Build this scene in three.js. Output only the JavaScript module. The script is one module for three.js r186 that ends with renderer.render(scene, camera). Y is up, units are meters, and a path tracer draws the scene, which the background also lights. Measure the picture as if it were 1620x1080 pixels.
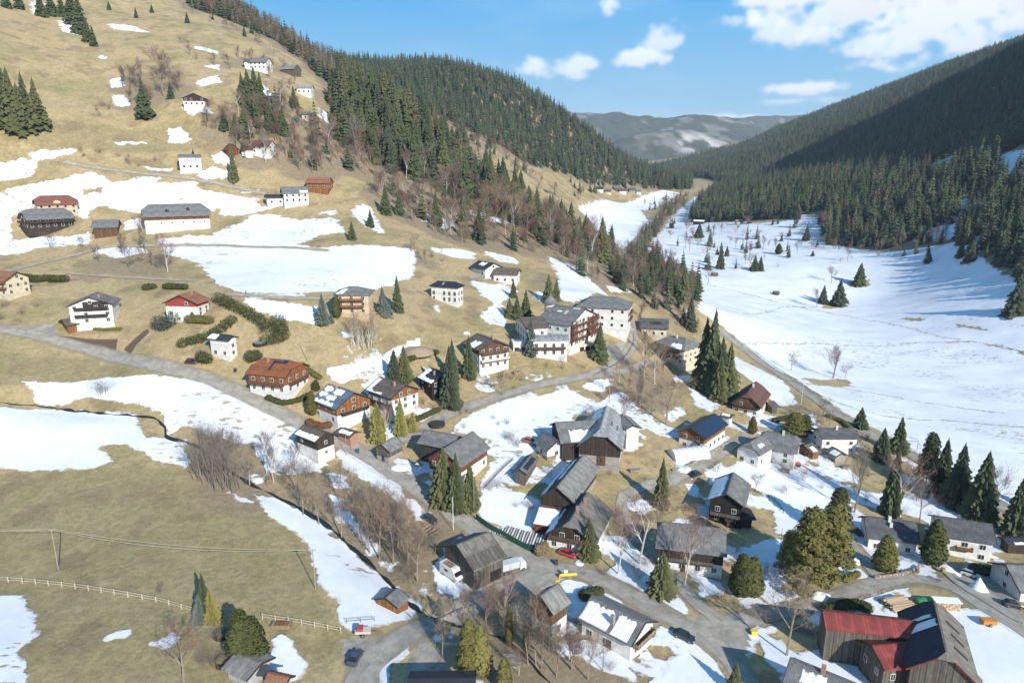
import * as THREE from 'three';
import { mergeGeometries } from 'three/addons/utils/BufferGeometryUtils.js';
import { RoundedBoxGeometry } from 'three/addons/geometries/RoundedBoxGeometry.js';

// ---------------------------------------------------------------- camera, sky, sun, exposure
const F = 1080, PITCH = Math.atan(275 / 1080), K = 1.25, CAM_Y = 70 * K;      // photograph is 1620 x 1080; horizon at row 265
const scene = new THREE.Scene();
const camera = new THREE.PerspectiveCamera(2 * Math.atan(540 / F) * 180 / Math.PI, 1024 / 682, 1, 14000);
camera.position.set(0, CAM_Y, 0);
camera.rotation.x = -PITCH;
const renderer = new THREE.WebGLRenderer();
renderer.toneMapping = THREE.LinearToneMapping;
renderer.toneMappingExposure = 1.34;
renderer.shadowMap.enabled = true;

const SUN_AZ = 31 * Math.PI / 180, SUN_EL = 28 * Math.PI / 180;
const sunDir = new THREE.Vector3(Math.sin(SUN_AZ) * Math.cos(SUN_EL), Math.sin(SUN_EL), Math.cos(SUN_AZ) * Math.cos(SUN_EL));
const sun = new THREE.DirectionalLight(new THREE.Color().setRGB(1, 0.955, 0.88), 5);
sun.name = 'sun';
sun.position.copy(sunDir).multiplyScalar(1500).add(new THREE.Vector3(0, 0, -300));
sun.target.position.set(0, 0, -300);
sun.castShadow = true;
sun.shadow.mapSize.set(4096, 4096);
sun.shadow.camera.left = sun.shadow.camera.bottom = -500;
sun.shadow.camera.right = sun.shadow.camera.top = 500;
sun.shadow.camera.far = 4000;
scene.add(sun, sun.target);

// ---------------------------------------------------------------- noise, random
function rng(seed) { let s = seed >>> 0; return () => { s = (s + 0x6D2B79F5) | 0; let t = Math.imul(s ^ (s >>> 15), 1 | s); t = (t + Math.imul(t ^ (t >>> 7), 61 | t)) ^ t; return ((t ^ (t >>> 14)) >>> 0) / 4294967296; }; }
function hash2(x, y) { let h = (Math.imul(x, 374761393) + Math.imul(y, 668265263)) | 0; h = Math.imul(h ^ (h >>> 13), 1274126177); return ((h ^ (h >>> 16)) >>> 0) / 4294967296; }
function noise2(x, y) {
  const xi = Math.floor(x), yi = Math.floor(y), fx = x - xi, fy = y - yi, u = fx * fx * (3 - 2 * fx), v = fy * fy * (3 - 2 * fy);
  const a = hash2(xi, yi), b = hash2(xi + 1, yi), c = hash2(xi, yi + 1), d = hash2(xi + 1, yi + 1);
  return a + (b - a) * u + (c - a) * v + (a - b - c + d) * u * v;
}
function fbm(x, y, o = 4) { let s = 0, a = 0.5, n = 0; for (let i = 0; i < o; i++) { s += a * noise2(x, y); n += a; a *= 0.5; x = x * 2.03 + 17.1; y = y * 2.01 + 9.7; } return s / n; }
const clamp = (x, a = 0, b = 1) => x < a ? a : x > b ? b : x;
const sstep = (a, b, x) => { const t = clamp((x - a) / (b - a)); return t * t * (3 - 2 * t); };
const mix = (a, b, t) => a + (b - a) * t;

// ---------------------------------------------------------------- sky: blue air, a few clouds over the valley
const cp = Math.cos(PITCH), sp = Math.sin(PITCH);
function rayOf(px, py) { const u = (px - 810) / F, v = (540 - py) / F; return [u, -sp + v * cp, -(cp + v * sp)]; }
{
  const W = 2048, H = 1024, data = new Float32Array(W * H * 4);
  // clouds by azimuth and elevation in degrees: centre, half sizes, strength
  const C = [];
  const addC = (px, py, rx, ry, k, cut = 0.5) => { const r = rayOf(px, py); C.push([Math.atan2(r[0], -r[2]) * 57.2958, Math.atan2(r[1], Math.hypot(r[0], r[2])) * 57.2958, rx / 18.8, ry / 18.8, k, cut]); };
  addC(1470, 28, 215, 46, 0.85); addC(1290, 35, 90, 26, 0.7); addC(1590, 0, 110, 28, 0.95); addC(1360, -15, 150, 36, 0.95); addC(1410, 72, 70, 16, 0.75);
  addC(960, 8, 28, 15, 0.8); addC(1045, 50, 36, 24, 0.7); addC(1020, 92, 42, 13, 0.75); addC(890, 108, 50, 18, 0.7); addC(835, 114, 34, 14, 0.5);
  addC(1190, 40, 32, 18, 0.85); addC(1160, 30, 30, 9, 0.5); addC(1280, 139, 95, 8, 0.8); addC(1160, 188, 60, 8, 0.7); addC(775, 97, 22, 8, 0.55); addC(1250, 160, 60, 5, 0.4);
  // the same broken fair-weather cloud goes on round the sky
  const rr = rng(5);
  for (let i = 0; i < 14; i++) { const az = 60 + rr() * 250, el = 8 + rr() * 38; C.push([az > 180 ? az - 360 : az, el, 4 + rr() * 9, 1.2 + rr() * 2.5, 0.6 + rr() * 0.35, 0.5]); }
  for (let y = 0; y < H; y++) {
    const el = (y + 0.5) / H * 180 - 90;
    const e = clamp(el / 90);
    // clear air: pale at the horizon, deeper blue towards the zenith
    const KEY = [[0, 0.46, 0.61, 0.70], [5, 0.25, 0.50, 0.70], [12, 0.085, 0.36, 0.69], [30, 0.068, 0.265, 0.55], [90, 0.055, 0.19, 0.44]];
    let base = [0.2, 0.22, 0.24]; if (el >= 0) { let q = 0; while (q < 3 && el > KEY[q + 1][0]) q++; const t = clamp((el - KEY[q][0]) / (KEY[q + 1][0] - KEY[q][0])); base = [1, 2, 3].map((n) => mix(KEY[q][n], KEY[q + 1][n], t)); }
    for (let x = 0; x < W; x++) {
      const az = ((x + 0.5) / W - 0.25) * 360;            // set so that azimuth 0 is straight ahead (-z), growing to the right
      let a = az > 180 ? az - 360 : az;
      let dens = 0, top = 0;
      if (el > 0) for (const c of C) {
        let da = a - c[0]; if (da > 180) da -= 360; if (da < -180) da += 360;
        const de = el - c[1];
        const q = (da * da) / (c[2] * c[2]) + (de * de) / (c[3] * c[3]);
        if (q > 2.2) continue;
        const n = fbm(a * 0.42 + 40 + c[1], el * 0.85 + c[0], 6);
        const n2 = fbm(a * 1.7 + 3, el * 2.6, 4);
        const d = (1 - q * 0.72) * 0.62 + (n - 0.5) * 1.55 + (n2 - 0.5) * 0.55;
        const k = sstep(0.12, 0.62, d) * c[4];
        if (k > dens) { dens = k; top = de / c[3]; }
      }
      const wisp = el > 0 ? 0.10 * sstep(0.5, 0.8, fbm(a * 0.09, el * 0.3 + 7, 5)) : 0;
      const sh = 0.86 + 0.14 * clamp(0.5 + top * 0.6) - 0.16 * sstep(0.75, 1, dens) * (0.6 + 0.4 * fbm(a * 0.9, el * 1.7, 3));
      const cl = [1.0 * sh, 1.01 * sh, 1.03 * sh];
      const i = (y * W + x) * 4, m = clamp(Math.max(dens * 0.97, wisp));
      for (let k = 0; k < 3; k++) data[i + k] = mix(base[k], cl[k], m);
      data[i + 3] = 1;
    }
  }
  const sky = new THREE.DataTexture(data, W, H, THREE.RGBAFormat, THREE.FloatType);
  sky.mapping = THREE.EquirectangularReflectionMapping; sky.magFilter = THREE.LinearFilter; sky.minFilter = THREE.LinearFilter; sky.needsUpdate = true;
  scene.background = sky; scene.environment = sky;
}

// ---------------------------------------------------------------- terrain height: thin plate through points read off the photograph
// [column, row, distance ahead in metres]; heights follow from the ray
const PTS = [
  // near village and the road through it
  [145, 530, 200], [200, 560, 190], [430, 640, 165], [560, 705, 153], [750, 830, 125], [870, 905, 111], [1100, 980, 100], [1180, 1060, 89], [1400, 930, 113], [600, 1030, 88], [1560, 960, 108], [1600, 1060, 92],
  [200, 850, 115], [20, 700, 150], [60, 590, 178], [20, 900, 106], [10, 1050, 82], [300, 950, 97], [540, 990, 93], [400, 760, 136], [200, 750, 137], [150, 645, 163], [330, 690, 151], [560, 860, 117], [690, 970, 98], [850, 1060, 85], [1020, 1060, 87],
  [800, 630, 180], [990, 580, 215], [1075, 590, 225], [860, 660, 173], [950, 740, 150], [1250, 760, 158], [1060, 700, 166], [1090, 830, 132], [1400, 830, 142], [760, 760, 140], [850, 830, 127],
  [1150, 545, 300], [1300, 640, 225], [1440, 720, 184], [1600, 825, 149],
  // terraces and houses on the sunny slope
  [0, 470, 215], [60, 425, 245], [145, 510, 205], [300, 500, 200], [350, 575, 180], [440, 540, 190], [560, 495, 205], [705, 478, 238], [650, 570, 190], [850, 560, 206], [780, 592, 196], [900, 470, 262], [1000, 480, 270], [800, 445, 275], [620, 450, 240], [480, 420, 250], [300, 415, 255], [100, 400, 262], [20, 365, 280], [275, 365, 285], [100, 300, 305], [10, 255, 318], [400, 335, 315], [480, 320, 325], [600, 400, 270], [560, 360, 300], [298, 270, 338], [400, 240, 362], [520, 290, 345],
  [30, 198, 335], [150, 150, 395], [305, 168, 385], [265, 215, 365], [400, 110, 450], [485, 145, 440], [500, 185, 415], [60, 60, 450], [150, 30, 520], [250, 15, 580], [350, 30, 640], [0, 5, 520], [420, 60, 560],
  // upper forest edge of the sunny slope, crest against the sky
  [400, 30, 760], [470, 74, 790], [530, 112, 820], [300, -40, 860], [585, 150, 850],
  // spur with forest
  [560, 200, 430], [620, 255, 410], [700, 345, 350], [780, 330, 400], [870, 385, 370], [960, 425, 365], [1080, 475, 330], [1040, 520, 290], [660, 220, 450], [760, 300, 440],
  // meadow band and the far wooded mountain
  [640, 165, 760], [700, 200, 770], [780, 245, 790], [850, 290, 800], [900, 318, 860], [520, 112, 1300], [580, 105, 1280], [650, 102, 1260], [720, 106, 1220], [770, 126, 1180], [830, 162, 1150], [900, 195, 1180], [960, 238, 1200], [1030, 288, 1180], [800, 215, 950], [900, 270, 1000],
  // valley floor
  [1300, 540, 340], [1500, 560, 320], [1600, 650, 240], [1400, 460, 460], [1200, 450, 480], [1100, 400, 600], [1010, 395, 600], [940, 345, 840], [960, 307, 1040], [1060, 302, 1150], [1120, 320, 950], [1300, 420, 520], [1550, 470, 385], [1400, 640, 243],
  // shaded mountain
  [1200, 352, 720], [1290, 378, 610], [1400, 392, 535], [1500, 385, 480], [1570, 405, 430], [1620, 480, 355], [1300, 290, 850], [1200, 300, 1000], [1100, 285, 1350], [1150, 262, 1500], [1230, 212, 2100], [1300, 188, 2000], [1400, 150, 1800], [1500, 115, 1620], [1620, 82, 1450], [1400, 240, 950], [1500, 215, 850], [1620, 190, 760], [1620, 310, 520], [1500, 305, 600],
];
// [x, distance ahead, height] for ground that the photograph does not show
const HID = [
  [60, 480, 6], [95, 420, -4], [40, 620, 12], [-20, 590, 36], [-80, 620, 75], [-300, 950, 195], [-450, 1050, 290], [-600, 900, 400], [-600, 500, 330], [-420, 380, 220], [-330, 250, 130], [-260, 150, 70], [-200, 60, 30], [-300, -100, 60], [-600, 0, 220], [-1100, 400, 520], [-1200, 1200, 480],
  [-500, 1800, 240], [-100, 1700, 200], [150, 1500, 90], [300, 1500, 45], [400, 1900, 48], [480, 2500, 60], [-600, 2500, 260], [0, 2500, 180],
  [900, 250, 565], [920, 600, 515], [970, 950, 425], [880, -300, 525], [900, -900, 380], [1500, 200, 640], [1500, 1000, 520], [1500, 2000, 430], [1100, 2500, 260], [560, 300, 210], [509, 303, 160], [640, 0, 200], [420, 200, 40], [330, 100, 0], [420, 0, 30], [250, 0, -10], [150, 40, -8], [0, 20, -2], [0, -200, 5], [600, -400, 230], [250, -500, 0], [-100, 40, 4], [300, 250, -8],  // unseen right-hand hill added, and crest heights set, to cast shade on the mountain
];
const ctrl = [];
for (const [px, py, D0] of PTS) { const D = D0 * K, r = rayOf(px, py), k = D / -r[2]; ctrl.push([r[0] * k, D, CAM_Y + r[1] * k]); }
for (const p of HID) ctrl.push(p.map((v) => v * K));
const TPS = (() => {
  const n = ctrl.length, S = 300, N = n + 3, A = [];
  const U = (r2) => r2 < 1e-12 ? 0 : 0.5 * r2 * Math.log(r2);
  for (let i = 0; i < n; i++) {
    const row = new Float64Array(N + 1);
    for (let j = 0; j < n; j++) { const dx = (ctrl[i][0] - ctrl[j][0]) / S, dy = (ctrl[i][1] - ctrl[j][1]) / S; row[j] = U(dx * dx + dy * dy); }
    row[i] += 0.0012; row[n] = 1; row[n + 1] = ctrl[i][0] / S; row[n + 2] = ctrl[i][1] / S; row[N] = ctrl[i][2]; A.push(row);
  }
  for (let k = 0; k < 3; k++) { const row = new Float64Array(N + 1); for (let j = 0; j < n; j++) row[j] = k === 0 ? 1 : ctrl[j][k - 1] / S; A.push(row); }
  for (let c = 0; c < N; c++) {
    let p = c; for (let r = c + 1; r < N; r++) if (Math.abs(A[r][c]) > Math.abs(A[p][c])) p = r;
    [A[c], A[p]] = [A[p], A[c]];
    for (let r = 0; r < N; r++) if (r !== c && A[r][c]) { const f = A[r][c] / A[c][c]; for (let k = c; k <= N; k++) A[r][k] -= f * A[c][k]; }
  }
  const w = A.map((r, i) => r[N] / r[i]);
  return (x, d) => { let s = w[n] + w[n + 1] * x / S + w[n + 2] * d / S; for (let j = 0; j < n; j++) { const dx = (x - ctrl[j][0]) / S, dy = (d - ctrl[j][1]) / S, r2 = dx * dx + dy * dy; if (r2 > 1e-12) s += w[j] * 0.5 * r2 * Math.log(r2); } return s; };
})();
function lines(a, b, c0, c1, step, grow, maxStep) {
  const up = [], dn = []; let s = step, x = c1; while (x < b) { s = Math.min(s * grow, maxStep); x = Math.min(b, x + s); up.push(x); }
  s = step; x = c0; while (x > a) { s = Math.min(s * grow, maxStep); x = Math.max(a, x - s); dn.push(x); }
  const mid = []; const n = Math.round((c1 - c0) / step); for (let i = 0; i <= n; i++) mid.push(c0 + (c1 - c0) * i / n);
  return Float64Array.from([...dn.reverse(), ...mid, ...up]);
}
const GX = lines(-1900, 2150, -250, 250, 2.5, 1.05, 32), GD = lines(-620, 3400, 75, 425, 2.5, 1.045, 32);
const HG = new Float64Array(GX.length * GD.length);
for (let j = 0; j < GD.length; j++) for (let i = 0; i < GX.length; i++) {
  const x = GX[i], d = GD[j]; let h = TPS(x, d);
  const far = sstep(420, 900, Math.hypot(x, d));
  h += (fbm(x / 16 + 5, d / 16, 3) - 0.5) * mix(0.8, 2, far * sstep(25, 60, h)) + far * (fbm(x / 110 + 31, d / 110 + 3, 3) - 0.5) * 20 * sstep(25, 110, h);
  HG[j * GX.length + i] = h;
}
function cell(arr, v) { let lo = 0, hi = arr.length - 2; if (v <= arr[0]) return 0; if (v >= arr[hi + 1]) return hi; while (lo < hi) { const m = (lo + hi + 1) >> 1; if (arr[m] <= v) lo = m; else hi = m - 1; } return lo; }
function hgt(x, d) {
  const i = cell(GX, x), j = cell(GD, d), fx = clamp((x - GX[i]) / (GX[i + 1] - GX[i])), fy = clamp((d - GD[j]) / (GD[j + 1] - GD[j])), w = GX.length, o = j * w + i;
  const a = HG[o], b = HG[o + 1], c = HG[o + w], e = HG[o + w + 1];
  return fx + fy < 1 ? a + (b - a) * fx + (c - a) * fy : e + (c - e) * (1 - fx) + (b - e) * (1 - fy);
}
// where the line of sight through a pixel first meets the ground (or the ground raised by lift); y is height, d distance ahead
function at(px, py, lift = 0, dMax = 3390) {
  const r = rayOf(px, py), k = -r[2];
  let d = 76, prev = 76, step = 2;
  const f = (dd) => CAM_Y + r[1] / k * dd - (hgt(r[0] / k * dd, dd) + lift);
  while (d < dMax) { if (f(d) < 0) { let a = prev, b = d; for (let i = 0; i < 24; i++) { const m = (a + b) / 2; if (f(m) < 0) b = m; else a = m; } d = (a + b) / 2; break; } prev = d; step = Math.max(1.2, d * 0.008); d += step; }
  const x = r[0] / k * d; return { x, d, y: hgt(x, d) + lift, z: -d };
}
const P2 = (list) => list.map(([a, b]) => { const p = at(a, b); return [p.x, p.d]; });

// the brook runs in a small gully: [column, row]
const BROOK = P2([[-30, 628], [40, 634], [100, 641], [160, 648], [205, 651], [245, 655], [258, 668], [262, 684], [300, 695], [340, 725], [390, 755], [430, 775], [470, 795], [520, 826], [560, 862], [600, 900], [640, 938], [680, 968], [740, 985], [790, 1000], [830, 1030], [880, 1080], [940, 1140]]);
function distToLine(L, x, d) { let m = 1e9; for (let i = 0; i + 1 < L.length; i++) { const ax = L[i][0], ad = L[i][1], bx = L[i + 1][0] - ax, bd = L[i + 1][1] - ad, t = clamp(((x - ax) * bx + (d - ad) * bd) / (bx * bx + bd * bd)), q = Math.hypot(x - ax - t * bx, d - ad - t * bd); if (q < m) m = q; } return m; }
for (let j = 0; j < GD.length; j++) for (let i = 0; i < GX.length; i++) {
  const x = GX[i], d = GD[j]; if (x < -240 || x > 75 || d < 75 || d > 240) continue;
  const q = distToLine(BROOK, x, d); if (q < 14) HG[j * GX.length + i] -= 1.0 * Math.exp(-q * q / 14) + 0.5 * Math.exp(-q * q / 60);
}
// ---------------------------------------------------------------- where woodland stands (image outlines are only used to find the ground it covers)
const inPoly = (P, x, y) => { let c = false; for (let i = 0, j = P.length - 1; i < P.length; j = i++) if ((P[i][1] > y) !== (P[j][1] > y) && x < (P[j][0] - P[i][0]) * (y - P[i][1]) / (P[j][1] - P[i][1]) + P[i][0]) c = !c; return c; };
function project(x, y, d) { const Y = y - CAM_Y, f = d * cp - Y * sp, v = Y * cp + d * sp; return [810 + F * x / f, 540 - F * v / f]; }
function hidden(x, y, d, slack = 2) { const n = Math.ceil(Math.hypot(x, d) / 14); for (let i = 4; i < n; i++) { const t = i / n; if (hgt(x * t, d * t) > CAM_Y + (y - CAM_Y) * t + slack) return true; } return false; }
const WOOD = [];   // { x, d, h, t } t: s spruce, l larch without needles, b bare broadleaf, r shrub
function wood(seed, P, d0, d1, spacing, types, hMin, hMax, opt = {}) {
  const r = rng(seed); let xl = 1e9, xh = -1e9; for (const p of P) { xl = Math.min(xl, (p[0] - 810) / F); xh = Math.max(xh, (p[0] - 810) / F); }
  const x0 = Math.min(xl * d0, xl * d1) * 1.06, x1 = Math.max(xh * d0, xh * d1) * 1.06;
  for (let d = d0; d < d1; d += spacing) for (let x = x0; x < x1; x += spacing) {
    const X = x + (r() - 0.5) * spacing * 1.5, D = d + (r() - 0.5) * spacing * 1.5, k = r(), kk = r(), kh = r();
    if (D < d0 || D > d1) continue; const y = hgt(X, D), p = project(X, y, D);
    if (!inPoly(P, p[0], p[1])) continue;
    if (opt.gap && fbm(X / opt.gap + seed, D / opt.gap, 3) > (opt.gapCut ?? 0.6)) continue;
    if (opt.not && opt.not.some((q) => inPoly(q, p[0], p[1]))) continue;
    const h = mix(hMin, hMax, kh); if (!opt.keep && hidden(X, y + h, D)) continue;
    const bias = opt.bias ? opt.bias(X, D, p) : 0; let t = types[types.length - 1][0], a = 0; for (const [n, w] of types) { a += w + (n === 's' ? bias : 0); if (k < a) { t = n; break; } }
    WOOD.push({ x: X, d: D, h: h * (t === 'r' ? 0.35 : t === 'b' ? 0.72 : t === 'l' ? 0.9 : 1) * (0.58 + 0.72 * kk), t });
  }
}
const CLEAR = [[[1466, 264], [1508, 244], [1514, 262], [1480, 276]], [[1578, 246], [1625, 228], [1625, 264], [1585, 285]], [[1450, 368], [1520, 350], [1545, 352], [1540, 372], [1460, 384]], [[1514, 316], [1531, 312], [1532, 348], [1517, 348]], [[1262, 340], [1302, 332], [1308, 352], [1270, 352]]];
const larchy = (X, D) => (fbm(X / 130 + 3, D / 130 + 8, 3) - 0.5) * 0.8;
// shaded mountain beyond the snowfield
wood(11, [[1090, 348], [1108, 318], [1150, 290], [1092, 276], [1160, 250], [1240, 200], [1400, 135], [1500, 95], [1680, 50], [1680, 500], [1610, 450], [1575, 415], [1555, 405], [1530, 402], [1500, 382], [1400, 392], [1310, 388], [1290, 352], [1250, 346], [1100, 352]], 430, 3000, 7.4, [['s', 0.93], ['l', 0.07]], 16, 26, { bias: larchy, not: CLEAR });
wood(42, [[1030, 262], [1100, 244], [1180, 228], [1250, 195], [1165, 262], [1095, 285], [1040, 290]], 1700, 3380, 11, [['s', 0.85], ['l', 0.15]], 16, 26);
wood(43, [[1440, 355], [1560, 335], [1560, 382], [1440, 392]], 480, 760, 15, [['s', 0.6], ['b', 0.4]], 14, 22);
// far wooded mountain behind the meadow band
wood(12, [[480, 20], [560, 45], [760, 70], [900, 165], [1045, 265], [1038, 299], [965, 296], [930, 291], [900, 276], [868, 268], [840, 262], [800, 240], [760, 215], [720, 196], [690, 178], [650, 162], [600, 142], [560, 128], [535, 118]], 950, 2000, 8, [['s', 0.88], ['l', 0.12]], 17, 26, { bias: larchy });
wood(22, [[860, 275], [930, 295], [945, 305], [900, 318], [850, 290]], 900, 1400, 20, [['s', 0.7], ['b', 0.3]], 14, 22, { gap: 60, gapCut: 0.5 });
// larch and spruce along the crest of the sunny slope
wood(13, [[270, -80], [330, -60], [400, -20], [540, 80], [575, 112], [560, 150], [525, 142], [485, 102], [440, 72], [400, 48], [350, 28], [300, 12], [270, -10]], 560, 1300, 8, [['s', 0.3], ['l', 0.45], ['b', 0.25]], 15, 24, { bias: larchy });
wood(33, [[260, 0], [300, 10], [350, 30], [400, 52], [440, 75], [430, 95], [380, 60], [320, 30]], 560, 1000, 17, [['s', 0.25], ['l', 0.75]], 9, 16);
// spruce wood on the spur
const SPUR = [[515, 150], [548, 140], [610, 165], [660, 205], [720, 245], [790, 278], [850, 312], [900, 345], [945, 385], [985, 425], [930, 412], [880, 390], [820, 368], [760, 340], [715, 322], [660, 288], [600, 268], [560, 245], [525, 205]];
wood(14, SPUR, 420, 690, 6.4, [['s', 0.62], ['l', 0.12], ['b', 0.26]], 20, 31, { bias: (X, D, p) => (p[1] < 250 + (p[0] - 600) * 0.42 ? 0.25 : -0.3) });
// bare wood below it and on the bank above the valley
wood(15, [[595, 290], [660, 300], [715, 322], [760, 345], [840, 375], [900, 398], [955, 440], [935, 448], [880, 402], [800, 394], [740, 392], [690, 372], [640, 345], [600, 325]], 360, 620, 7.5, [['b', 0.7], ['s', 0.18], ['r', 0.12]], 12, 21);
wood(16, [[962, 425], [1000, 436], [1040, 456], [1080, 478], [1108, 505], [1108, 548], [1080, 525], [1035, 492], [1000, 478], [970, 455]], 330, 520, 6.5, [['b', 0.55], ['s', 0.45]], 12, 19);
wood(26, [[1005, 395], [1030, 400], [1060, 420], [1105, 450], [1108, 490], [1070, 470], [1030, 448], [995, 430], [985, 415]], 380, 800, 8, [['s', 0.55], ['b', 0.45]], 14, 21, { keep: true });
wood(17, [[355, 190], [440, 150], [500, 195], [540, 215], [600, 262], [600, 320], [565, 318], [545, 300], [500, 290], [450, 262], [400, 255], [370, 250]], 380, 640, 7.5, [['b', 0.84], ['s', 0.1], ['r', 0.06]], 14, 22, { gap: 50, gapCut: 0.66 });
wood(27, [[190, 120], [290, 115], [290, 150], [250, 165], [225, 180], [200, 165]], 380, 680, 9, [['b', 0.85], ['r', 0.15]], 15, 23);
// valley brook
wood(18, [[1005, 390], [1016, 370], [1036, 348], [1050, 332], [1075, 318], [1092, 316], [1062, 348], [1040, 372], [1022, 398]], 560, 1300, 9, [['b', 0.6], ['s', 0.28], ['r', 0.12]], 12, 20);
wood(28, [[1015, 330], [1060, 312], [1085, 306], [1100, 312], [1060, 325], [1025, 342]], 800, 1500, 14, [['b', 0.75], ['s', 0.25]], 10, 16);
wood(29, [[1040, 258], [1062, 250], [1098, 280], [1092, 300], [1042, 300], [1036, 285]], 1250, 1600, 9, [['s', 0.95], ['l', 0.05]], 22, 30);
wood(30, [[1090, 398], [1130, 380], [1200, 370], [1290, 380], [1290, 400], [1200, 412], [1110, 420]], 560, 900, 30, [['b', 0.5], ['s', 0.3], ['r', 0.2]], 12, 19);
wood(31, [[1320, 396], [1400, 398], [1500, 392], [1545, 385], [1545, 402], [1480, 412], [1400, 412], [1330, 420]], 480, 700, 17, [['b', 0.6], ['s', 0.2], ['r', 0.2]], 9, 15);
wood(41, [[1300, 385], [1400, 390], [1500, 378], [1500, 392], [1400, 402], [1305, 398]], 480, 800, 9, [['l', 0.55], ['b', 0.45]], 12, 18);
// thicket along the brook
wood(19, [[300, 700], [345, 690], [385, 715], [430, 728], [500, 752], [560, 778], [640, 830], [690, 868], [700, 930], [690, 960], [640, 925], [560, 852], [470, 788], [390, 772], [320, 745]], 100, 220, 3.4, [['b', 0.42], ['r', 0.58]], 8, 14, { gap: 12, gapCut: 0.62 });
wood(20, [[690, 965], [740, 945], [800, 952], [840, 985], [900, 1012], [960, 1042], [1010, 1080], [800, 1090], [745, 1010]], 84, 150, 5.2, [['b', 0.6], ['r', 0.4]], 9, 15, { not: [[[862, 940], [915, 945], [915, 1000], [860, 1005]], [[900, 970], [1010, 1000], [1010, 1040], [900, 1020]], [[645, 1000], [715, 1030], [715, 1080], [640, 1080]]] });
wood(21, [[940, 605], [1000, 590], [1050, 598], [1090, 640], [1050, 672], [1000, 660], [960, 640]], 190, 300, 9, [['b', 0.6], ['r', 0.4]], 7, 11);
wood(23, [[1000, 500], [1018, 505], [1030, 560], [1060, 585], [1040, 600], [1005, 585], [1000, 540]], 240, 360, 8.5, [['b', 0.75], ['r', 0.25]], 9, 14);
wood(24, [[200, 690 - 60], [115, 612], [60, 610], [45, 625], [60, 642], [120, 644], [200, 650]], 160, 260, 11, [['r', 1]], 8, 12);
wood(25, [[0, 470], [60, 480], [92, 505], [70, 515], [0, 512]], 200, 320, 6, [['r', 1]], 6, 10);
wood(32, [[260, 1035], [360, 1000], [370, 1080], [280, 1085]], 84, 130, 4.5, [['r', 0.7], ['b', 0.3]], 6, 9);
wood(34, [[800, 600], [870, 572], [930, 570], [930, 590], [860, 603], [800, 622], [765, 620]], 190, 300, 7, [['r', 1]], 6, 10, { gap: 9 });
wood(35, [[1240, 640], [1300, 655], [1330, 690], [1290, 680], [1250, 660]], 190, 320, 6, [['r', 0.8], ['b', 0.2]], 7, 11);
wood(36, [[150, 400], [260, 398], [310, 425], [250, 437], [160, 430]], 250, 400, 10, [['b', 0.8], ['r', 0.2]], 13, 20);
wood(37, [[640, 395], [730, 400], [740, 418], [690, 422], [650, 412]], 270, 420, 11, [['r', 0.7], ['b', 0.3]], 7, 12);
wood(44, [[120, 160], [180, 165], [175, 185], [125, 185]], 380, 640, 8, [['r', 1]], 9, 14);
wood(45, [[110, 235], [170, 240], [230, 250], [270, 262], [230, 268], [140, 255]], 330, 560, 8, [['r', 1]], 8, 13);
wood(46, [[290, 60], [400, 90], [480, 120], [470, 150], [400, 140], [320, 100], [270, 70]], 480, 900, 15, [['b', 0.5], ['r', 0.5]], 11, 17);
wood(47, [[300, 180], [370, 185], [360, 215], [300, 215]], 400, 640, 9, [['b', 0.5], ['r', 0.5]], 12, 18);
wood(48, [[620, 140], [720, 188], [800, 233], [880, 288], [925, 318], [860, 306], [780, 264], [700, 217], [630, 172]], 800, 1300, 15, [['b', 0.55], ['s', 0.3], ['r', 0.15]], 12, 20, { gap: 70, gapCut: 0.58 });
wood(49, [[1060, 345], [1100, 330], [1250, 352], [1300, 372], [1300, 420], [1120, 430], [1060, 385]], 560, 1150, 27, [['b', 0.5], ['s', 0.3], ['r', 0.2]], 12, 19);
// shrubs in the gardens
wood(38, [[560, 640], [760, 640], [900, 700], [1000, 620], [1240, 640], [1400, 700], [1560, 860], [1440, 960], [1250, 1000], [1000, 960], [860, 880], [740, 780], [620, 700]], 110, 290, 6.5, [['r', 1]], 4, 8, { gap: 25, gapCut: 0.55 });
wood(39, [[380, 500], [560, 560], [720, 560], [760, 620], [640, 680], [520, 660], [400, 600]], 190, 290, 9, [['r', 1]], 4, 8, { gap: 25, gapCut: 0.52 });
// density of woodland, for the leaf litter under it
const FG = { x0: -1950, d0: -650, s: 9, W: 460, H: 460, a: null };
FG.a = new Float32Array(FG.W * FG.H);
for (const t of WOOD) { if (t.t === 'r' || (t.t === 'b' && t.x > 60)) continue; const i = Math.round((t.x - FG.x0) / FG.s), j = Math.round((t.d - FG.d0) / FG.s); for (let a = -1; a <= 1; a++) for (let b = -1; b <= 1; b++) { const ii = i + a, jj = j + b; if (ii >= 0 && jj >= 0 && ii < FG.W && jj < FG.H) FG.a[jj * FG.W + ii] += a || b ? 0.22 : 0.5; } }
function litter(x, d) { const u = (x - FG.x0) / FG.s, v = (d - FG.d0) / FG.s, i = clamp(Math.floor(u), 0, FG.W - 2), j = clamp(Math.floor(v), 0, FG.H - 2), fx = u - i, fy = v - j, A = FG.a, o = j * FG.W + i; return clamp(mix(mix(A[o], A[o + 1], fx), mix(A[o + FG.W], A[o + FG.W + 1], fx), fy)); }
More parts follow.
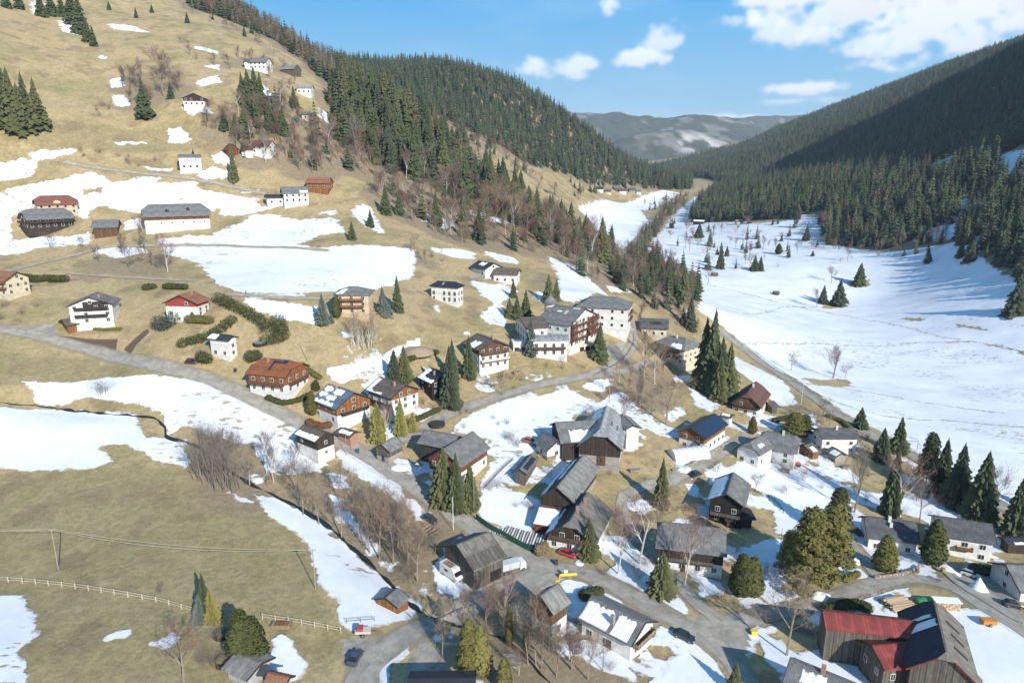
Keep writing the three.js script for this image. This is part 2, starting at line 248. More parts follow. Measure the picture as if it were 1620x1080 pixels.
// ---------------------------------------------------------------- helpers for named objects
const taken = new Map();
function numbered(name) { const n = taken.get(name) || 0; taken.set(name, n + 1); return n ? name + '_' + String(n).padStart(3, '0') : name; }
function shadows(o) { o.traverse((m) => { if (m.isMesh) { m.castShadow = m.receiveShadow = true; } }); return o; }
function top(o, name, label, category, group, kind) {
  o.name = numbered(name); o.userData = { label };
  if (category) { o.userData.category = category; o.userData.kind = 'thing'; } if (group) o.userData.group = group; if (kind) o.userData.kind = kind;
  scene.add(shadows(o)); return o;
}
function mesh(geo, mat, name, parent) { const m = new THREE.Mesh(geo, mat); m.castShadow = m.receiveShadow = true; if (name) m.name = name; if (parent) parent.add(m); return m; }
const lin = (r, g, b) => new THREE.Color().setRGB(r, g, b);
const std = (c, o = {}) => new THREE.MeshStandardMaterial({ color: c.isColor ? c : lin(...c), roughness: 0.9, ...o });

// ---------------------------------------------------------------- what lies on the ground, outlines read off the photograph
const SNOW = [
  [[-60, 252], [50, 250], [60, 262], [55, 277], [-60, 282]], [[45, 244], [85, 237], [118, 235], [118, 240], [78, 252], [50, 258]],
  [[-60, 302], [40, 292], [75, 286], [100, 280], [140, 272], [168, 280], [172, 288], [215, 283], [235, 277], [260, 280], [240, 288], [310, 287], [312, 298], [360, 307], [412, 314], [400, 321], [345, 325], [330, 336], [320, 327], [235, 327], [225, 338], [195, 334], [165, 327], [145, 330], [140, 346], [60, 312], [50, 330], [25, 336], [15, 365], [22, 384], [-60, 386]],
  [[-60, 386], [22, 380], [60, 372], [100, 374], [142, 366], [140, 386], [105, 389], [60, 391], [25, 402], [5, 405]],
  [[195, 352], [222, 343], [228, 362], [195, 365]],
  [[250, 391], [300, 386], [330, 376], [355, 362], [385, 350], [395, 340], [430, 338], [475, 348], [530, 345], [545, 368], [500, 374], [488, 384], [505, 390], [600, 388], [655, 395], [660, 405], [655, 430], [630, 448], [600, 456], [560, 462], [480, 464], [430, 464], [375, 462], [345, 450], [330, 435], [310, 415], [272, 406]],
  [[345, 326], [372, 320], [402, 322], [430, 330], [400, 338], [340, 340], [345, 333]], [[250, 376], [330, 372], [345, 376], [300, 384], [250, 387]], [[140, 392], [220, 392], [235, 398], [190, 408], [150, 400]],
  [[378, 304], [410, 298], [412, 303], [385, 307]], [[505, 335], [530, 332], [540, 337], [515, 340]], [[310, 270], [345, 262], [365, 270], [360, 282], [320, 284]], [[330, 245], [352, 240], [368, 248], [366, 262], [345, 258]], [[220, 262], [275, 266], [270, 270], [225, 266]],
  [[553, 333], [575, 322], [588, 330], [606, 366], [598, 370], [578, 358]], [[655, 332], [700, 345], [722, 355], [705, 362], [665, 348]], [[683, 392], [730, 394], [752, 400], [750, 410], [720, 408], [690, 400]], [[740, 330], [790, 345], [830, 352], [830, 358], [780, 352], [742, 338]],
  [[378, 470], [440, 477], [500, 484], [502, 513], [450, 506], [400, 490]], [[385, 463], [430, 466], [480, 465], [480, 470], [400, 472]],
  [[868, 405], [900, 418], [932, 440], [962, 466], [930, 472], [905, 478], [880, 470], [884, 440]], [[957, 450], [985, 455], [1000, 462], [965, 462]], [[765, 396], [815, 408], [820, 418], [790, 414], [770, 404]],
  [[748, 445], [800, 450], [822, 460], [802, 470], [792, 488], [808, 500], [800, 516], [772, 512], [760, 498], [782, 480], [762, 466]], [[683, 484], [698, 482], [692, 496]], [[843, 462], [862, 460], [866, 474], [850, 476]],
  [[520, 582], [560, 574], [610, 556], [640, 545], [668, 532], [664, 548], [620, 570], [580, 588], [540, 604], [520, 600]], [[539, 524], [556, 528], [562, 536], [541, 536]],
  [[712, 682], [742, 655], [800, 632], [868, 622], [900, 613], [922, 626], [945, 640], [905, 660], [884, 690], [850, 692], [800, 702], [760, 692], [735, 685]], [[918, 612], [940, 600], [968, 600], [958, 622], [938, 618]], [[745, 700], [800, 700], [830, 708], [900, 706], [900, 720], [830, 712], [790, 730], [770, 715]],
  [[32, 601], [100, 605], [150, 600], [190, 595], [240, 592], [290, 598], [340, 608], [400, 636], [440, 656], [452, 666], [420, 690], [382, 702], [330, 692], [300, 672], [264, 690], [258, 666], [250, 650], [230, 640], [180, 636], [140, 626], [100, 640], [55, 640], [50, 616]],
  [[-60, 640], [60, 646], [130, 649], [215, 656], [222, 682], [240, 690], [290, 695], [302, 740], [240, 730], [222, 715], [200, 700], [150, 705], [188, 728], [130, 742], [70, 745], [-60, 737]],
  [[395, 692], [465, 670], [470, 715], [520, 733], [505, 748], [460, 750], [420, 742]], [[535, 708], [565, 716], [612, 752], [655, 790], [690, 832], [660, 818], [620, 788], [560, 752], [535, 735]], [[505, 745], [540, 752], [560, 775], [530, 770]],
  [[395, 778], [440, 790], [480, 810], [520, 840], [560, 870], [590, 900], [630, 930], [662, 950], [668, 968], [620, 985], [560, 1000], [545, 985], [535, 950], [505, 925], [497, 880], [470, 845], [430, 820]], [[345, 776], [395, 790], [402, 800], [365, 788]], [[515, 775], [545, 790], [572, 835], [600, 870], [592, 880], [555, 840], [530, 808]], [[600, 880], [620, 890], [625, 910], [605, 900]], [[385, 752], [420, 748], [425, 760], [395, 770]],
  [[425, 1012], [450, 1000], [470, 1020], [486, 1050], [465, 1077], [440, 1072], [420, 1045]], [[-60, 940], [25, 942], [42, 960], [56, 975], [60, 1000], [40, 1022], [30, 1030], [42, 1070], [35, 1110], [-60, 1110]], [[155, 1010], [190, 996], [212, 998], [190, 1012], [160, 1018]], [[240, 1012], [282, 998], [276, 1020], [250, 1024]],
  [[592, 1110], [600, 1040], [640, 1008], [645, 1022], [622, 1060], [610, 1110]], [[530, 1110], [560, 1052], [562, 1110]], [[680, 1000], [705, 1010], [700, 1018], [682, 1012]], [[725, 1050], [755, 1060], [760, 1110], [728, 1110]],
  [[1150, 742], [1168, 728], [1240, 736], [1345, 768], [1370, 778], [1500, 790], [1530, 815], [1480, 828], [1450, 818], [1350, 795], [1310, 805], [1265, 830], [1232, 848], [1222, 800], [1195, 772]], [[1300, 735], [1345, 740], [1365, 765], [1320, 760]],
  [[760, 785], [800, 768], [850, 790], [862, 800], [852, 830], [830, 852], [780, 828], [755, 812]], [[770, 732], [812, 718], [832, 740], [792, 762], [765, 760]], [[752, 765], [790, 752], [800, 768], [765, 790]],
  [[1488, 962], [1560, 962], [1700, 1012], [1700, 1110], [1560, 1110], [1522, 1005]], [[1250, 1042], [1290, 1020], [1372, 1060], [1385, 1110], [1240, 1110]], [[1010, 1110], [1060, 1040], [1102, 1024], [1140, 1068], [1152, 1110]], [[1180, 1002], [1210, 985], [1232, 990], [1216, 1006], [1194, 1022]], [[1182, 1010], [1195, 1018], [1190, 1040], [1180, 1035]],
  [[1090, 908], [1140, 918], [1148, 945], [1110, 942]], [[1160, 868], [1240, 850], [1262, 900], [1232, 945], [1190, 932], [1202, 900]], [[870, 1018], [920, 1010], [1000, 1040], [1000, 1075], [940, 1055]], [[1325, 880], [1345, 880], [1350, 905], [1330, 912]], [[1410, 870], [1445, 880], [1450, 900], [1412, 905]], [[1455, 885], [1475, 895], [1475, 905], [1455, 900]],
  [[680, 895], [728, 845], [748, 855], [705, 885], [722, 918], [762, 925], [772, 932], [720, 948], [690, 935]], [[1310, 965], [1295, 960], [1280, 975], [1300, 998]], [[1385, 945], [1440, 950], [1450, 985], [1410, 980]],
  [[1155, 558], [1240, 602], [1262, 640], [1225, 642], [1200, 610], [1165, 585]], [[1090, 612], [1130, 618], [1142, 640], [1125, 652], [1098, 640]], [[1060, 598], [1090, 592], [1100, 600], [1070, 606]], [[1245, 655], [1290, 655], [1300, 690], [1250, 680]], [[935, 640], [985, 620], [1010, 640], [1000, 670], [960, 650]], [[1050, 655], [1075, 640], [1085, 655], [1060, 668]], [[1180, 650], [1240, 660], [1230, 680], [1190, 670]],
  [[263, 205], [290, 199], [300, 226], [268, 228]], [[173, 125], [192, 122], [196, 138], [176, 138]], [[174, 150], [196, 150], [206, 168], [184, 168]], [[88, 33], [110, 30], [124, 55], [98, 50]], [[305, 130], [345, 118], [352, 130], [318, 138]], [[320, 104], [350, 102], [346, 112]], [[165, 38], [200, 38], [240, 52], [180, 46]], [[48, 0], [60, 0], [62, 25], [50, 22]], [[180, 225], [235, 222], [230, 227], [185, 230]], [[505, 170], [525, 185], [520, 195], [503, 185]], [[305, 72], [345, 80], [345, 86], [310, 78]], [[155, 86], [170, 90], [168, 94], [156, 92]],
  [[400, 128], [425, 138], [415, 150], [405, 150]], [[285, 168], [330, 170], [345, 180], [300, 180]],
  // valley floor in pieces
  [[915, 326], [960, 316], [1050, 300], [1078, 305], [1060, 315], [1016, 335], [1030, 350], [1000, 385], [985, 402], [940, 362]],
  [[1060, 345], [1098, 312], [1142, 290], [1150, 296], [1112, 322], [1092, 347], [1200, 353], [1240, 350], [1270, 338], [1305, 352], [1298, 382], [1400, 398], [1500, 385], [1570, 372], [1548, 402], [1590, 432], [1700, 470], [1700, 850], [1560, 790], [1450, 715], [1340, 655], [1260, 600], [1165, 540], [1150, 520], [1105, 490], [1100, 440], [1030, 400], [1020, 396], [1050, 360]],
  [[1470, 262], [1505, 246], [1510, 262], [1480, 272]], [[1580, 245], [1700, 230], [1700, 262], [1585, 282]], [[1440, 358], [1520, 340], [1560, 345], [1555, 375], [1450, 385]], [[1515, 318], [1530, 315], [1530, 345], [1518, 345]],
];
const BARE = [   // bare ground inside the snow, and where it has melted
  [[152, 704], [200, 700], [226, 716], [206, 738], [180, 730]], [[215, 660], [235, 655], [256, 662], [258, 680], [236, 692], [222, 682]], [[1300, 478], [1338, 475], [1340, 486], [1304, 488]], [[1270, 598], [1345, 600], [1350, 612], [1290, 608]], [[1430, 502], [1470, 503], [1460, 508], [1432, 506]], [[1510, 512], [1560, 520], [1562, 524], [1515, 516]], [[1340, 445], [1375, 442], [1378, 452], [1345, 454]],
  [[470, 386], [510, 372], [545, 376], [560, 388], [500, 392]], [[130, 300], [162, 296], [165, 304], [130, 306]], [[500, 380], [545, 372], [600, 380], [580, 388], [505, 388]],
];
const STUBBLE = [  // lines of bare grass through the valley snow
  [[1250, 602], [1330, 612], [1420, 628], [1520, 645], [1630, 658]], [[1285, 620], [1350, 645], [1400, 658], [1500, 665], [1630, 676]], [[1150, 545], [1300, 543], [1450, 541], [1540, 540]], [[1120, 450], [1170, 462], [1220, 475], [1300, 492], [1400, 510], [1500, 535], [1570, 545], [1630, 562]], [[1560, 545], [1600, 552], [1630, 560]], [[1130, 486], [1240, 485], [1300, 486]],
  [[1075, 425], [1100, 445]], [[1078, 385], [1110, 365], [1150, 360]],
  [[965, 350], [1010, 358], [1025, 357]],
];
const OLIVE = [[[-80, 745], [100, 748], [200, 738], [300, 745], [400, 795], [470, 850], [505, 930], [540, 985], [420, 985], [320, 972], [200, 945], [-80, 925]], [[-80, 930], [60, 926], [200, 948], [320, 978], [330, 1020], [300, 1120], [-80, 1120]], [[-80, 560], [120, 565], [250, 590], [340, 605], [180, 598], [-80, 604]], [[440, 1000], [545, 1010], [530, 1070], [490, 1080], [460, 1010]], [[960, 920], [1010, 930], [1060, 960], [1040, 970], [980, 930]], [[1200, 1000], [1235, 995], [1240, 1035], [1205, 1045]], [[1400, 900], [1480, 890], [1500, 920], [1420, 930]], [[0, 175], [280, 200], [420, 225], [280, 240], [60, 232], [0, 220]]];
const EARTH = [[[92, 530], [186, 536], [182, 556], [112, 546]], [[195, 552], [212, 535], [232, 520], [236, 526], [215, 545], [206, 560]], [[860, 300], [900, 306], [895, 312], [860, 306]]];
const ROADS = [  // name, half width, centre line, colour kind
  ['village_road', 2.5, [[-40, 514], [0, 520], [60, 530], [150, 555], [250, 578], [330, 600], [400, 632], [450, 657], [500, 682], [560, 710], [620, 747], [680, 787], [740, 829], [800, 863], [850, 888], [885, 899], [930, 908], [980, 931], [1030, 960], [1080, 988], [1120, 1010], [1155, 1040], [1180, 1080], [1195, 1120]], 0, 'pale grey asphalt village road running down past the barns to the junction'],
  ['hotel_road', 1.7, [[578, 716], [610, 706], [650, 688], [700, 660], [760, 636], [830, 614], [900, 599], [960, 591], [1005, 581], [1030, 570]], 0, 'narrow asphalt lane climbing from the village road below the hotel'],
  ['hotel_driveway', 1.8, [[938, 592], [965, 580], [985, 566], [1000, 546], [1003, 525], [998, 505], [992, 495]], 0, 'curved driveway sweeping up beside the hotel'],
  ['brook_road', 2.8, [[878, 902], [850, 917], [800, 934], [745, 958], [690, 986], [640, 1008], [602, 1034], [578, 1062], [568, 1100]], 0, 'asphalt road crossing the brook and curving down past the parking place'],
  ['farm_road', 2.1, [[1110, 995], [1150, 984], [1200, 976], [1260, 962], [1320, 944], [1400, 920], [1450, 915], [1505, 928], [1560, 962], [1640, 1010]], 0, 'asphalt lane past the red roofed farm'],
  ['pine_road', 1.8, [[1150, 990], [1110, 962], [1082, 932], [1066, 908], [1040, 880], [1008, 850], [985, 815], [990, 785], [1030, 766], [1060, 762], [1075, 752], [1110, 735], [1150, 710], [1185, 688]], 0, 'lane behind the birches up to the polytunnel'],
  ['parking_lane', 1.9, [[1400, 922], [1380, 900], [1352, 868], [1335, 846]], 0, 'short lane beside the stone pines'],
  ['valley_road', 3.4, [[1138, 520], [1160, 538], [1185, 557], [1215, 580], [1255, 606], [1300, 638], [1350, 671], [1400, 699], [1450, 724], [1520, 764], [1640, 828]], 0, 'two lane valley road along the edge of the snowfield'],
  ['far_valley_road', 3.4, [[985, 402], [1002, 385], [1020, 366], [1030, 352], [1024, 340], [1016, 332]], 0, 'far stretch of the valley road beyond the wooded spur'],
  ['hill_track', 1.4, [[100, 256], [140, 263], [180, 269], [280, 279], [350, 291], [420, 306]], 1, 'gravel track under the white house with purple writing'],
  ['field_track', 1.4, [[-10, 434], [40, 422], [90, 410], [130, 400], [160, 392], [250, 388], [350, 388], [430, 391], [520, 396]], 1, 'gravel track crossing the snowfield below the barn'],
  ['garden_track', 1.1, [[105, 432], [160, 436], [230, 440], [310, 444]], 1, 'narrow gravel path behind the large white house'],
  ['meadow_track', 1.3, [[360, 466], [430, 470], [500, 472], [560, 470]], 1, 'gravel track along the lower rim of the snowfield'],
  ['upper_lane', 1.6, [[744, 440], [760, 436], [770, 440], [800, 446]], 0, 'short lane in front of the two hillside houses'],
  ['yard_lane', 1.5, [[1620, 985], [1570, 955], [1530, 930], [1500, 905], [1490, 890]], 0, 'paved yard between the white house and the tent'],
];
// ---------------------------------------------------------------- ground colours by tile
function fill(mask, W, H, poly, x0, d0, sx, sd, val) {
  let lo = 1e9, hi = -1e9; for (const p of poly) { lo = Math.min(lo, p[1]); hi = Math.max(hi, p[1]); }
  for (let r = Math.max(0, Math.floor((lo - d0) / sd)); r <= Math.min(H - 1, Math.ceil((hi - d0) / sd)); r++) {
    const d = d0 + (r + 0.5) * sd, xs = [];
    for (let i = 0; i < poly.length; i++) { const a = poly[i], b = poly[(i + 1) % poly.length]; if ((a[1] > d) !== (b[1] > d)) xs.push(a[0] + (d - a[1]) / (b[1] - a[1]) * (b[0] - a[0])); }
    xs.sort((p, q) => p - q);
    for (let k = 0; k + 1 < xs.length; k += 2) for (let c = Math.max(0, Math.round((xs[k] - x0) / sx)); c < Math.min(W, Math.round((xs[k + 1] - x0) / sx)); c++) mask[r * W + c] = val;
  }
}
function blur(a, W, H, rx, ry) {
  const t = new Float32Array(a.length);
  for (let pass = 0; pass < 2; pass++) {
    for (let y = 0; y < H; y++) { let s = 0; for (let x = -rx; x <= rx; x++) s += a[y * W + clamp(x, 0, W - 1)]; for (let x = 0; x < W; x++) { t[y * W + x] = s / (2 * rx + 1); s += a[y * W + Math.min(W - 1, x + rx + 1)] - a[y * W + Math.max(0, x - rx)]; } }
    for (let x = 0; x < W; x++) { let s = 0; for (let y = -ry; y <= ry; y++) s += t[clamp(y, 0, H - 1) * W + x]; for (let y = 0; y < H; y++) { a[y * W + x] = s / (2 * ry + 1); s += t[Math.min(H - 1, y + ry + 1) * W + x] - t[Math.max(0, y - ry) * W + x]; } }
  }
}
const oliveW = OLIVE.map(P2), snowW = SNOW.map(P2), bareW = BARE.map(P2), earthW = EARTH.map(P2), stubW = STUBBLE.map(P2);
const roadW = ROADS.map((r) => P2(r[2]));
const ribbon = (L, w) => { const a = [], b = []; for (let i = 0; i < L.length; i++) { const p = L[Math.max(0, i - 1)], q = L[Math.min(L.length - 1, i + 1)], l = Math.hypot(q[0] - p[0], q[1] - p[1]) || 1, nx = -(q[1] - p[1]) / l, nd = (q[0] - p[0]) / l; a.push([L[i][0] + nx * w, L[i][1] + nd * w]); b.push([L[i][0] - nx * w, L[i][1] - nd * w]); } return a.concat(b.reverse()); };
const srgb = (v) => v <= 0.0031308 ? v * 12.92 : 1.055 * Math.pow(v, 1 / 2.4) - 0.055;
const LUT = new Uint8Array(4096); for (let i = 0; i < 4096; i++) LUT[i] = Math.round(255 * srgb(i / 4095));
const enc = (v) => LUT[clamp(Math.round(v * 4095), 0, 4095)];
function groundTile(x0, x1, d0, d1, W, H, ragged) {
  const hgtFine = W * H > 900000;
  const sx = (x1 - x0) / W, sd = (d1 - d0) / H, snow = new Float32Array(W * H), earth = new Float32Array(W * H), olive = new Float32Array(W * H), verge = new Float32Array(W * H);
  for (const p of snowW) fill(snow, W, H, p, x0, d0, sx, sd, 1);
  for (const p of bareW) fill(snow, W, H, p, x0, d0, sx, sd, 0);
  for (const p of earthW) fill(earth, W, H, p, x0, d0, sx, sd, 1);
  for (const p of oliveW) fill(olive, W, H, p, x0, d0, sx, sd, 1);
  for (const p of stubW) fill(snow, W, H, ribbon(p, ragged * 0.45 + 0.3), x0, d0, sx, sd, 0.2);
  roadW.forEach((L, i) => { fill(verge, W, H, ribbon(L, ROADS[i][1] + 1.1), x0, d0, sx, sd, 1); });
  const b = (m) => [Math.max(1, Math.round(m / sx)), Math.max(1, Math.round(m / sd))];
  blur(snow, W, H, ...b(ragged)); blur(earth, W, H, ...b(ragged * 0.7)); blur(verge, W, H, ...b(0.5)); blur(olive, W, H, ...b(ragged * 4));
  const col = new Uint8Array(W * H * 4), bump = new Uint8Array(W * H * 4);
  for (let r = 0; r < H; r++) for (let c = 0; c < W; c++) {
    const i = r * W + c, x = x0 + (c + 0.5) * sx, d = d0 + (r + 0.5) * sd;
    const n1 = fbm(x / 22, d / 22, 3), n2 = fbm(x / 5 + 60, d / 5, 3), n3 = noise2(x / Math.max(sx * 1.3, 0.32), d / Math.max(sd * 1.3, 0.32)), n4 = noise2(x / 1.1 + 9, d / 1.1);
    // dry grass: straw, olive where it is fresher, brown where it is worn
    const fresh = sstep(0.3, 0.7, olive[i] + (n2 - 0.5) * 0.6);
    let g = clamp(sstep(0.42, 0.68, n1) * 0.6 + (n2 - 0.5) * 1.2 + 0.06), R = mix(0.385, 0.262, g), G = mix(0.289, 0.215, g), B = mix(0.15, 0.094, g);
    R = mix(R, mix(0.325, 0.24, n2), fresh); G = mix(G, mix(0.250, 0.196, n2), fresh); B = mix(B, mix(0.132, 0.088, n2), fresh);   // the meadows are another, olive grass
    const br = sstep(0.56, 0.75, fbm(x / 9 + 200, d / 9, 3)) * 0.55; R = mix(R, 0.2, br); G = mix(G, 0.142, br); B = mix(B, 0.078, br);
    const v = 0.7 + 0.34 * n3 + 0.26 * n4; R *= v; G *= v; B *= v;
    const e = sstep(0.35, 0.65, earth[i] + (n2 - 0.5) * 0.5); R = mix(R, 0.11, e); G = mix(G, 0.07, e); B = mix(B, 0.05, e);
    const vg = sstep(0.4, 0.7, verge[i] + (n2 - 0.5) * 0.5) * 0.6; R = mix(R, 0.23, vg); G = mix(G, 0.19, vg); B = mix(B, 0.14, vg);
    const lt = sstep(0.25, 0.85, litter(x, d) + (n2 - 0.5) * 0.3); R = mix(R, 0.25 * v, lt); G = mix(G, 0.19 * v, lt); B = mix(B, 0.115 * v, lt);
    // snow with a ragged rim and thin worn places
    const wx = (fbm(x / 3.2 + 11, d / 3.2 + 4, 3) - 0.5) * ragged * 6.5, wd = (fbm(x / 3.2 + 70, d / 3.2 + 33, 3) - 0.5) * ragged * 5;
    let sm = snow[clamp(Math.round(r + wd / sd), 0, H - 1) * W + clamp(Math.round(c + wx / sx), 0, W - 1)];
    const vill = sstep(-60, -15, x + (d - 150) * 0.3) * sstep(95, 120, d + x * 0.5) * (1 - sstep(215, 270, d)) * (1 - lt * 0.5) * (1 - vg); sm = Math.max(sm, vill * sstep(0.46, 0.59, fbm(x / 9 + 400, d / 9 + 80, 4)) * 0.85);
    const q = sm + (n2 - 0.5) * 0.62 + (n4 - 0.5) * 0.34 + (n3 - 0.5) * 0.16;
    let s = sstep(0.41, 0.6, q) * (1 - vg * 0.4);
    const thin = sstep(0.64, 0.76, fbm(x / 2.4 + 90, d / 1.0, 3)) * sstep(0.46, 0.64, fbm(x / 30 + 8, d / 30, 2)) * (1 - sstep(380, 520, d)); s *= 1 - 0.85 * thin;
    const rim = sstep(0.95, 0.55, sm) * sstep(0.5, 0.62, fbm(x / 1.3 + 33, d / 0.9, 3)); s *= 1 - 0.6 * rim;
    const dirt = (fbm(x / 14 + 300, d / 9, 4) - 0.5) * 0.22 + (n4 - 0.5) * 0.05 - 0.12 * sstep(0.9, 0.5, sm);
    R = mix(R, 0.70 + dirt, s); G = mix(G, 0.715 + dirt, s); B = mix(B, 0.74 + dirt * 0.85, s);
    const o = i * 4; col[o] = enc(R); col[o + 1] = enc(G); col[o + 2] = enc(B); col[o + 3] = 255;
    const ht = hgtFine ? hgt(x, d) : 0, ledge = hgtFine ? 0.3 * Math.pow(0.5 + 0.5 * Math.sin(ht * 4.2 + n2 * 5 + n1 * 9), 2) * sstep(0.4, 0.6, n1) : 0;
    const hb = s > 0.02 ? 0.55 + 0.3 * s + 0.15 * n2 * s : 0.2 * n3 + 0.25 * n4 + ledge; bump[o] = bump[o + 1] = bump[o + 2] = clamp(hb) * 255; bump[o + 3] = 255;
  }
  const tex = (a, cs) => { const t = new THREE.DataTexture(a, W, H); t.magFilter = t.minFilter = THREE.LinearFilter; if (cs) t.colorSpace = THREE.SRGBColorSpace; t.needsUpdate = true; return t; };
  return std([1, 1, 1], { map: tex(col, true), bumpMap: tex(bump, false), bumpScale: 0.22, roughness: 0.95 });
}
const HC = (() => { const W = 400, H = 400, a = new Float32Array(W * H); for (let j = 0; j < H; j++) for (let i = 0; i < W; i++) a[j * W + i] = hgt(-1950 + i * 10.5, -650 + j * 10.5); return { W, H, a }; })();
function hgtFast(x, d) { return HC.a[clamp(Math.round((d + 650) / 10.5), 0, 399) * 400 + clamp(Math.round((x + 1950) / 10.5), 0, 399)]; }
// split the sheet along grid lines so that the pieces share their edges
const snap = (arr, v) => { const i = cell(arr, v); return v - arr[i] < arr[i + 1] - v ? i : i + 1; };
function groundPiece(name, ia, ib, ja, jb, W, H, ragged, label) {
  const x0 = GX[ia], x1 = GX[ib], d0 = GD[ja], d1 = GD[jb], nx = ib - ia + 1, nd = jb - ja + 1;
  const pos = new Float32Array(nx * nd * 3), uv = new Float32Array(nx * nd * 2), idx = [];
  for (let j = 0; j < nd; j++) for (let i = 0; i < nx; i++) { const k = j * nx + i, x = GX[ia + i], d = GD[ja + j]; pos[k * 3] = x; pos[k * 3 + 1] = HG[(ja + j) * GX.length + ia + i]; pos[k * 3 + 2] = -d; uv[k * 2] = (x - x0) / (x1 - x0); uv[k * 2 + 1] = (d - d0) / (d1 - d0); if (i < nx - 1 && j < nd - 1) idx.push(k, k + 1, k + nx, k + 1, k + nx + 1, k + nx); }
  const g = new THREE.BufferGeometry(); g.setAttribute('position', new THREE.BufferAttribute(pos, 3)); g.setAttribute('uv', new THREE.BufferAttribute(uv, 2)); g.setIndex(idx); g.computeVertexNormals();
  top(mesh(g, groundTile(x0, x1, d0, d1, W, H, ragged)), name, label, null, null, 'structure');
}
{
  const xs = [0, snap(GX, -228), snap(GX, 0), snap(GX, 228), GX.length - 1], ds = [0, snap(GD, 75), snap(GD, 312), GD.length - 1];
  const xm = [snap(GX, -550), snap(GX, 550)], dm = [snap(GD, 650), snap(GD, 1750)], last = GD.length - 1, lx = GX.length - 1;
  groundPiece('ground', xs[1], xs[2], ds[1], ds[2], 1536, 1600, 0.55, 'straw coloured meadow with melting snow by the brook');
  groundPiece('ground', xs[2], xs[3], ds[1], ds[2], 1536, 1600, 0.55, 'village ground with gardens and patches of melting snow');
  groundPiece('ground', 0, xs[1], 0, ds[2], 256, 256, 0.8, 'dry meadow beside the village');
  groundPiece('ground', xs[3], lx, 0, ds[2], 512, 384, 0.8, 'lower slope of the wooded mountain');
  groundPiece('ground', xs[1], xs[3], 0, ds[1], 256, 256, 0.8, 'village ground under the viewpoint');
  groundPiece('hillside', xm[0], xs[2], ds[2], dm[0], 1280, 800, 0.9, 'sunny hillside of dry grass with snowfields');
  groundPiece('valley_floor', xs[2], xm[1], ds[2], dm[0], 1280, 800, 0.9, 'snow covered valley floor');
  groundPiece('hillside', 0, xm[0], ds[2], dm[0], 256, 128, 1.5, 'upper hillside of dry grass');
  groundPiece('mountain_slope', xm[1], lx, ds[2], dm[0], 512, 128, 1.5, 'ground under the spruce forest beyond the snowfield');  // takes in the unseen hill added for the shadow it casts
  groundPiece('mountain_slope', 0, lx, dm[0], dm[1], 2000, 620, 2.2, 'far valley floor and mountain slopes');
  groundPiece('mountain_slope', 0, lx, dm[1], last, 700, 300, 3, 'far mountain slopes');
}
// ---------------------------------------------------------------- roads: sheets on the ground with worn asphalt
function asphalt(seed, base, patchy) {
  const S = 512, a = new Uint8Array(S * S * 4);
  for (let y = 0; y < S; y++) for (let x = 0; x < S; x++) {
    const X = x / S * 16, Y = y / S * 16, n = fbm(X * 0.8 + seed, Y * 0.5, 4), f = hash2(x + seed * 77, y), w = 0.5 + 0.5 * Math.cos((X / 16 - 0.5) * Math.PI * 2 * 2);
    const crack = Math.abs(fbm(X * 0.6 + seed * 3, Y * 0.6, 3) - 0.5) < 0.006 ? 0.6 : 1;
    const k = (0.78 + patchy * (n - 0.5) + 0.14 * (f - 0.5) + 0.06 * w) * crack, o = (y * S + x) * 4;
    a[o] = enc(base[0] * k); a[o + 1] = enc(base[1] * k); a[o + 2] = enc(base[2] * k); a[o + 3] = 255;
  }
  const t = new THREE.DataTexture(a, S, S); t.wrapS = t.wrapT = THREE.RepeatWrapping; t.magFilter = THREE.LinearFilter; t.colorSpace = THREE.SRGBColorSpace; t.needsUpdate = true;
  return std([1, 1, 1], { map: t, roughness: 0.92 });
}
const roadMats = [asphalt(1, [0.36, 0.325, 0.27], 0.6), asphalt(2, [0.42, 0.36, 0.27], 0.6)];
function smoothLine(L, step) {
  const c = new THREE.CatmullRomCurve3(L.map(([x, d]) => new THREE.Vector3(x, 0, d)), false, 'centripetal'); const n = Math.max(2, Math.round(c.getLength() / step));
  return c.getSpacedPoints(n).map((p) => [p.x, p.z]);
}
function roadSheet(L, half, lift, jag = 0.16, across = 6) {
  const pts = smoothLine(L, 1.2), pos = [], uv = [], idx = []; let s = 0;
  for (let i = 0; i < pts.length; i++) {
    const p = pts[Math.max(0, i - 1)], q = pts[Math.min(pts.length - 1, i + 1)], l = Math.hypot(q[0] - p[0], q[1] - p[1]) || 1, nx = -(q[1] - p[1]) / l, nd = (q[0] - p[0]) / l;
    if (i) s += Math.hypot(pts[i][0] - pts[i - 1][0], pts[i][1] - pts[i - 1][1]);
    for (let k = 0; k <= across; k++) {
      let t = (k / across * 2 - 1) * half; if (k === 0 || k === across) t += (noise2(i * 0.4, k * 13 + half * 7) - 0.5) * jag * 4;
      const x = pts[i][0] + nx * t, d = pts[i][1] + nd * t; pos.push(x, hgt(x, d) + lift, -d); uv.push(t / 16, s / 16);
    }
    if (i) for (let k = 0; k < across; k++) { const a = (i - 1) * (across + 1) + k, b = a + across + 1; idx.push(a, a + 1, b, a + 1, b + 1, b); }
  }
  const g = new THREE.BufferGeometry(); g.setAttribute('position', new THREE.Float32BufferAttribute(pos, 3)); g.setAttribute('uv', new THREE.Float32BufferAttribute(uv, 2)); g.setIndex(idx); g.computeVertexNormals();
  return g;
}
ROADS.forEach(([name, half, , kind, label], i) => top(mesh(roadSheet(roadW[i], half, 0.05 + 0.012 * i), roadMats[kind]), name, label, null, null, 'structure'));
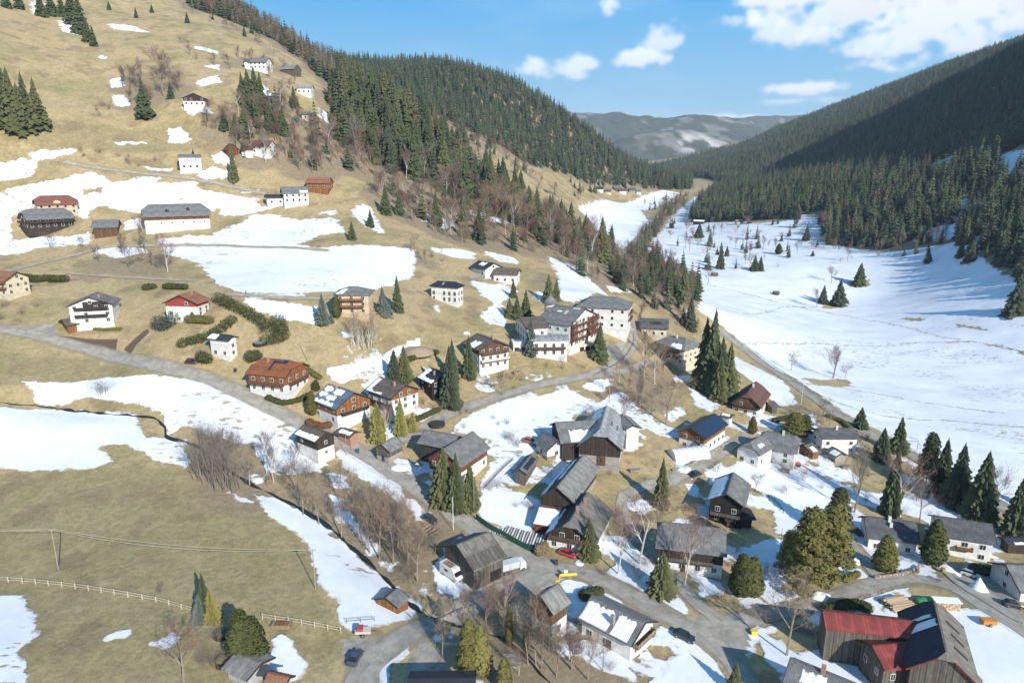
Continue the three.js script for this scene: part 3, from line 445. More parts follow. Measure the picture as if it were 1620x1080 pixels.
// paved yards
function yard(name, px, label, lift, mat) {
  const P = P2(px), shape = new THREE.Shape(P.map(([x, d]) => new THREE.Vector2(x, d))), g0 = new THREE.ShapeGeometry(shape);
  // refine so that it follows the ground
  let xs = P.map((p) => p[0]), dsx = P.map((p) => p[1]); const pos = [], uv = [], idx = [], step = 1, map = new Map();
  const inside = (x, d) => { let c = false; for (let i = 0, j = P.length - 1; i < P.length; j = i++) if ((P[i][1] > d) !== (P[j][1] > d) && x < (P[j][0] - P[i][0]) * (d - P[i][1]) / (P[j][1] - P[i][1]) + P[i][0]) c = !c; return c; };
  const v = (i, j) => { const k = i * 5000 + j; if (!map.has(k)) { const x = i * step + (hash2(i, j) - 0.5) * 0.5, d = j * step + (hash2(j, i + 9) - 0.5) * 0.5; map.set(k, pos.length / 3); pos.push(x, hgt(x, d) + lift, -d); uv.push(x / 16, d / 16); } return map.get(k); };
  for (let i = Math.floor(Math.min(...xs)); i < Math.max(...xs); i++) for (let j = Math.floor(Math.min(...dsx)); j < Math.max(...dsx); j++) if (inside(i + 0.5, j + 0.5)) { const a = v(i, j), b = v(i + 1, j), c = v(i + 1, j + 1), e = v(i, j + 1); idx.push(a, b, e, b, c, e); }
  const g = new THREE.BufferGeometry(); g.setAttribute('position', new THREE.Float32BufferAttribute(pos, 3)); g.setAttribute('uv', new THREE.Float32BufferAttribute(uv, 2)); g.setIndex(idx); g.computeVertexNormals(); g0.dispose();
  top(mesh(g, mat || roadMats[0]), name, label, null, null, 'structure');
}
yard('barn_yard', [[770, 905], [800, 880], [850, 890], [885, 905], [872, 928], [820, 938], [790, 925]], 'asphalt yard in front of the grey barn at the junction', 0.04);
yard('parking_place', [[540, 1010], [590, 1005], [600, 1020], [570, 1055], [545, 1060]], 'small paved parking place by the white fence', 0.035);
yard('concrete_yard', [[672, 1012], [710, 1035], [705, 1080], [640, 1085], [650, 1040]], 'pale concrete yard beside the brook road', 0.03);
yard('house_forecourt', [[0, 516], [85, 512], [92, 528], [60, 530], [0, 522]], 'grey forecourt before the large white house', 0.045);
yard('junction', [[1085, 975], [1130, 972], [1180, 978], [1190, 1000], [1178, 1035], [1150, 1035]], 'wide asphalt junction with dark tyre lines', 0.03);
yard('chalet_forecourt', [[392, 608], [450, 618], [440, 634], [415, 628]], 'paved forecourt of the red roofed chalet', 0.028);
yard('shaded_yard', [[1490, 895], [1530, 890], [1600, 930], [1620, 990], [1570, 955], [1530, 930]], 'dark asphalt yard beside the white tent', 0.03);
yard('hotel_forecourt', [[960, 545], [990, 540], [992, 552], [970, 568], [958, 560]], 'paved forecourt below the hotel', 0.04);
// the brook
top(mesh(roadSheet(BROOK, 0.42, 0.1, 0.25, 2), new THREE.MeshPhysicalMaterial({ color: lin(0.02, 0.024, 0.022), roughness: 0.12, ior: 1.33 })), 'brook_water', 'dark narrow brook winding through the gully', null, null, 'structure');
// far hills closing the valley
{
  const pos = [], idx = [], col = [], nx = 420, nd = 150;
  for (let j = 0; j < nd; j++) for (let i = 0; i < nx; i++) {
    const x = -800 + i / (nx - 1) * 4200, d = 2700 + Math.pow(j / (nd - 1), 1.3) * 3300;
    const u = x / d; // two ridges, the nearer one higher towards the sunny side
    const r1 = 330 * Math.exp(-Math.pow((d - 4300) / 900, 2)) * (1 - sstep(900, 1900, x) * 0.5), r2 = 395 * Math.exp(-Math.pow((d - 5600) / 500, 2)), r3 = 170 * Math.exp(-Math.pow((d - 3200) / 320, 2)) * Math.exp(-Math.pow((x - 760) / 420, 2));
    const n = (fbm(x / 420, d / 420, 5) - 0.5);
    const y = 45 + Math.max(r1 * (1 + 0.3 * n), r2 * (1 + 0.25 * n), r3 * (1 + 0.5 * n)) + n * 60;
    pos.push(x * K, (y - 70) * K + CAM_Y, -d * K);
    const f = fbm(x / 120 + 9, d / 160, 5), tone = 0.65 + 0.7 * fbm(x / 26, d / 26, 3), open = sstep(0.57, 0.63, f) * 0.75, clear = sstep(0.45, 0.55, fbm(x / 90, d / 90, 3)) * Math.exp(-Math.pow((x - 800) / 170, 2) - Math.pow((d - 3050) / 110, 2)) * 1.1;
    const s = clamp(Math.max(open * 0.35, clear)); col.push(mix(0.075, 0.5, s) * tone, mix(0.08, 0.46, s) * tone, mix(0.05, 0.42, s) * tone);
    if (i < nx - 1 && j < nd - 1) { const k = j * nx + i; idx.push(k, k + 1, k + nx, k + 1, k + nx + 1, k + nx); }
  }
  const g = new THREE.BufferGeometry(); g.setAttribute('position', new THREE.Float32BufferAttribute(pos, 3)); g.setAttribute('color', new THREE.Float32BufferAttribute(col, 3)); g.setIndex(idx); g.computeVertexNormals();
  top(mesh(g, std([1, 1, 1], { vertexColors: true })), 'hills', 'distant wooded hills at the end of the valley', null, null, 'structure');
}
// ---------------------------------------------------------------- building materials
function pattern(S, fn, cs = true) { const a = new Uint8Array(S * S * 4); for (let y = 0; y < S; y++) for (let x = 0; x < S; x++) { const v = fn(x / S, y / S, x, y), o = (y * S + x) * 4; if (typeof v === 'number') a[o] = a[o + 1] = a[o + 2] = clamp(v) * 255; else for (let k = 0; k < 3; k++) a[o + k] = clamp(v[k]) * 255; a[o + 3] = 255; } const t = new THREE.DataTexture(a, S, S); t.wrapS = t.wrapT = THREE.RepeatWrapping; t.magFilter = THREE.LinearFilter; t.minFilter = THREE.LinearFilter; if (cs) t.colorSpace = THREE.SRGBColorSpace; t.needsUpdate = true; return t; }
const pfbm = (x, y, o, P) => { // tiles with period P
  let s = 0, a = 0.5, n = 0, f = 1; for (let i = 0; i < o; i++) { const X = x * f, Y = y * f, p = P * f, xi = Math.floor(X), yi = Math.floor(Y), fx = X - xi, fy = Y - yi, u = fx * fx * (3 - 2 * fx), v = fy * fy * (3 - 2 * fy), h = (i2, j2) => hash2(((i2 % p) + p) % p + i * 71, ((j2 % p) + p) % p); s += a * mix(mix(h(xi, yi), h(xi + 1, yi), u), mix(h(xi, yi + 1), h(xi + 1, yi + 1), u), v); n += a; a *= 0.5; f *= 2; } return s / n; };
const rows = 24;
const shingleTex = pattern(512, (u, v, x, y) => { const r = Math.floor(v * rows), c = Math.floor(u * 20 + (r % 2) * 0.5), k = hash2(c % 20, r); return 0.80 + 0.12 * (k - 0.5) + 0.26 * (pfbm(u * 4, v * 4, 4, 4) - 0.5) + 0.16 * (pfbm(u * 16, v * 2, 2, 16) - 0.5) - ((v * rows) % 1 < 0.14 ? 0.16 : 0); });
const shingleBump = pattern(256, (u, v) => ((v * rows) % 1), false);
const tileTex = pattern(512, (u, v) => { const r = Math.floor(v * 20), c = Math.floor(u * 26), k = hash2(c, r + 50); return 0.82 + 0.16 * (k - 0.5) + 0.26 * (pfbm(u * 4, v * 4, 4, 4) - 0.5) - ((v * 20) % 1 < 0.15 ? 0.14 : 0); });
const seamTex = pattern(512, (u, v) => 0.80 + 0.42 * (pfbm(u * 4, v * 4, 5, 4) - 0.5) + 0.14 * (hash2(Math.floor(u * 14), 5) - 0.5) - ((u * 14) % 1 < 0.1 ? 0.14 : 0));
const seamBump = pattern(256, (u, v) => Math.max(0, 1 - Math.abs(((u * 14) % 1) - 0.05) * 12), false);
const boardTex = pattern(512, (u, v) => { const c = Math.floor(u * 28), k = hash2(c, 3); return 0.76 + 0.28 * (k - 0.5) + 0.3 * (pfbm(u * 28, v * 3, 3, 28) - 0.5) - ((u * 28) % 1 < 0.12 ? 0.22 : 0); });
const plasterTex = pattern(512, (u, v) => 0.9 + 0.22 * (pfbm(u * 4, v * 4, 5, 4) - 0.5) + 0.1 * (pfbm(u * 16, v * 2, 3, 16) - 0.5));
const sheetTex = pattern(512, (u, v) => { const c = Math.floor(u * 12), r = Math.floor(v * 3); return 0.82 + 0.18 * (hash2(c, r + 9) - 0.5) + 0.22 * (pfbm(u * 8, v * 4, 4, 8) - 0.5) - ((u * 12) % 1 < 0.05 ? 0.2 : 0); });
const M = {
  greyRoof: std([0.265, 0.262, 0.255], { map: shingleTex, bumpMap: shingleBump, bumpScale: 0.03 }), paleRoof: std([0.33, 0.32, 0.295], { map: sheetTex, bumpMap: seamBump, bumpScale: 0.03 }), oldRoof: std([0.26, 0.235, 0.20], { map: sheetTex, bumpMap: shingleBump, bumpScale: 0.04 }),
  slateRoof: std([0.145, 0.146, 0.152], { map: shingleTex, bumpMap: shingleBump, bumpScale: 0.02 }), darkRoof: std([0.055, 0.058, 0.07], { map: shingleTex, bumpMap: shingleBump, bumpScale: 0.02, roughness: 0.7 }), navyRoof: std([0.035, 0.038, 0.055], { map: shingleTex, bumpMap: shingleBump, bumpScale: 0.03, roughness: 0.7 }),  // navyRoof also serves as painted shade on some roof slopes facing away
  brownRoof: std([0.20, 0.155, 0.125], { map: shingleTex, bumpMap: shingleBump, bumpScale: 0.03 }), redTile: std([0.33, 0.125, 0.08], { map: tileTex, bumpMap: shingleBump, bumpScale: 0.05 }), orangeTile: std([0.42, 0.185, 0.105], { map: tileTex, bumpMap: shingleBump, bumpScale: 0.05 }), rustTile: std([0.38, 0.125, 0.05], { map: tileTex, bumpMap: shingleBump, bumpScale: 0.05 }), maroonTile: std([0.20, 0.095, 0.075], { map: tileTex, bumpMap: shingleBump, bumpScale: 0.05 }),
  redMetal: std([0.36, 0.068, 0.056], { map: seamTex, bumpMap: seamBump, bumpScale: 0.05, roughness: 0.8 }), whiteMetal: std([0.50, 0.51, 0.52], { map: seamTex, bumpMap: seamBump, bumpScale: 0.04, roughness: 0.5 }), blueMetal: std([0.20, 0.27, 0.36], { map: seamTex, bumpMap: seamBump, bumpScale: 0.04, roughness: 0.5 }), tanRoof: std([0.34, 0.265, 0.175], { map: shingleTex, bumpMap: shingleBump, bumpScale: 0.03 }),
  white: std([0.80, 0.785, 0.75], { map: plasterTex }), cream: std([0.70, 0.62, 0.46], { map: plasterTex }), peach: std([0.66, 0.5, 0.34], { map: plasterTex }), grey: std([0.42, 0.42, 0.41], { map: plasterTex }), stone: std([0.36, 0.33, 0.29], { map: plasterTex }), red: std([0.34, 0.055, 0.045], { map: plasterTex }), pink: std([0.68, 0.56, 0.53], { map: plasterTex }),
  wood: std([0.20, 0.105, 0.055], { map: boardTex }), darkWood: std([0.075, 0.052, 0.038], { map: boardTex }), blackWood: std([0.028, 0.022, 0.019], { map: boardTex }), orangeWood: std([0.40, 0.165, 0.055], { map: boardTex }), greyWood: std([0.19, 0.165, 0.135], { map: boardTex }), redWood: std([0.27, 0.085, 0.045], { map: boardTex }), paleWood: std([0.44, 0.33, 0.2], { map: boardTex }),
  frame: std([0.62, 0.6, 0.56], { roughness: 0.6 }), frameWood: std([0.22, 0.12, 0.06], { roughness: 0.7 }), glass: new THREE.MeshPhysicalMaterial({ color: lin(0.025, 0.03, 0.036), roughness: 0.08, ior: 1.5 }), snow: std([0.80, 0.81, 0.825], { roughness: 0.85 }), brick: std([0.34, 0.2, 0.15]), concrete: std([0.36, 0.35, 0.33], { map: plasterTex }), metal: std([0.35, 0.36, 0.37], { metalness: 0.8, roughness: 0.45 }), solar: new THREE.MeshPhysicalMaterial({ color: lin(0.015, 0.02, 0.045), roughness: 0.15, clearcoat: 0.6 }),
};
const boxG = (w, h, d, x = 0, y = 0, z = 0) => { const g = new THREE.BoxGeometry(w, h, d); g.translate(x, y, z); const p = g.attributes.position, n = g.attributes.normal, uv = g.attributes.uv; for (let i = 0; i < p.count; i++) { const ax = Math.abs(n.getX(i)), ay = Math.abs(n.getY(i)); uv.setXY(i, (ax > 0.5 ? p.getZ(i) : p.getX(i)) / 4, (ay > 0.5 ? p.getZ(i) : p.getY(i)) / 4); } return g; };
const merge = (list) => list.length === 1 ? list[0] : mergeGeometries(list.map((g) => g.index ? g.toNonIndexed() : g));
function poly(pts, o = {}) {   // a flat polygon made into a plate hanging down by t; u runs along x, v along the slope
  const t = o.t ?? 0.22, a = pts[0], b = pts[1], c = pts[2], pos = [], uv = [];
  const e1 = new THREE.Vector3().subVectors(b, a), nrm = new THREE.Vector3().subVectors(c, a).cross(e1).normalize(); if (nrm.y < 0) nrm.negate();
  const ux = new THREE.Vector3(1, 0, 0).addScaledVector(nrm, -nrm.x); if (ux.lengthSq() < 1e-4 || o.alongZ) ux.set(0, 0, 1).addScaledVector(nrm, -nrm.z); ux.normalize(); const vx = new THREE.Vector3().crossVectors(nrm, ux);
  const put = (p, dy) => { pos.push(p.x, p.y - dy, p.z); uv.push(p.dot(ux) / 5, p.dot(vx) / 5); };
  const cc = new THREE.Vector3().subVectors(b, a).cross(new THREE.Vector3().subVectors(c, a)).y > 0;
  const L = cc ? pts : [...pts].reverse();
  for (let i = 1; i + 1 < L.length; i++) { put(L[0], 0); put(L[i], 0); put(L[i + 1], 0); put(L[0], t); put(L[i + 1], t); put(L[i], t); }
  for (let i = 0; i < L.length; i++) { const p = L[i], q = L[(i + 1) % L.length]; put(p, 0); put(p, t); put(q, 0); put(q, 0); put(p, t); put(q, t); }
  const g = new THREE.BufferGeometry(); g.setAttribute('position', new THREE.Float32BufferAttribute(pos, 3)); g.setAttribute('uv', new THREE.Float32BufferAttribute(uv, 2)); g.computeVertexNormals(); return g;
}
const V = (x, y, z) => new THREE.Vector3(x, y, z);
// the line of the ridge (two pixels), one corner of the eave towards the viewer and the ridge height over the ground fix a roof in space
function fit(A, B, C, H, pitch) {
  const tan = Math.tan(pitch * Math.PI / 180), m = at((A[0] + B[0]) / 2, (A[1] + B[1]) / 2, H), E = m.y;
  const onPlane = (p) => { const r = rayOf(...p), t = (E - CAM_Y) / r[1]; return V(r[0] * t, E, r[2] * t); };
  let a, b;
  if (Math.abs(rayOf(...A)[1]) < 0.02 || E > CAM_Y - 4) { const ra = rayOf(...A), rb = rayOf(...B), ta = m.d / -ra[2], tb = m.d / -rb[2]; a = V(ra[0] * ta, E, -m.d); b = V(rb[0] * tb, E, -m.d); } else { a = onPlane(A); b = onPlane(B); }
  let d = V().subVectors(b, a); d.y = 0; let L = d.length(); d.divideScalar(L);
  const rc = rayOf(...C); const solve = (n) => { const k = -tan; // y = E - tan * ((P-a).n)
    const den = rc[1] + tan * (rc[0] * n.x + rc[2] * n.z), t = (E - CAM_Y + tan * (a.x * n.x + a.z * n.z)) / den; return { t, w: (rc[0] * t - a.x) * n.x + (rc[2] * t - a.z) * n.z }; };
  let n = V(-d.z, 0, d.x), s = solve(n), s2 = solve(n.clone().negate());
  const ok = (q) => q.t > 0 && q.w > 0.5 && q.w < 40; if (!ok(s) || (ok(s2) && Math.abs(s2.t - m.d) < Math.abs(s.t - m.d) - 25)) { s = s2; d.negate(); n.negate(); }
  return { mid: V((a.x + b.x) / 2, E, (a.z + b.z) / 2), d, L, w: s.w, E, tan };
}
// the same from the middle of the ridge, its turn and its sizes (for roofs seen edge on)
function fitMid(o) { const m = at(o.m[0], o.m[1], o.H), y = (o.yaw || 0) * Math.PI / 180, to = Math.atan2(m.x, m.d); const a = y - to; return { mid: V(m.x, m.y, m.z), d: V(Math.cos(a), 0, -Math.sin(a)), L: o.L, w: o.W, E: m.y, tan: Math.tan((o.pitch ?? 28) * Math.PI / 180) }; }
let houseLog = [];
function windowPart(parent, x, y, z, ry, w, h, frameMat, simple) {
  const g = mesh(boxG(w + 0.22, h + 0.22, 0.12), frameMat, 'window', parent); g.position.set(x, y, z); g.rotation.y = ry;
  const p = mesh(boxG(w, h, 0.06), M.glass, 'pane', g); p.position.z = 0.055;
  if (!simple && w > 0.7) { const b = mesh(boxG(0.07, h, 0.05), frameMat, 'mullion', g); b.position.z = 0.08; }
  return g;
}
/* one roofed volume, added to the group root as parts. Local frame: x along the ridge, +z towards the eave seen, y = 0 at the ground under the ridge */
function volume(root, o, first) {
  const f = (o.m && fitMid(o)) || fit(o.r[0], o.r[1], o.r[2], o.H, o.pitch ?? 28), type = o.type || 'gable', tan = f.tan, H = o.H, Wr = o.w || f.w, L = f.L, ov = o.ov ?? 0.8, og = o.og ?? 0.7;
  const base = V(f.mid.x, f.E - H, f.mid.z), ry = Math.atan2(-f.d.z, f.d.x);
  houseLog.push([root.userData.label ? root.name : '', o.r ? o.r[0].join() : '', L.toFixed(1), (2 * Wr).toFixed(1), 'eave', (H - tan * Wr).toFixed(1), 'D', (-base.z).toFixed(0)].join(' '));
  let g = root;
  if (first) { root.position.copy(base); root.rotation.y = ry; }
  const pre = first ? '' : (o.part || 'wing') + '_';
  const holder = first ? root : new THREE.Group();
  if (!first) { // a wing of the same building: parts expressed in the frame of the first volume
    const q = base.clone().sub(root.position).applyAxisAngle(V(0, 1, 0), -root.rotation.y); holder.position.copy(q); holder.rotation.y = ry - root.rotation.y; holder.name = o.part || 'wing'; root.add(holder);
  }
  const w = Wr - ov, k = type === 'half' ? (o.k ?? 0.34) : 0, hx = type === 'hip' ? Wr : type === 'half' ? k * Wr * 0.8 : 0;
  const Le = L / 2 + hx * (o.hipScale ?? 1), lw = type === 'hip' ? Le - ov : Le - og, eave = H - tan * Wr, wallTop = H - tan * w - 0.12, apex = H - tan * k * Wr - 0.14, drop = o.drop ?? 3.5;
  // walls
  const prof = (y0, inset = 0) => { const s = new THREE.Shape(), ww = w - inset; s.moveTo(-ww, y0); s.lineTo(ww, y0); s.lineTo(ww, wallTop); if (type === 'gable') s.lineTo(0, H - 0.16); else if (type === 'half') { s.lineTo(k * Wr, apex); s.lineTo(-k * Wr, apex); } s.lineTo(-ww, wallTop); return s; };
  const ext = (y0, half, inset = 0) => { const e = new THREE.ExtrudeGeometry(prof(y0, inset), { depth: half * 2, bevelEnabled: false, steps: 1 }); e.translate(0, 0, -half); e.rotateY(Math.PI / 2); const p = e.attributes.position, n = e.attributes.normal, uv = e.attributes.uv; for (let i = 0; i < p.count; i++) uv.setXY(i, (Math.abs(n.getX(i)) > 0.5 ? p.getZ(i) : p.getX(i)) / 4, p.getY(i) / 4); return e; };
  const split = o.split ?? null; // height where plaster ends and wood begins
  if (split !== null) { mesh(boxG(2 * lw, split + drop, 2 * w, 0, (split - drop) / 2, 0), o.lower || M.white, 'wall', holder); const up = mesh(ext(split, lw + 0.06, -0.06), o.upper || M.darkWood, 'upper_wall', holder); }
  else mesh(ext(-drop, lw), o.wall || M.white, 'wall', holder);
  // roof
  const rt = o.t ?? 0.24, y = (z) => H - tan * Math.abs(z), plates = [];
  for (const s of [1, -1]) {
    if (type === 'gable') plates.push(poly([V(-Le, H, 0), V(Le, H, 0), V(Le, y(Wr), s * Wr), V(-Le, y(Wr), s * Wr)], { t: rt }));
    else if (type === 'hip') plates.push(poly([V(-L / 2, H, 0), V(L / 2, H, 0), V(Le, eave, s * Wr), V(-Le, eave, s * Wr)], { t: rt }), poly([V(s * L / 2, H, 0), V(s * Le, eave, Wr), V(s * Le, eave, -Wr)], { t: rt, alongZ: true }));
    else plates.push(poly([V(-L / 2, H, 0), V(L / 2, H, 0), V(Le, y(k * Wr), s * k * Wr), V(Le, eave, s * Wr), V(-Le, eave, s * Wr), V(-Le, y(k * Wr), s * k * Wr)], { t: rt }), poly([V(s * L / 2, H, 0), V(s * Le, y(k * Wr), k * Wr), V(s * Le, y(k * Wr), -k * Wr)], { t: rt, alongZ: true }));
  }
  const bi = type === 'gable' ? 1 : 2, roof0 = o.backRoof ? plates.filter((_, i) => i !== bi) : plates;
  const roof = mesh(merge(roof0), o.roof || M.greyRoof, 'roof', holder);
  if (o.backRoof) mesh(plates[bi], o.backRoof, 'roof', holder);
  if (!o.simple) { // ridge cap and barge boards
    mesh(merge([boxG(L, 0.1, 0.36, 0, H + 0.03, 0)]), o.cap || o.roof || M.greyRoof, 'ridge_cap', roof);
    if (type !== 'hip') { const bs = []; for (const e of [-1, 1]) for (const s of [-1, 1]) { const z0 = k * Wr, z1 = Wr, len = Math.hypot(z1 - z0, tan * (z1 - z0)), b = boxG(0.1, 0.3, len); b.rotateX(s * Math.atan(tan)); b.translate(e * (Le + 0.055), (y(z0) + y(z1)) / 2 - 0.1, s * (z0 + z1) / 2); bs.push(b); } for (const b of bs) mesh(b, o.barge || M.darkWood, 'barge_board', roof); }
  }
  for (const [cx, cz, ch = 1.2, cm] of o.chimneys || []) { const c = mesh(boxG(0.7, ch + 1, 0.7), cm || M.brick, 'chimney', roof); c.position.set(cx * L / 2, y(cz * Wr) + ch / 2 - 0.3, cz * Wr); }
  // snow lying on the roof: [side, along from, along to, down from, down to] as shares
  const rn = rng(Math.round(Math.abs(base.x * 13 + base.z * 7)) + 3);
  for (const [side, u0, u1, v0, v1] of o.snow || []) {
    const n = 26, up = [], dn = [], jit = (i, q) => (fbm(i * 0.45 + q * 9 + base.x, q, 3) - 0.5) * 0.22, lim = (u, vv) => { const half = type === 'hip' ? mix(L / 2, Le, vv) : type === 'half' ? mix(L / 2, Le, clamp(vv / k)) : Le; return u * half * 0.985; };
    for (let i = 0; i <= n; i++) { const u = mix(u0, u1, i / n), va = clamp(v0 + (v0 > 0.06 ? jit(i, 1) : 0), 0.01, 0.985), vb = clamp(v1 + (v1 < 0.94 ? jit(i, 5) : 0), va + 0.02, 0.99); up.push([u + (u0 > -0.95 ? jit(3, va * 9) * 0.4 : 0), va]); dn.push([u, vb]); }
    const q = (u, v, hh) => V(lim(u, v), y(v * Wr) + hh, side * v * Wr), pos = [], th = o.snowT ?? 0.16;
    const tri = (a, b, c) => { for (const p of [a, b, c]) pos.push(p.x, p.y, p.z); };
    const nv = 5; for (let i = 0; i < n; i++) for (let j = 0; j < nv; j++) {
      const P = (ii, jj, hh) => { const a = up[ii], b = dn[ii], v = mix(a[1], b[1], jj / nv); const e = (jj === 0 || jj === nv || ii === 0 || ii === n) ? 0.35 : 1; return q(mix(a[0], b[0], jj / nv), v, hh ? hh * e * (0.7 + 0.6 * noise2(ii * 0.7 + base.x, jj * 0.9)) : -0.02); };
      const a = P(i, j, th), b = P(i + 1, j, th), c = P(i + 1, j + 1, th), d = P(i, j + 1, th); if (side > 0) { tri(a, d, b); tri(b, d, c); } else { tri(a, b, d); tri(b, c, d); }
      const edge = (p0, p1, q0, q1) => { tri(p0, q0, p1); tri(p1, q0, q1); };
      if (j === 0) edge(a, b, P(i, j, 0), P(i + 1, j, 0)); if (j === nv - 1) edge(c, d, P(i + 1, j + 1, 0), P(i, j + 1, 0)); if (i === 0) edge(d, a, P(i, j + 1, 0), P(i, j, 0)); if (i === n - 1) edge(b, c, P(i + 1, j, 0), P(i + 1, j + 1, 0));
    }
    const g2 = new THREE.BufferGeometry(); g2.setAttribute('position', new THREE.Float32BufferAttribute(pos, 3)); g2.computeVertexNormals();
    mesh(g2, M.snow, 'snow_cover', roof);
  }
  for (const [side, u0, u1, v0, v1, m2, nm] of o.panels || []) { const z0 = v0 * Wr, z1 = v1 * Wr, len = (z1 - z0) * Math.hypot(1, tan), x0 = u0 * L / 2, x1 = u1 * L / 2, b = boxG(x1 - x0, 0.08, len); b.rotateX(side * Math.atan(tan)); const p = mesh(b, m2 || M.solar, nm || 'solar_panel', roof); p.position.set((x0 + x1) / 2, (y(z0) + y(z1)) / 2 + 0.1, side * (z0 + z1) / 2); }
  for (const [side, u, v, dw = 2.2] of o.dormers || []) { const z = v * Wr, yy = y(z), gz = side * (z + 0.9); const s = new THREE.Shape(); s.moveTo(-dw / 2, -0.6); s.lineTo(dw / 2, -0.6); s.lineTo(dw / 2, 0.7); s.lineTo(0, 1.3); s.lineTo(-dw / 2, 0.7); const e = new THREE.ExtrudeGeometry(s, { depth: 2.2, bevelEnabled: false }); e.translate(0, 0, -2.2); if (side < 0) e.rotateY(Math.PI); const dm = mesh(e, o.dormerWall || o.upper || o.wall || M.white, 'dormer', roof); dm.position.set(u * L / 2, yy - 0.25, gz); }
  // openings on the sides that can be seen
  const fm = o.frame || M.frame, simple = o.simple || -base.z > 300, sp = o.spacing ?? 2.9, ww = o.win ?? 1.05, wh = o.winH ?? 1.2;
  const toCam = V(-base.x, 0, -base.z).normalize(), endSide = f.d.dot(toCam) > 0 ? 1 : -1;
  const lows = o.floors ?? [1.5, 4.2].filter((q) => q + 0.8 < wallTop);
  const sides = o.sides || ['front', 'end'];
  const pz = split !== null ? 0.06 : 0, skip = o.skip ?? 0.12;
  if (!o.blind) for (const sd of sides) {
    if (sd === 'front') { const n = Math.max(1, Math.floor((2 * lw - 1.2) / sp)); for (const fy of lows) for (let i = 0; i < n; i++) { if (rn() < skip) continue; const x = -lw + (i + 0.5) * 2 * lw / n; const z = w + (fy > (split ?? 99) ? 0.06 : 0) + 0.02; if (fy + wh / 2 < wallTop - 0.15) windowPart(holder, x, fy, z, 0, ww, wh, fm, simple); } }
    else { const es = sd === 'end' ? endSide : -endSide, ry2 = es * Math.PI / 2; const fl = o.endFloors ?? (type === 'hip' ? lows : [...lows, ...(apex - wallTop > 2.2 ? [wallTop + 0.7] : [])]);
      for (const fy of fl) { const hw = fy + wh / 2 < wallTop ? w : Math.max(0.8, (H - 0.6 - fy - wh / 2) / tan), n = Math.max(1, Math.floor((2 * hw - 0.8) / sp)); for (let i = 0; i < n; i++) { if (rn() < skip) continue; const z = -hw + (i + 0.5) * 2 * hw / n; windowPart(holder, es * (lw + (fy > (split ?? 99) ? 0.12 : 0.02)), fy, z, ry2, ww, wh, fm, simple); } } }
  }
  for (const [sd, fy, ext2 = 1, dep = 1.1, bm] of o.balconies || []) { // floor, railing with boards
    const b = new THREE.Group(); b.name = 'balcony'; const len = (sd === 'front' ? 2 * lw : 2 * w) * ext2; mesh(boxG(len, 0.14, dep, 0, 0, dep / 2), M.darkWood, 'balcony_floor', b); mesh(merge([boxG(len, 0.75, 0.07, 0, 0.55, dep), boxG(len + 0.1, 0.1, 0.16, 0, 0.97, dep), boxG(0.07, 0.8, dep, len / 2, 0.5, dep / 2), boxG(0.07, 0.8, dep, -len / 2, 0.5, dep / 2)]), bm || M.orangeWood, 'railing', b);
    if (sd === 'front') { b.position.set(0, fy, w + 0.07 * (split !== null)); } else { const es = sd === 'end' ? endSide : -endSide; b.rotation.y = es * Math.PI / 2; b.position.set(es * (lw + 0.06), fy, 0); } holder.add(shadows(b));
  }
  for (const [sd, u0, u1, y0, y1, cm] of o.clad || []) { const hw = sd === 'front' ? lw : w, b = mesh(boxG((u1 - u0) * hw, y1 - y0, 0.07), cm || M.darkWood, 'cladding', holder), uc = (u0 + u1) / 2 * hw; if (sd === 'front') b.position.set(uc, (y0 + y1) / 2, w + 0.02); else { const es = sd === 'end' ? endSide : -endSide; b.rotation.y = es * Math.PI / 2; b.position.set(es * (lw + 0.02), (y0 + y1) / 2, -es * uc); } }
  for (const [sd, u, dw = 1, dh = 2.1, dm, y0 = 0] of o.doors || []) { const d = mesh(boxG(dw, dh, 0.1), dm || M.wood, 'door', holder); const h = mesh(boxG(0.08, 0.2, 0.08, dw * 0.35, 0, 0.08), M.metal, 'handle', d); if (sd === 'front') d.position.set(u * lw, y0 + dh / 2, w + 0.05); else { const es = sd === 'end' ? endSide : -endSide; d.rotation.y = es * Math.PI / 2; d.position.set(es * (lw + 0.05), y0 + dh / 2, u * w); } }
  return { w, lw, wallTop, endSide, holder, tan, base, ry, eave };
}
function house(name, label, cat, vols, group) {
  const g = new THREE.Group(); g.userData.label = label; g.name = name;
  const info = vols.map((v, i) => volume(g, v, i === 0));
  top(g, name, label, cat, group); g.userData.info = undefined; delete g.userData.info; return { g, info };
}
// ---------------------------------------------------------------- buildings: ridge ends, eave corner (photo pixels), ridge height in metres
house('apartment_house', 'cream house with orange tiled roof and two long wooden balconies beside a clipped hedge', 'house', [{ r: [[-30, 427], [26, 430], [36, 446]], H: 9, pitch: 26, roof: M.orangeTile, wall: M.cream, balconies: [['front', 2.6], ['front', 5]], floors: [1.4, 3.9, 6] }]);
house('guest_house', 'tall white house with brown timbered gable and solar panels on its grey roof', 'house', [{ r: [[139, 470], [153, 461.5], [110, 481]], H: 10.5, pitch: 22, roof: M.greyRoof, wall: M.white, clad: [['end', -0.35, 0.85, 5, 8.6, M.darkWood]], floors: [1.5, 4.2, 6.6], endFloors: [1.5, 4, 6.5, 8.4], balconies: [['end', 2.9, 0.75, 1.2, M.darkWood], ['end', 5.6, 0.75, 1, M.darkWood]], panels: [[-1, -0.3, 0.3, 0.2, 0.7]], chimneys: [[0.3, -0.3, 1]] }, { r: [[96, 505], [118, 502], [124, 512]], H: 3.6, pitch: 20, roof: M.brownRoof, wall: M.orangeWood, blind: true, part: 'garage' }]);
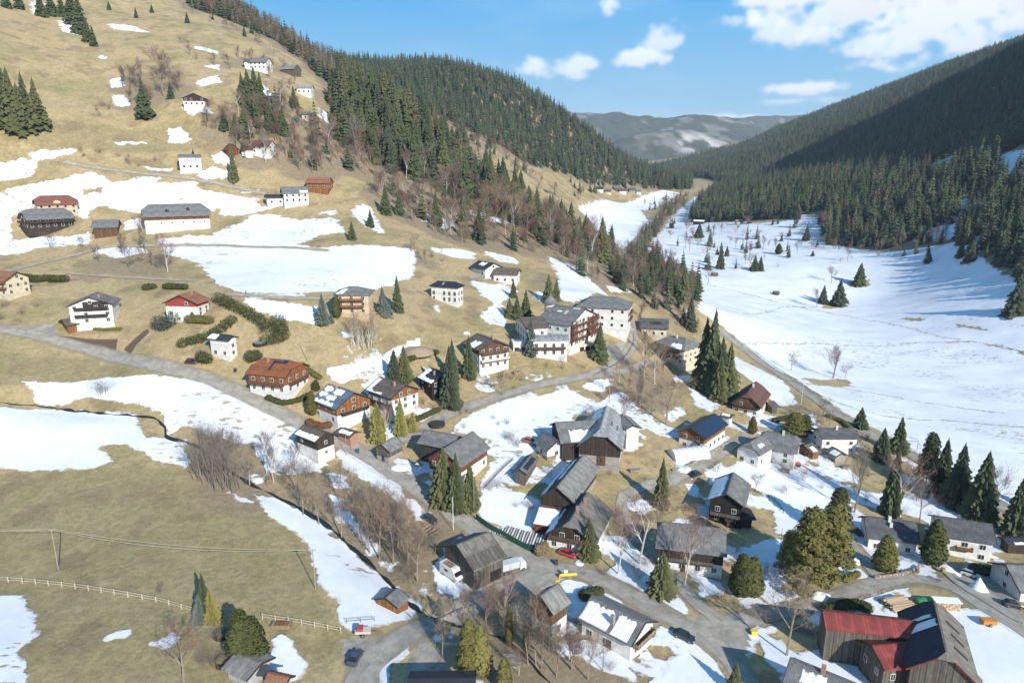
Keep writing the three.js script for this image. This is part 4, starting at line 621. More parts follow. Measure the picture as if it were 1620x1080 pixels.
house('family_house', 'white house with orange tiled roof and a red painted gable wall', 'house', [{ r: [[282, 467], [305, 460], [314, 480]], H: 8.5, pitch: 24, roof: M.orangeTile, lower: M.white, upper: M.red, split: 4.2, floors: [1.5, 3], endFloors: [1.6, 5.4], chimneys: [[0.3, 0.2]] }]);
house('cottage', 'small white cottage with dark roof half under snow beside the village road', 'house', [{ r: [[337, 527], [366, 530], [379, 541]], H: 7.5, pitch: 27, roof: M.darkRoof, wall: M.white, snow: [[1, -0.98, -0.2, 0.1, 0.95]], type: 'half', floors: [1.4, 3.9] }]);
house('red_roof_chalet', 'large white chalet with rust red hipped roof and wooden balconies above the road', 'house', [{ r: [[417, 566], [460, 570], [447, 596]], H: 9.5, pitch: 27, type: 'half', k: 0.45, roof: M.rustTile, lower: M.white, upper: M.orangeWood, split: 3, floors: [1.4, 4.3], balconies: [['front', 2.7, 0.9, 1.4, M.redWood], ['end', 2.7, 0.8, 1.2, M.redWood]], panels: [[1, -0.1, 0.05, 0.1, 0.7], [1, -0.1, 0.5, 0.1, 0.25], [1, 0.55, 0.9, 0.05, 0.25]], dormers: [[1, 0.5, 0.6, 2.4]], chimneys: [[-0.5, 0.2]] }]);
house('orange_wood_house', 'orange boarded house with blue grey metal roof striped with snow', 'house', [{ r: [[520, 607], [560, 621], [533, 648]], H: 9, pitch: 27, roof: M.blueMetal, lower: M.white, upper: M.orangeWood, split: 2.8, snow: [[1, -0.95, -0.35, 0.1, 0.35], [1, -0.95, -0.4, 0.45, 0.65], [1, -0.2, 0.45, 0.1, 0.38], [1, -0.3, 0.35, 0.5, 0.72], [1, -0.98, 0.6, 0.84, 0.98]], floors: [1.4, 4.4], endFloors: [4, 6.6], balconies: [['end', 2.8, 0.8, 1.3, M.darkWood]], chimneys: [[-0.2, 0.15]] }]);
house('brown_roof_house', 'white and orange house with faded brown roof next to the orange boarded house', 'house', [{ r: [[601, 596], [642, 609], [608, 627]], H: 8.6, pitch: 25, roof: M.brownRoof, lower: M.white, upper: M.orangeWood, split: 4.6, floors: [1.5, 3.6], endFloors: [1.6, 3.8, 5.8], snow: [[1, -0.97, -0.75, 0.1, 0.97], [1, -0.9, 0.2, 0.88, 0.98]], balconies: [['front', 2.6, 0.9, 1.3, M.darkWood]], chimneys: [[0.4, 0.25]] }]);
house('dark_house', 'dark timber house with snow edged roof among the spruces', 'house', [{ r: [[681, 581], [704, 591], [687, 610]], H: 7.6, pitch: 24, roof: M.darkRoof, wall: M.blackWood, snow: [[1, -0.98, -0.55, 0.08, 0.97], [1, -0.9, 0.97, 0.72, 0.97]], chimneys: [[0.2, 0.35]] }]);
house('brook_barn', 'two storey barn with white base and dark boards between road and brook', 'barn', [{ r: [[480, 671], [515, 684], [499, 700]], H: 8.2, pitch: 27, roof: M.brownRoof, lower: M.white, upper: M.darkWood, split: 3.6, og: 0.4, snow: [[1, -0.96, 0.9, 0.55, 0.97]], floors: [5], endFloors: [2.2, 5.2], win: 0.8, winH: 0.9, skip: 0.3 }]);
house('roadside_shed', 'small grey wooden shed with weathered roof at the road fork', 'shed', [{ r: [[603, 703], [627, 691], [616, 715.5]], H: 5.2, pitch: 30, roof: M.paleRoof, lower: M.stone, upper: M.greyWood, split: 1.4, og: 0.3, blind: true, doors: [['end', 0.1, 0.9, 1.9, M.darkWood]] }]);
house('fork_barn', 'white walled barn with two large grey shingle roofs behind tall spruces', 'barn', [{ r: [[700, 711], [748, 682], [733, 737]], H: 9.4, pitch: 34, roof: M.greyRoof, lower: M.white, upper: M.redWood, split: 3.2, floors: [1.7], endFloors: [1.6, 4.4], balconies: [['end', 3.2, 0.8, 1.2, M.wood]] }, { r: [[673, 679], [726, 689], [699, 708]], H: 8, pitch: 26, roof: M.greyRoof, wall: M.darkWood, blind: true, part: 'wing' }]);
house('great_barn', 'great barn with white metal roof slope, half hipped gable and dark boarded front', 'barn', [{ r: [[950, 678], [960, 641], [985, 714]], H: 11.2, pitch: 40, type: 'half', k: 0.3, roof: M.whiteMetal, lower: M.stone, upper: M.darkWood, split: 3, floors: [1.6], endFloors: [1.6], snow: [[-1, 0.1, 0.95, 0.15, 0.6]], panels: [[1, -0.2, 0.2, 0.35, 0.42, M.metal, 'roof_vent'], [1, -0.2, 0.2, 0.6, 0.67, M.metal, 'roof_vent']], doors: [['end', 0.1, 2.6, 3, M.wood]] }, { r: [[878, 668], [944, 664], [890, 701]], H: 9, pitch: 26, roof: M.greyRoof, wall: M.darkWood, blind: true, snow: [[1, -0.5, 0.9, 0.45, 0.97]] }, { r: [[985, 655], [1003, 672], [990, 680]], H: 8, pitch: 24, roof: M.paleRoof, wall: M.white, blind: true }]);
house('gable_cottage', 'low white cottage with grey hipped roof in front of the great barn', 'house', [{ m: [872, 690], yaw: -60, L: 8, W: 4, H: 5.5, pitch: 34, roof: M.greyRoof, wall: M.white, floors: [1.4], endFloors: [1.4], snow: [[-1, -0.9, 0.9, 0.3, 0.95]] }]);
house('garden_shed', 'small dark roofed shed beside the snowy vegetable garden', 'shed', [{ r: [[822, 742], [842, 717], [834, 750]], H: 4.2, pitch: 30, roof: M.greyRoof, wall: M.greyWood, blind: true, og: 0.3, panels: [[1, -0.7, 0.7, 0.2, 0.8, M.navyRoof, 'roof_sheet']] }]);
house('long_barn', 'long barn with pale sheet roof on the sunny side and snow on the shaded slope', 'barn', [{ r: [[881, 771], [924, 719], [919, 783]], H: 8.6, pitch: 36, roof: M.paleRoof, backRoof: M.navyRoof, lower: M.stone, upper: M.darkWood, split: 2.6, blind: true, snow: [[-1, -0.95, 0.9, 0.75, 0.97], [-1, -0.3, 0.95, 0.35, 0.6]], doors: [['end', 0.1, 3, 3.2, M.blackWood]] }]);  // back slope in navy: its shade is put into the roof colour
house('old_farmhouse', 'old farmhouse with warped grey shingle roof and dark carved gable above the red car', 'farmhouse', [{ r: [[903, 822], [930, 778], [952, 845]], H: 8.4, pitch: 38, type: 'half', k: 0.25, roof: M.oldRoof, backRoof: M.navyRoof, lower: M.white, upper: M.darkWood, split: 3, floors: [1.6], endFloors: [1.6, 4.3], balconies: [['end', 3.4, 0.85, 1.3, M.wood]], snow: [[-1, -0.9, 0.9, 0.7, 0.97]], chimneys: [[-0.4, 0.05, 1.4], [0.3, 0.12, 1.4]] }]);  // slope turned from the sun is navy, shade painted into its material
house('snow_shed', 'low shed under an unbroken snow covered roof beside the old farmhouse', 'shed', [{ r: [[853, 801], [888, 806], [864, 832]], H: 4, pitch: 14, roof: M.redTile, wall: M.redWood, blind: true, og: 0.3, snow: [[1, -0.98, 0.98, 0.03, 0.97]] }]);
house('junction_barn', 'weathered grey plank roofed barn at the junction with orange machinery under its eave', 'barn', [{ r: [[722, 862], [774, 841], [746, 905]], H: 8.4, pitch: 27, roof: M.oldRoof, wall: M.greyWood, blind: true, og: 0.5, panels: [[1, -0.98, 0.98, 0.52, 0.985, M.greyWood, 'plank_roof']], doors: [['front', 0.5, 3, 2.4, M.blackWood]] }]);
house('pale_roof_house', 'brick red and white house with pale sheet roof between road and brook trees', 'house', [{ r: [[855, 943], [884, 923], [871, 976]], H: 8.6, pitch: 38, roof: M.paleRoof, lower: M.white, upper: M.wood, split: 3, og: 0.4, floors: [1.6], endFloors: [1.6, 4.4], win: 0.9, winH: 0.9, doors: [['front', -0.1, 1, 2]] }]);
house('snow_roof_house', 'long house with a thick sheet of snow sliding on its dark roof', 'house', [{ r: [[936, 942], [1022, 984], [991, 1018]], H: 6.6, pitch: 27, roof: M.greyRoof, wall: M.white, snow: [[1, -0.97, 0.05, 0.2, 0.96], [1, 0.2, 0.82, 0.18, 0.97]], chimneys: [[0.12, 0.6, 1.8, M.stone]], floors: [1.5], doors: [['front', 0.1, 1.6, 2.2, M.blackWood]], balconies: [['end', 2.6, 0.8, 1.2, M.paleWood]] }]);
house('birch_farmhouse', 'long white farmhouse with grey half hipped roof behind the birches', 'farmhouse', [{ r: [[1049, 825], [1141, 836], [1153, 881]], H: 10, pitch: 36, type: 'half', k: 0.3, roof: M.greyRoof, lower: M.white, upper: M.darkWood, split: 3.1, floors: [1.6], balconies: [['front', 3.1, 0.7, 1.2, M.greyWood]], doors: [['front', -0.2, 1.1, 2.1]] }]);
house('black_chalet', 'black timber chalet with snow on one roof slope and two terraces', 'chalet', [{ r: [[1150, 781], [1161, 747], [1181, 799]], H: 9.5, pitch: 31, roof: M.greyRoof, wall: M.blackWood, snow: [[-1, -0.97, 0.9, 0.25, 0.97]], floors: [4.2], endFloors: [1.6, 4.3], balconies: [['end', 2.9, 0.9, 1.6, M.greyWood]], og: 1 }, { r: [[1141, 808], [1188, 806], [1190, 822]], H: 3.6, pitch: 16, roof: M.navyRoof, wall: M.darkWood, blind: true, part: 'porch' }]);
house('solar_house', 'white house with dark solar roof slope and orange gable behind the polytunnel', 'house', [{ r: [[1094, 677], [1131, 654], [1119, 694]], H: 8, pitch: 27, roof: M.darkRoof, backRoof: M.tanRoof, wall: M.white, upper: M.orangeWood, lower: M.white, split: 3.4, floors: [1.6], panels: [[1, -0.92, 0.92, 0.06, 0.95, M.solar]], endFloors: [1.6, 4.6] }, { r: [[1098, 691], [1112, 699], [1108, 704]], H: 4, pitch: 20, roof: M.maroonTile, wall: M.wood, blind: true, part: 'porch' }]);
house('maroon_chalet', 'timber chalet with steep maroon half hipped roof by the valley road', 'chalet', [{ r: [[1183, 621], [1197, 603], [1208, 642]], H: 9, pitch: 40, type: 'half', k: 0.3, roof: M.maroonTile, lower: M.white, upper: M.wood, split: 3, floors: [1.5], endFloors: [1.5, 4.6], balconies: [['end', 3, 0.9, 1.3, M.darkWood]], chimneys: [[0.1, 0.05, 1.2, M.white]] }, { r: [[1213, 636], [1225, 634], [1229, 645]], H: 4, pitch: 24, roof: M.brownRoof, wall: M.greyWood, blind: true, part: 'annex' }]);
house('grey_hip_house', 'white house with grey half hipped roof beside the sloping snowfield', 'house', [{ r: [[1214, 681], [1258, 689], [1266, 719]], H: 9, pitch: 34, type: 'half', k: 0.4, roof: M.greyRoof, wall: M.white, floors: [1.6, 3.6], spacing: 4, chimneys: [[0.2, 0.05, 1.1, M.white]] }, { m: [1196, 694], yaw: 65, L: 7, W: 4.4, H: 7.6, pitch: 34, type: 'half', k: 0.5, roof: M.greyRoof, wall: M.white, floors: [1.6], snow: [[1, -0.4, 0.2, 0.4, 0.6]] }]);
house('slate_house', 'white house with dark slate roof and a small porch near the valley road', 'house', [{ r: [[1296, 677], [1350, 677], [1360, 694]], H: 8.2, pitch: 26, type: 'half', k: 0.2, roof: M.slateRoof, wall: M.white, floors: [1.5, 4], chimneys: [[0, 0.1, 1.1, M.white]] }, { r: [[1342, 699], [1356, 699], [1357, 703]], H: 3.4, pitch: 18, roof: M.slateRoof, wall: M.cream, part: 'porch', floors: [1.3] }]);
house('hedge_house', 'white bungalow with dark slate roof between two rounded conifers', 'house', [{ r: [[1372, 816], [1446, 825], [1458, 861]], H: 7.4, pitch: 30, roof: M.slateRoof, wall: M.white, floors: [1.6], chimneys: [[-0.05, 0.12, 1.2, M.white], [-0.02, 0.35, 0.8, M.white]], type: 'half', k: 0.15 }]);
house('tent_house', 'large white house with dark roof and orange balcony above the paved yard', 'house', [{ r: [[1478, 815], [1571, 829], [1587, 863]], H: 9, pitch: 26, roof: M.slateRoof, wall: M.white, floors: [1.6, 4.4], spacing: 3.6, win: 1.3, chimneys: [[-0.1, -0.2, 1, M.metal]], balconies: [['front', 3, 0.3, 1.1, M.orangeWood]] }]);
house('corner_house', 'white gabled house with pale roof at the end of the shaded yard', 'house', [{ r: [[1592, 893], [1668, 896], [1628, 938]], H: 7, pitch: 27, roof: M.greyRoof, wall: M.white, floors: [1.6], spacing: 3.4 }]);
house('yard_shed', 'low dark shed with snowy cover behind the white house', 'shed', [{ r: [[1588, 851], [1640, 851], [1642, 862]], H: 4, pitch: 18, roof: M.darkRoof, wall: M.darkWood, blind: true, snow: [[1, -0.6, 0.9, 0.6, 0.96]] }]);
house('red_roof_farm', 'large farm with long red metal wing and half hipped grey shingle barn', 'barn', [{ r: [[1498, 1030], [1479, 951], [1553, 1086]], H: 13, pitch: 40, type: 'half', k: 0.22, roof: M.oldRoof, backRoof: M.navyRoof, wall: M.greyWood, blind: true, og: 0.5, barge: M.redMetal, snow: [[-1, 0.05, 0.3, 0.1, 0.75], [-1, 0.4, 0.5, 0.2, 0.9]], panels: [[1, -0.5, -0.42, 0.35, 0.75, M.darkWood, 'roof_rail'], [1, 0, 0.08, 0.35, 0.75, M.darkWood, 'roof_rail'], [1, 0.45, 0.53, 0.3, 0.7, M.darkWood, 'roof_rail']] }, { r: [[1302, 966], [1484, 987], [1304, 994]], H: 10, pitch: 27, roof: M.redMetal, wall: M.greyWood, blind: true, part: 'long_wing', og: 0.4 }, { r: [[1380, 1021], [1450, 1016], [1457, 1056]], H: 8.2, pitch: 24, roof: M.redMetal, wall: M.greyWood, part: 'front_wing', floors: [4], win: 0.8, og: 0.4, snow: [[1, 0.85, 0.97, 0.05, 0.9]] }]);  // barn backRoof is navy to paint the shade on that slope
house('stone_farmhouse', 'grey shingle farmhouse roof with snow and a brick chimney below the red barn', 'farmhouse', [{ r: [[1251, 1040], [1365, 1086], [1222, 1082]], H: 9, pitch: 34, roof: M.greyRoof, wall: M.white, snow: [[1, -0.6, 0.1, 0.2, 0.6]], chimneys: [[-0.05, 0.05, 1.3]] }]);
house('pink_roof_house', 'house with pale red roof beside a glazed conservatory and olive trees', 'house', [{ r: [[424, 1063], [458, 1071], [466, 1092]], H: 7, pitch: 30, roof: M.orangeTile, wall: M.white }, { r: [[372, 1032], [412, 1050], [385, 1075]], H: 3.6, pitch: 16, roof: M.paleRoof, wall: M.grey, blind: true, part: 'conservatory' }]);
house('dark_flat_house', 'dark roofed building below the concrete yard', 'house', [{ r: [[646, 1073], [752, 1072], [760, 1100]], H: 6, pitch: 18, roof: M.navyRoof, wall: M.white, blind: true }]);
house('field_hut', 'tiny brown hut with flat grey roof standing in the snow by the brook', 'hut', [{ r: [[610, 946], [629, 930], [630, 961]], H: 3.1, pitch: 22, roof: M.greyRoof, wall: M.orangeWood, blind: true, og: 0.25, ov: 0.3 }]);
house('terrace_house', 'three storey house with timber gable and pink ground floor below the hotel', 'house', [{ r: [[783, 539], [755, 527], [753, 553]], H: 10.5, pitch: 22, roof: M.brownRoof, lower: M.white, upper: M.wood, split: 5.6, floors: [1.4, 4], endFloors: [1.4, 4.2, 6.8], balconies: [['end', 5.6, 0.9, 1.2, M.wood], ['end', 2.8, 0.95, 1.3, M.pink]], snow: [[1, -0.3, 0.4, 0.45, 0.97]], chimneys: [[0.4, -0.2]] }]);
house('modern_villa', 'white villa with black hipped roof and a row of tall terrace windows', 'house', [{ r: [[692, 444], [722, 446], [737, 456]], H: 9, pitch: 27, type: 'hip', roof: M.navyRoof, wall: M.white, floors: [1.6, 4.2], spacing: 2.2, winH: 1.7, hipScale: 0.7, panels: [[1, -0.3, -0.1, 0.2, 0.7, M.whiteMetal, 'skylight']] }]);
house('hip_house', 'apricot three storey house with grey hipped roof and long balconies', 'house', [{ r: [[551, 453], [567, 453], [591, 466]], H: 10, pitch: 23, type: 'hip', roof: M.greyRoof, wall: M.peach, floors: [1.5, 4.1, 6.4], balconies: [['front', 2.7, 0.7], ['front', 5.2, 0.7]], snow: [[1, -0.9, -0.5, 0.3, 0.9]] }]);
house('lane_house', 'dark roofed house with white front at the end of the short hillside lane', 'house', [{ r: [[757, 412], [782, 416], [774, 428]], H: 6.5, pitch: 24, roof: M.darkRoof, wall: M.white, floors: [1.5], snow: [[1, -0.4, 0.3, 0.1, 0.5]] }]);
house('long_lane_house', 'long white house with plain grey roof beside the dark roofed lane house', 'house', [{ r: [[784, 423], [820, 424], [823, 435]], H: 6.8, pitch: 25, roof: M.brownRoof, wall: M.white, floors: [1.5], type: 'half', k: 0.15 }]);
house('cliff_house', 'grey roofed house with a cream base on the bank behind the bare trees', 'house', [{ r: [[1014, 503], [1058, 505], [1062, 521]], H: 7, pitch: 25, roof: M.slateRoof, wall: M.cream, floors: [1.5], panels: [[1, -0.3, 0.5, 0.3, 0.6, M.darkWood, 'roof_terrace']] }]);
house('balcony_house', 'cream apartment house with stacked balconies beside dark spruces', 'house', [{ r: [[1060, 530], [1085, 535], [1090, 557]], H: 10, pitch: 23, type: 'hip', hipScale: 0.6, roof: M.greyRoof, wall: M.cream, floors: [1.4, 3.9, 6.2], balconies: [['front', 2.4, 0.7], ['front', 4.9, 0.7]], snow: [[1, 0.1, 0.8, 0.55, 0.95]], chimneys: [[0, 0.1, 1, M.white]] }]);
house('hill_barn', 'huge white barn with long grey hipped roof and rust red upper boards', 'barn', [{ m: [276, 322.5], yaw: 3, L: 25, W: 8.6, H: 11, pitch: 34, type: 'half', k: 0.5, roof: M.greyRoof, lower: M.white, upper: M.redWood, split: 3.4, dormerWall: M.darkWood, floors: [2], spacing: 4.5, win: 0.8, winH: 0.6, dormers: [[1, -0.35, 0.55, 1.6], [1, 0.45, 0.45, 1.6]] }, { m: [287, 338], yaw: 90, L: 8, W: 3, H: 7, pitch: 20, roof: M.greyRoof, wall: M.cream, blind: true, part: 'bay' }]);
house('hill_farmhouse', 'old dark timber farmhouse with grey roof and carved balconies on the terrace', 'farmhouse', [{ m: [70, 330], yaw: 14, L: 17, W: 8, H: 9.5, pitch: 31, type: 'half', k: 0.35, roof: M.greyRoof, wall: M.darkWood, floors: [1.6, 4.1], balconies: [['front', 2.8, 0.95, 1.2, M.darkWood], ['end', 2.8, 0.9, 1.2, M.darkWood]] }]);
house('orange_farmhouse', 'peach farmhouse with orange red hipped roof behind the dark timber farmhouse', 'farmhouse', [{ m: [85, 309], yaw: 6, L: 13, W: 7.5, H: 9.5, pitch: 30, type: 'half', k: 0.5, roof: M.redTile, wall: M.peach, floors: [1.6, 4.2], dormers: [[1, 0, 0.75, 3]] }]);
house('terrace_shed', 'brown wooden shed with grey roof between the farmhouse and the huge barn', 'shed', [{ r: [[146, 348], [188, 347], [192, 359]], H: 6, pitch: 26, roof: M.greyRoof, wall: M.wood, blind: true }]);
const signHouse = house('sign_house', 'white box shaped house with purple script across its front', 'house', [{ m: [299, 244], yaw: 0, L: 12.5, W: 5.5, H: 8.6, pitch: 16, roof: M.greyRoof, wall: M.white, blind: true, og: 0.3 }]);
house('slope_chalet', 'dark timber chalet with white base alone on the dry slope', 'chalet', [{ m: [308, 148], yaw: 78, L: 12, W: 7.4, H: 8, pitch: 24, roof: M.slateRoof, lower: M.white, upper: M.darkWood, split: 2.8, simple: true, floors: [1.4], endFloors: [1.4, 4] }]);
house('upper_farm', 'white farm with grey roof high under the larch wood', 'farmhouse', [{ m: [411, 91], yaw: -25, L: 15, W: 6.5, H: 9, pitch: 32, roof: M.greyRoof, wall: M.white, simple: true, floors: [1.6, 4] }, { m: [394, 93], yaw: 0, L: 9, W: 4.5, H: 6.5, pitch: 28, roof: M.slateRoof, wall: M.white, simple: true, blind: true }]);
house('larch_barn', 'pale grey barn roof at the edge of the larch wood', 'barn', [{ m: [459, 102], yaw: -35, L: 13, W: 6, H: 7, pitch: 34, roof: M.paleRoof, wall: M.greyWood, simple: true, blind: true }]);
house('white_cottage', 'white cottage with three bright bays above the small hut', 'house', [{ m: [482, 134], yaw: -15, L: 12, W: 5, H: 6.5, pitch: 26, roof: M.whiteMetal, wall: M.white, simple: true, floors: [1.5] }]);
house('meadow_hut', 'small white hut with dark roof under the forest edge', 'hut', [{ m: [488, 177], yaw: 0, L: 11, W: 4, H: 5, pitch: 26, roof: M.greyRoof, wall: M.white, simple: true, floors: [1.5] }]);
house('brown_gable_house', 'white gabled house with brown roof among bare birches', 'house', [{ m: [416, 222], yaw: -30, L: 13, W: 5.5, H: 8, pitch: 34, roof: M.maroonTile, wall: M.white, simple: true, floors: [1.6, 3.6] }]);
house('red_gable_hut', 'small hut with steep red gable beside the brown gabled house', 'hut', [{ m: [364, 227], yaw: -65, L: 7, W: 4, H: 6, pitch: 44, roof: M.maroonTile, wall: M.redWood, simple: true, blind: true }, { m: [391, 230], yaw: -10, L: 8, W: 4, H: 5.5, pitch: 34, roof: M.maroonTile, wall: M.white, simple: true, blind: true }]);
house('terraced_house', 'white house with grey roof and a lower black roofed wing on the slope', 'house', [{ m: [465, 295], yaw: 8, L: 15, W: 6, H: 9, pitch: 30, roof: M.greyRoof, wall: M.white, simple: true, floors: [1.6, 4.2], snow: [[1, 0.3, 0.9, 0.6, 0.96]] }, { m: [434, 307], yaw: 8, L: 11, W: 4.5, H: 5.6, pitch: 22, roof: M.darkRoof, wall: M.white, simple: true, floors: [1.5] }]);
house('orange_chalet', 'orange roofed chalet above the terraced white house', 'chalet', [{ m: [505, 280], yaw: -20, L: 14, W: 6, H: 7, pitch: 28, roof: M.orangeTile, wall: M.orangeWood, simple: true, floors: [1.5] }]);
house('hillside_stable', 'long low stable roof between spruces on the dry slope', 'stable', [{ m: [430, 147], yaw: -12, L: 13, W: 5, H: 5, pitch: 26, roof: M.greyRoof, wall: M.greyWood, simple: true, blind: true, snow: [[1, -0.9, 0, 0.1, 0.9]] }]);
house('snowfield_hut', 'little hay hut alone in the valley snow', 'hut', [{ r: [[1224, 460], [1233, 460], [1234, 464]], H: 3, pitch: 30, roof: M.brownRoof, wall: M.darkWood, simple: true, blind: true }]);
house('valley_hut', 'little brown hay hut beside two bare trees in the valley', 'hut', [{ r: [[1126, 431], [1136, 431], [1137, 435]], H: 3, pitch: 30, roof: M.brownRoof, wall: M.wood, simple: true, blind: true }]);
house('forest_edge_barn', 'pale barn at the foot of the shaded forest', 'barn', [{ r: [[1164, 347], [1175, 347], [1176, 351]], H: 6, pitch: 30, roof: M.tanRoof, wall: M.cream, simple: true, blind: true }]);
house('forest_edge_farm', 'snowy roofed farm at the foot of the shaded forest', 'farmhouse', [{ r: [[1098, 347], [1116, 348], [1118, 351]], H: 6, pitch: 30, roof: M.brownRoof, wall: M.darkWood, simple: true, blind: true, snow: [[1, -0.95, 0.95, 0.05, 0.95]] }]);
for (const [x, y, s, rf, wl, lb] of [[949, 299, 11, 'darkRoof', 'white', 'white hamlet house with dark roof at the meadow foot'], [962, 303, 10, 'slateRoof', 'cream', 'cream hamlet house behind the snowfield'], [975, 297, 9, 'greyRoof', 'wood', 'brown timber hamlet house with grey roof'], [985, 302, 12, 'maroonTile', 'white', 'hamlet house with maroon roof'], [1000, 301, 11, 'slateRoof', 'stone', 'stone coloured hamlet house at the end of the row'], [1010, 303, 8, 'greyRoof', 'white', 'smallest white hamlet house by the trees']]) house('hamlet_house', lb, 'house', [{ r: [[x - s / 2, y - 4], [x + s / 2, y - 4], [x + s / 2 + 1, y]], H: 8, pitch: 32, roof: M[rf], wall: M[wl], simple: true, floors: [2], spacing: 4 }], 'houses of the far hamlet');
house('nursery_shed', 'low brown shed with snow patched roof beside the grey half hipped house', 'shed', [{ r: [[1272, 704], [1286, 700], [1298, 716]], H: 4, pitch: 26, roof: M.brownRoof, wall: M.orangeWood, blind: true, snow: [[1, -0.5, 0.4, 0.3, 0.8]] }]);
house('roadside_cabin', 'brown cabin beside the pines next to the slate roofed house', 'shed', [{ r: [[1317, 706], [1334, 716], [1325, 725]], H: 4, pitch: 26, roof: M.greyRoof, wall: M.stone, blind: true, snow: [[1, -0.3, 0.9, 0.2, 0.9]] }]);
house('hedge_cabin', 'dark low cabin under snow between the solar house and the conifers', 'shed', [{ r: [[1143, 652], [1160, 656], [1166, 664]], H: 3.6, pitch: 22, roof: M.slateRoof, wall: M.white, blind: true, snow: [[1, -0.9, 0.6, 0.1, 0.7]] }]);
house('village_garage', 'low brown garage with weathered roof by the thorn hedge above the shed', 'shed', [{ r: [[538, 676], [562, 683], [556, 692]], H: 3.8, pitch: 20, roof: M.brownRoof, wall: M.brick, blind: true, snow: [[1, -0.7, 0.8, 0.2, 0.8]] }]);
// hotel: four joined blocks, terrace and pointed tower roof
const hotel = house('hotel', 'large white hotel with grey roofs, red brown balconies, pointed tower and curved terrace', 'hotel', [
  { r: [[927, 488], [873, 481], [893, 514]], H: 15, pitch: 22, roof: M.greyRoof, wall: M.white, clad: [['end', -0.98, -0.5, 2.5, 10, M.wood], ['end', 0.35, 0.98, 2.5, 10.5, M.wood]], floors: [2, 5, 8, 10.5], endFloors: [2, 4.8, 7.6, 10.4], spacing: 3, drop: 8, balconies: [['end', 3.4, 0.96, 1.4, M.redWood], ['end', 6.2, 0.96, 1.4, M.redWood], ['end', 9, 0.96, 1.4, M.redWood]], panels: [[1, 0.1, 0.25, 0.25, 0.45, M.cream, 'roof_box'], [1, 0.35, 0.75, 0.02, 0.12, M.pink, 'roof_box'], [1, -0.35, -0.1, 0.3, 0.36, M.snow, 'skylight']] },
  { r: [[938, 468], [978, 470], [989, 489]], H: 13, pitch: 22, type: 'hip', hipScale: 0.7, roof: M.greyRoof, wall: M.white, floors: [2, 5, 8], drop: 8, part: 'east_block', spacing: 4, balconies: [['end', 3.2, 0.6, 1.2], ['end', 6, 0.6, 1.2]] },
  { r: [[822, 502], [858, 500], [880, 517]], H: 9.5, pitch: 14, roof: M.brownRoof, wall: M.white, floors: [1.8, 4.8], drop: 8, part: 'west_block', spacing: 3, winH: 1.4, balconies: [['front', 3.4, 0.8, 1.4, M.white]] },
  { m: [868, 530], yaw: 6, L: 15, W: 5, H: 7.5, pitch: 8, roof: M.whiteMetal, wall: M.white, drop: 6, floors: [1.6, 4.4], part: 'garden_block', spacing: 2.6, winH: 1.5, balconies: [['front', 3, 0.9, 1.3, M.wood]] },
]);
{
  const g = hotel.g, toLocal = (p) => p.sub(g.position).applyAxisAngle(V(0, 1, 0), -g.rotation.y);
  const tp = at(871, 486, 11), tl = toLocal(V(tp.x, 0, tp.z)); const base = tp.y - g.position.y;
  const tower = mesh(new THREE.CylinderGeometry(2.6, 2.6, 5, 8), M.white, 'tower', g); tower.position.set(tl.x, base - 0.5, tl.z);
  const cone = mesh(new THREE.ConeGeometry(3.6, 3.6, 8), M.greyRoof, 'tower_roof', tower); cone.position.y = 4.2; const knob = mesh(new THREE.SphereGeometry(0.3, 10, 8), M.metal, 'finial', tower); knob.position.y = 6.2;
  const tc = at(852, 556), c = toLocal(V(tc.x, 0, tc.z)), y0 = tc.y - g.position.y;
  const terr = mesh(merge([boxG(20, 6.5, 8, 0, 0.2, -4), ]), M.white, 'terrace', g); terr.position.set(c.x, y0, c.z); terr.rotation.y = -g.rotation.y + 0.12;
  for (let i = 0; i < 7; i++) windowPart(terr, -8.6 + i * 2.8, 1.1, 0.03, 0, 1.9, 1.7, M.frame, true);
  const rail = mesh(merge([boxG(20.4, 0.12, 0.12, 0, 4.4, 0.1), boxG(20.4, 0.7, 0.05, 0, 3.9, 0.1)]), M.white, 'terrace_railing', terr);
  const tc2 = at(925, 556), c2 = toLocal(V(tc2.x, 0, tc2.z)), y2 = tc2.y - g.position.y;
  const hall = mesh(boxG(17, 5, 9, 0, 0.6, -4.5), M.cream, 'dining_hall', g); hall.position.set(c2.x, y2, c2.z); hall.rotation.y = -g.rotation.y + 0.45;
  for (let i = 0; i < 6; i++) windowPart(hall, -7 + i * 2.8, 1.2, 0.03, 0, 2, 1.6, M.frameWood, true);
  const i0 = hotel.info[0]; for (let k = 0; k < 6; k++) { const c3 = mesh(boxG(0.35, 9.4, 1.5), M.redWood, 'balcony_post', g); c3.position.set(i0.endSide * (i0.lw + 0.8), 6.6, -i0.w * 0.94 + k * i0.w * 0.376); c3.scale.x = 1; c3.scale.z = 0.18; }
  shadows(g);
}
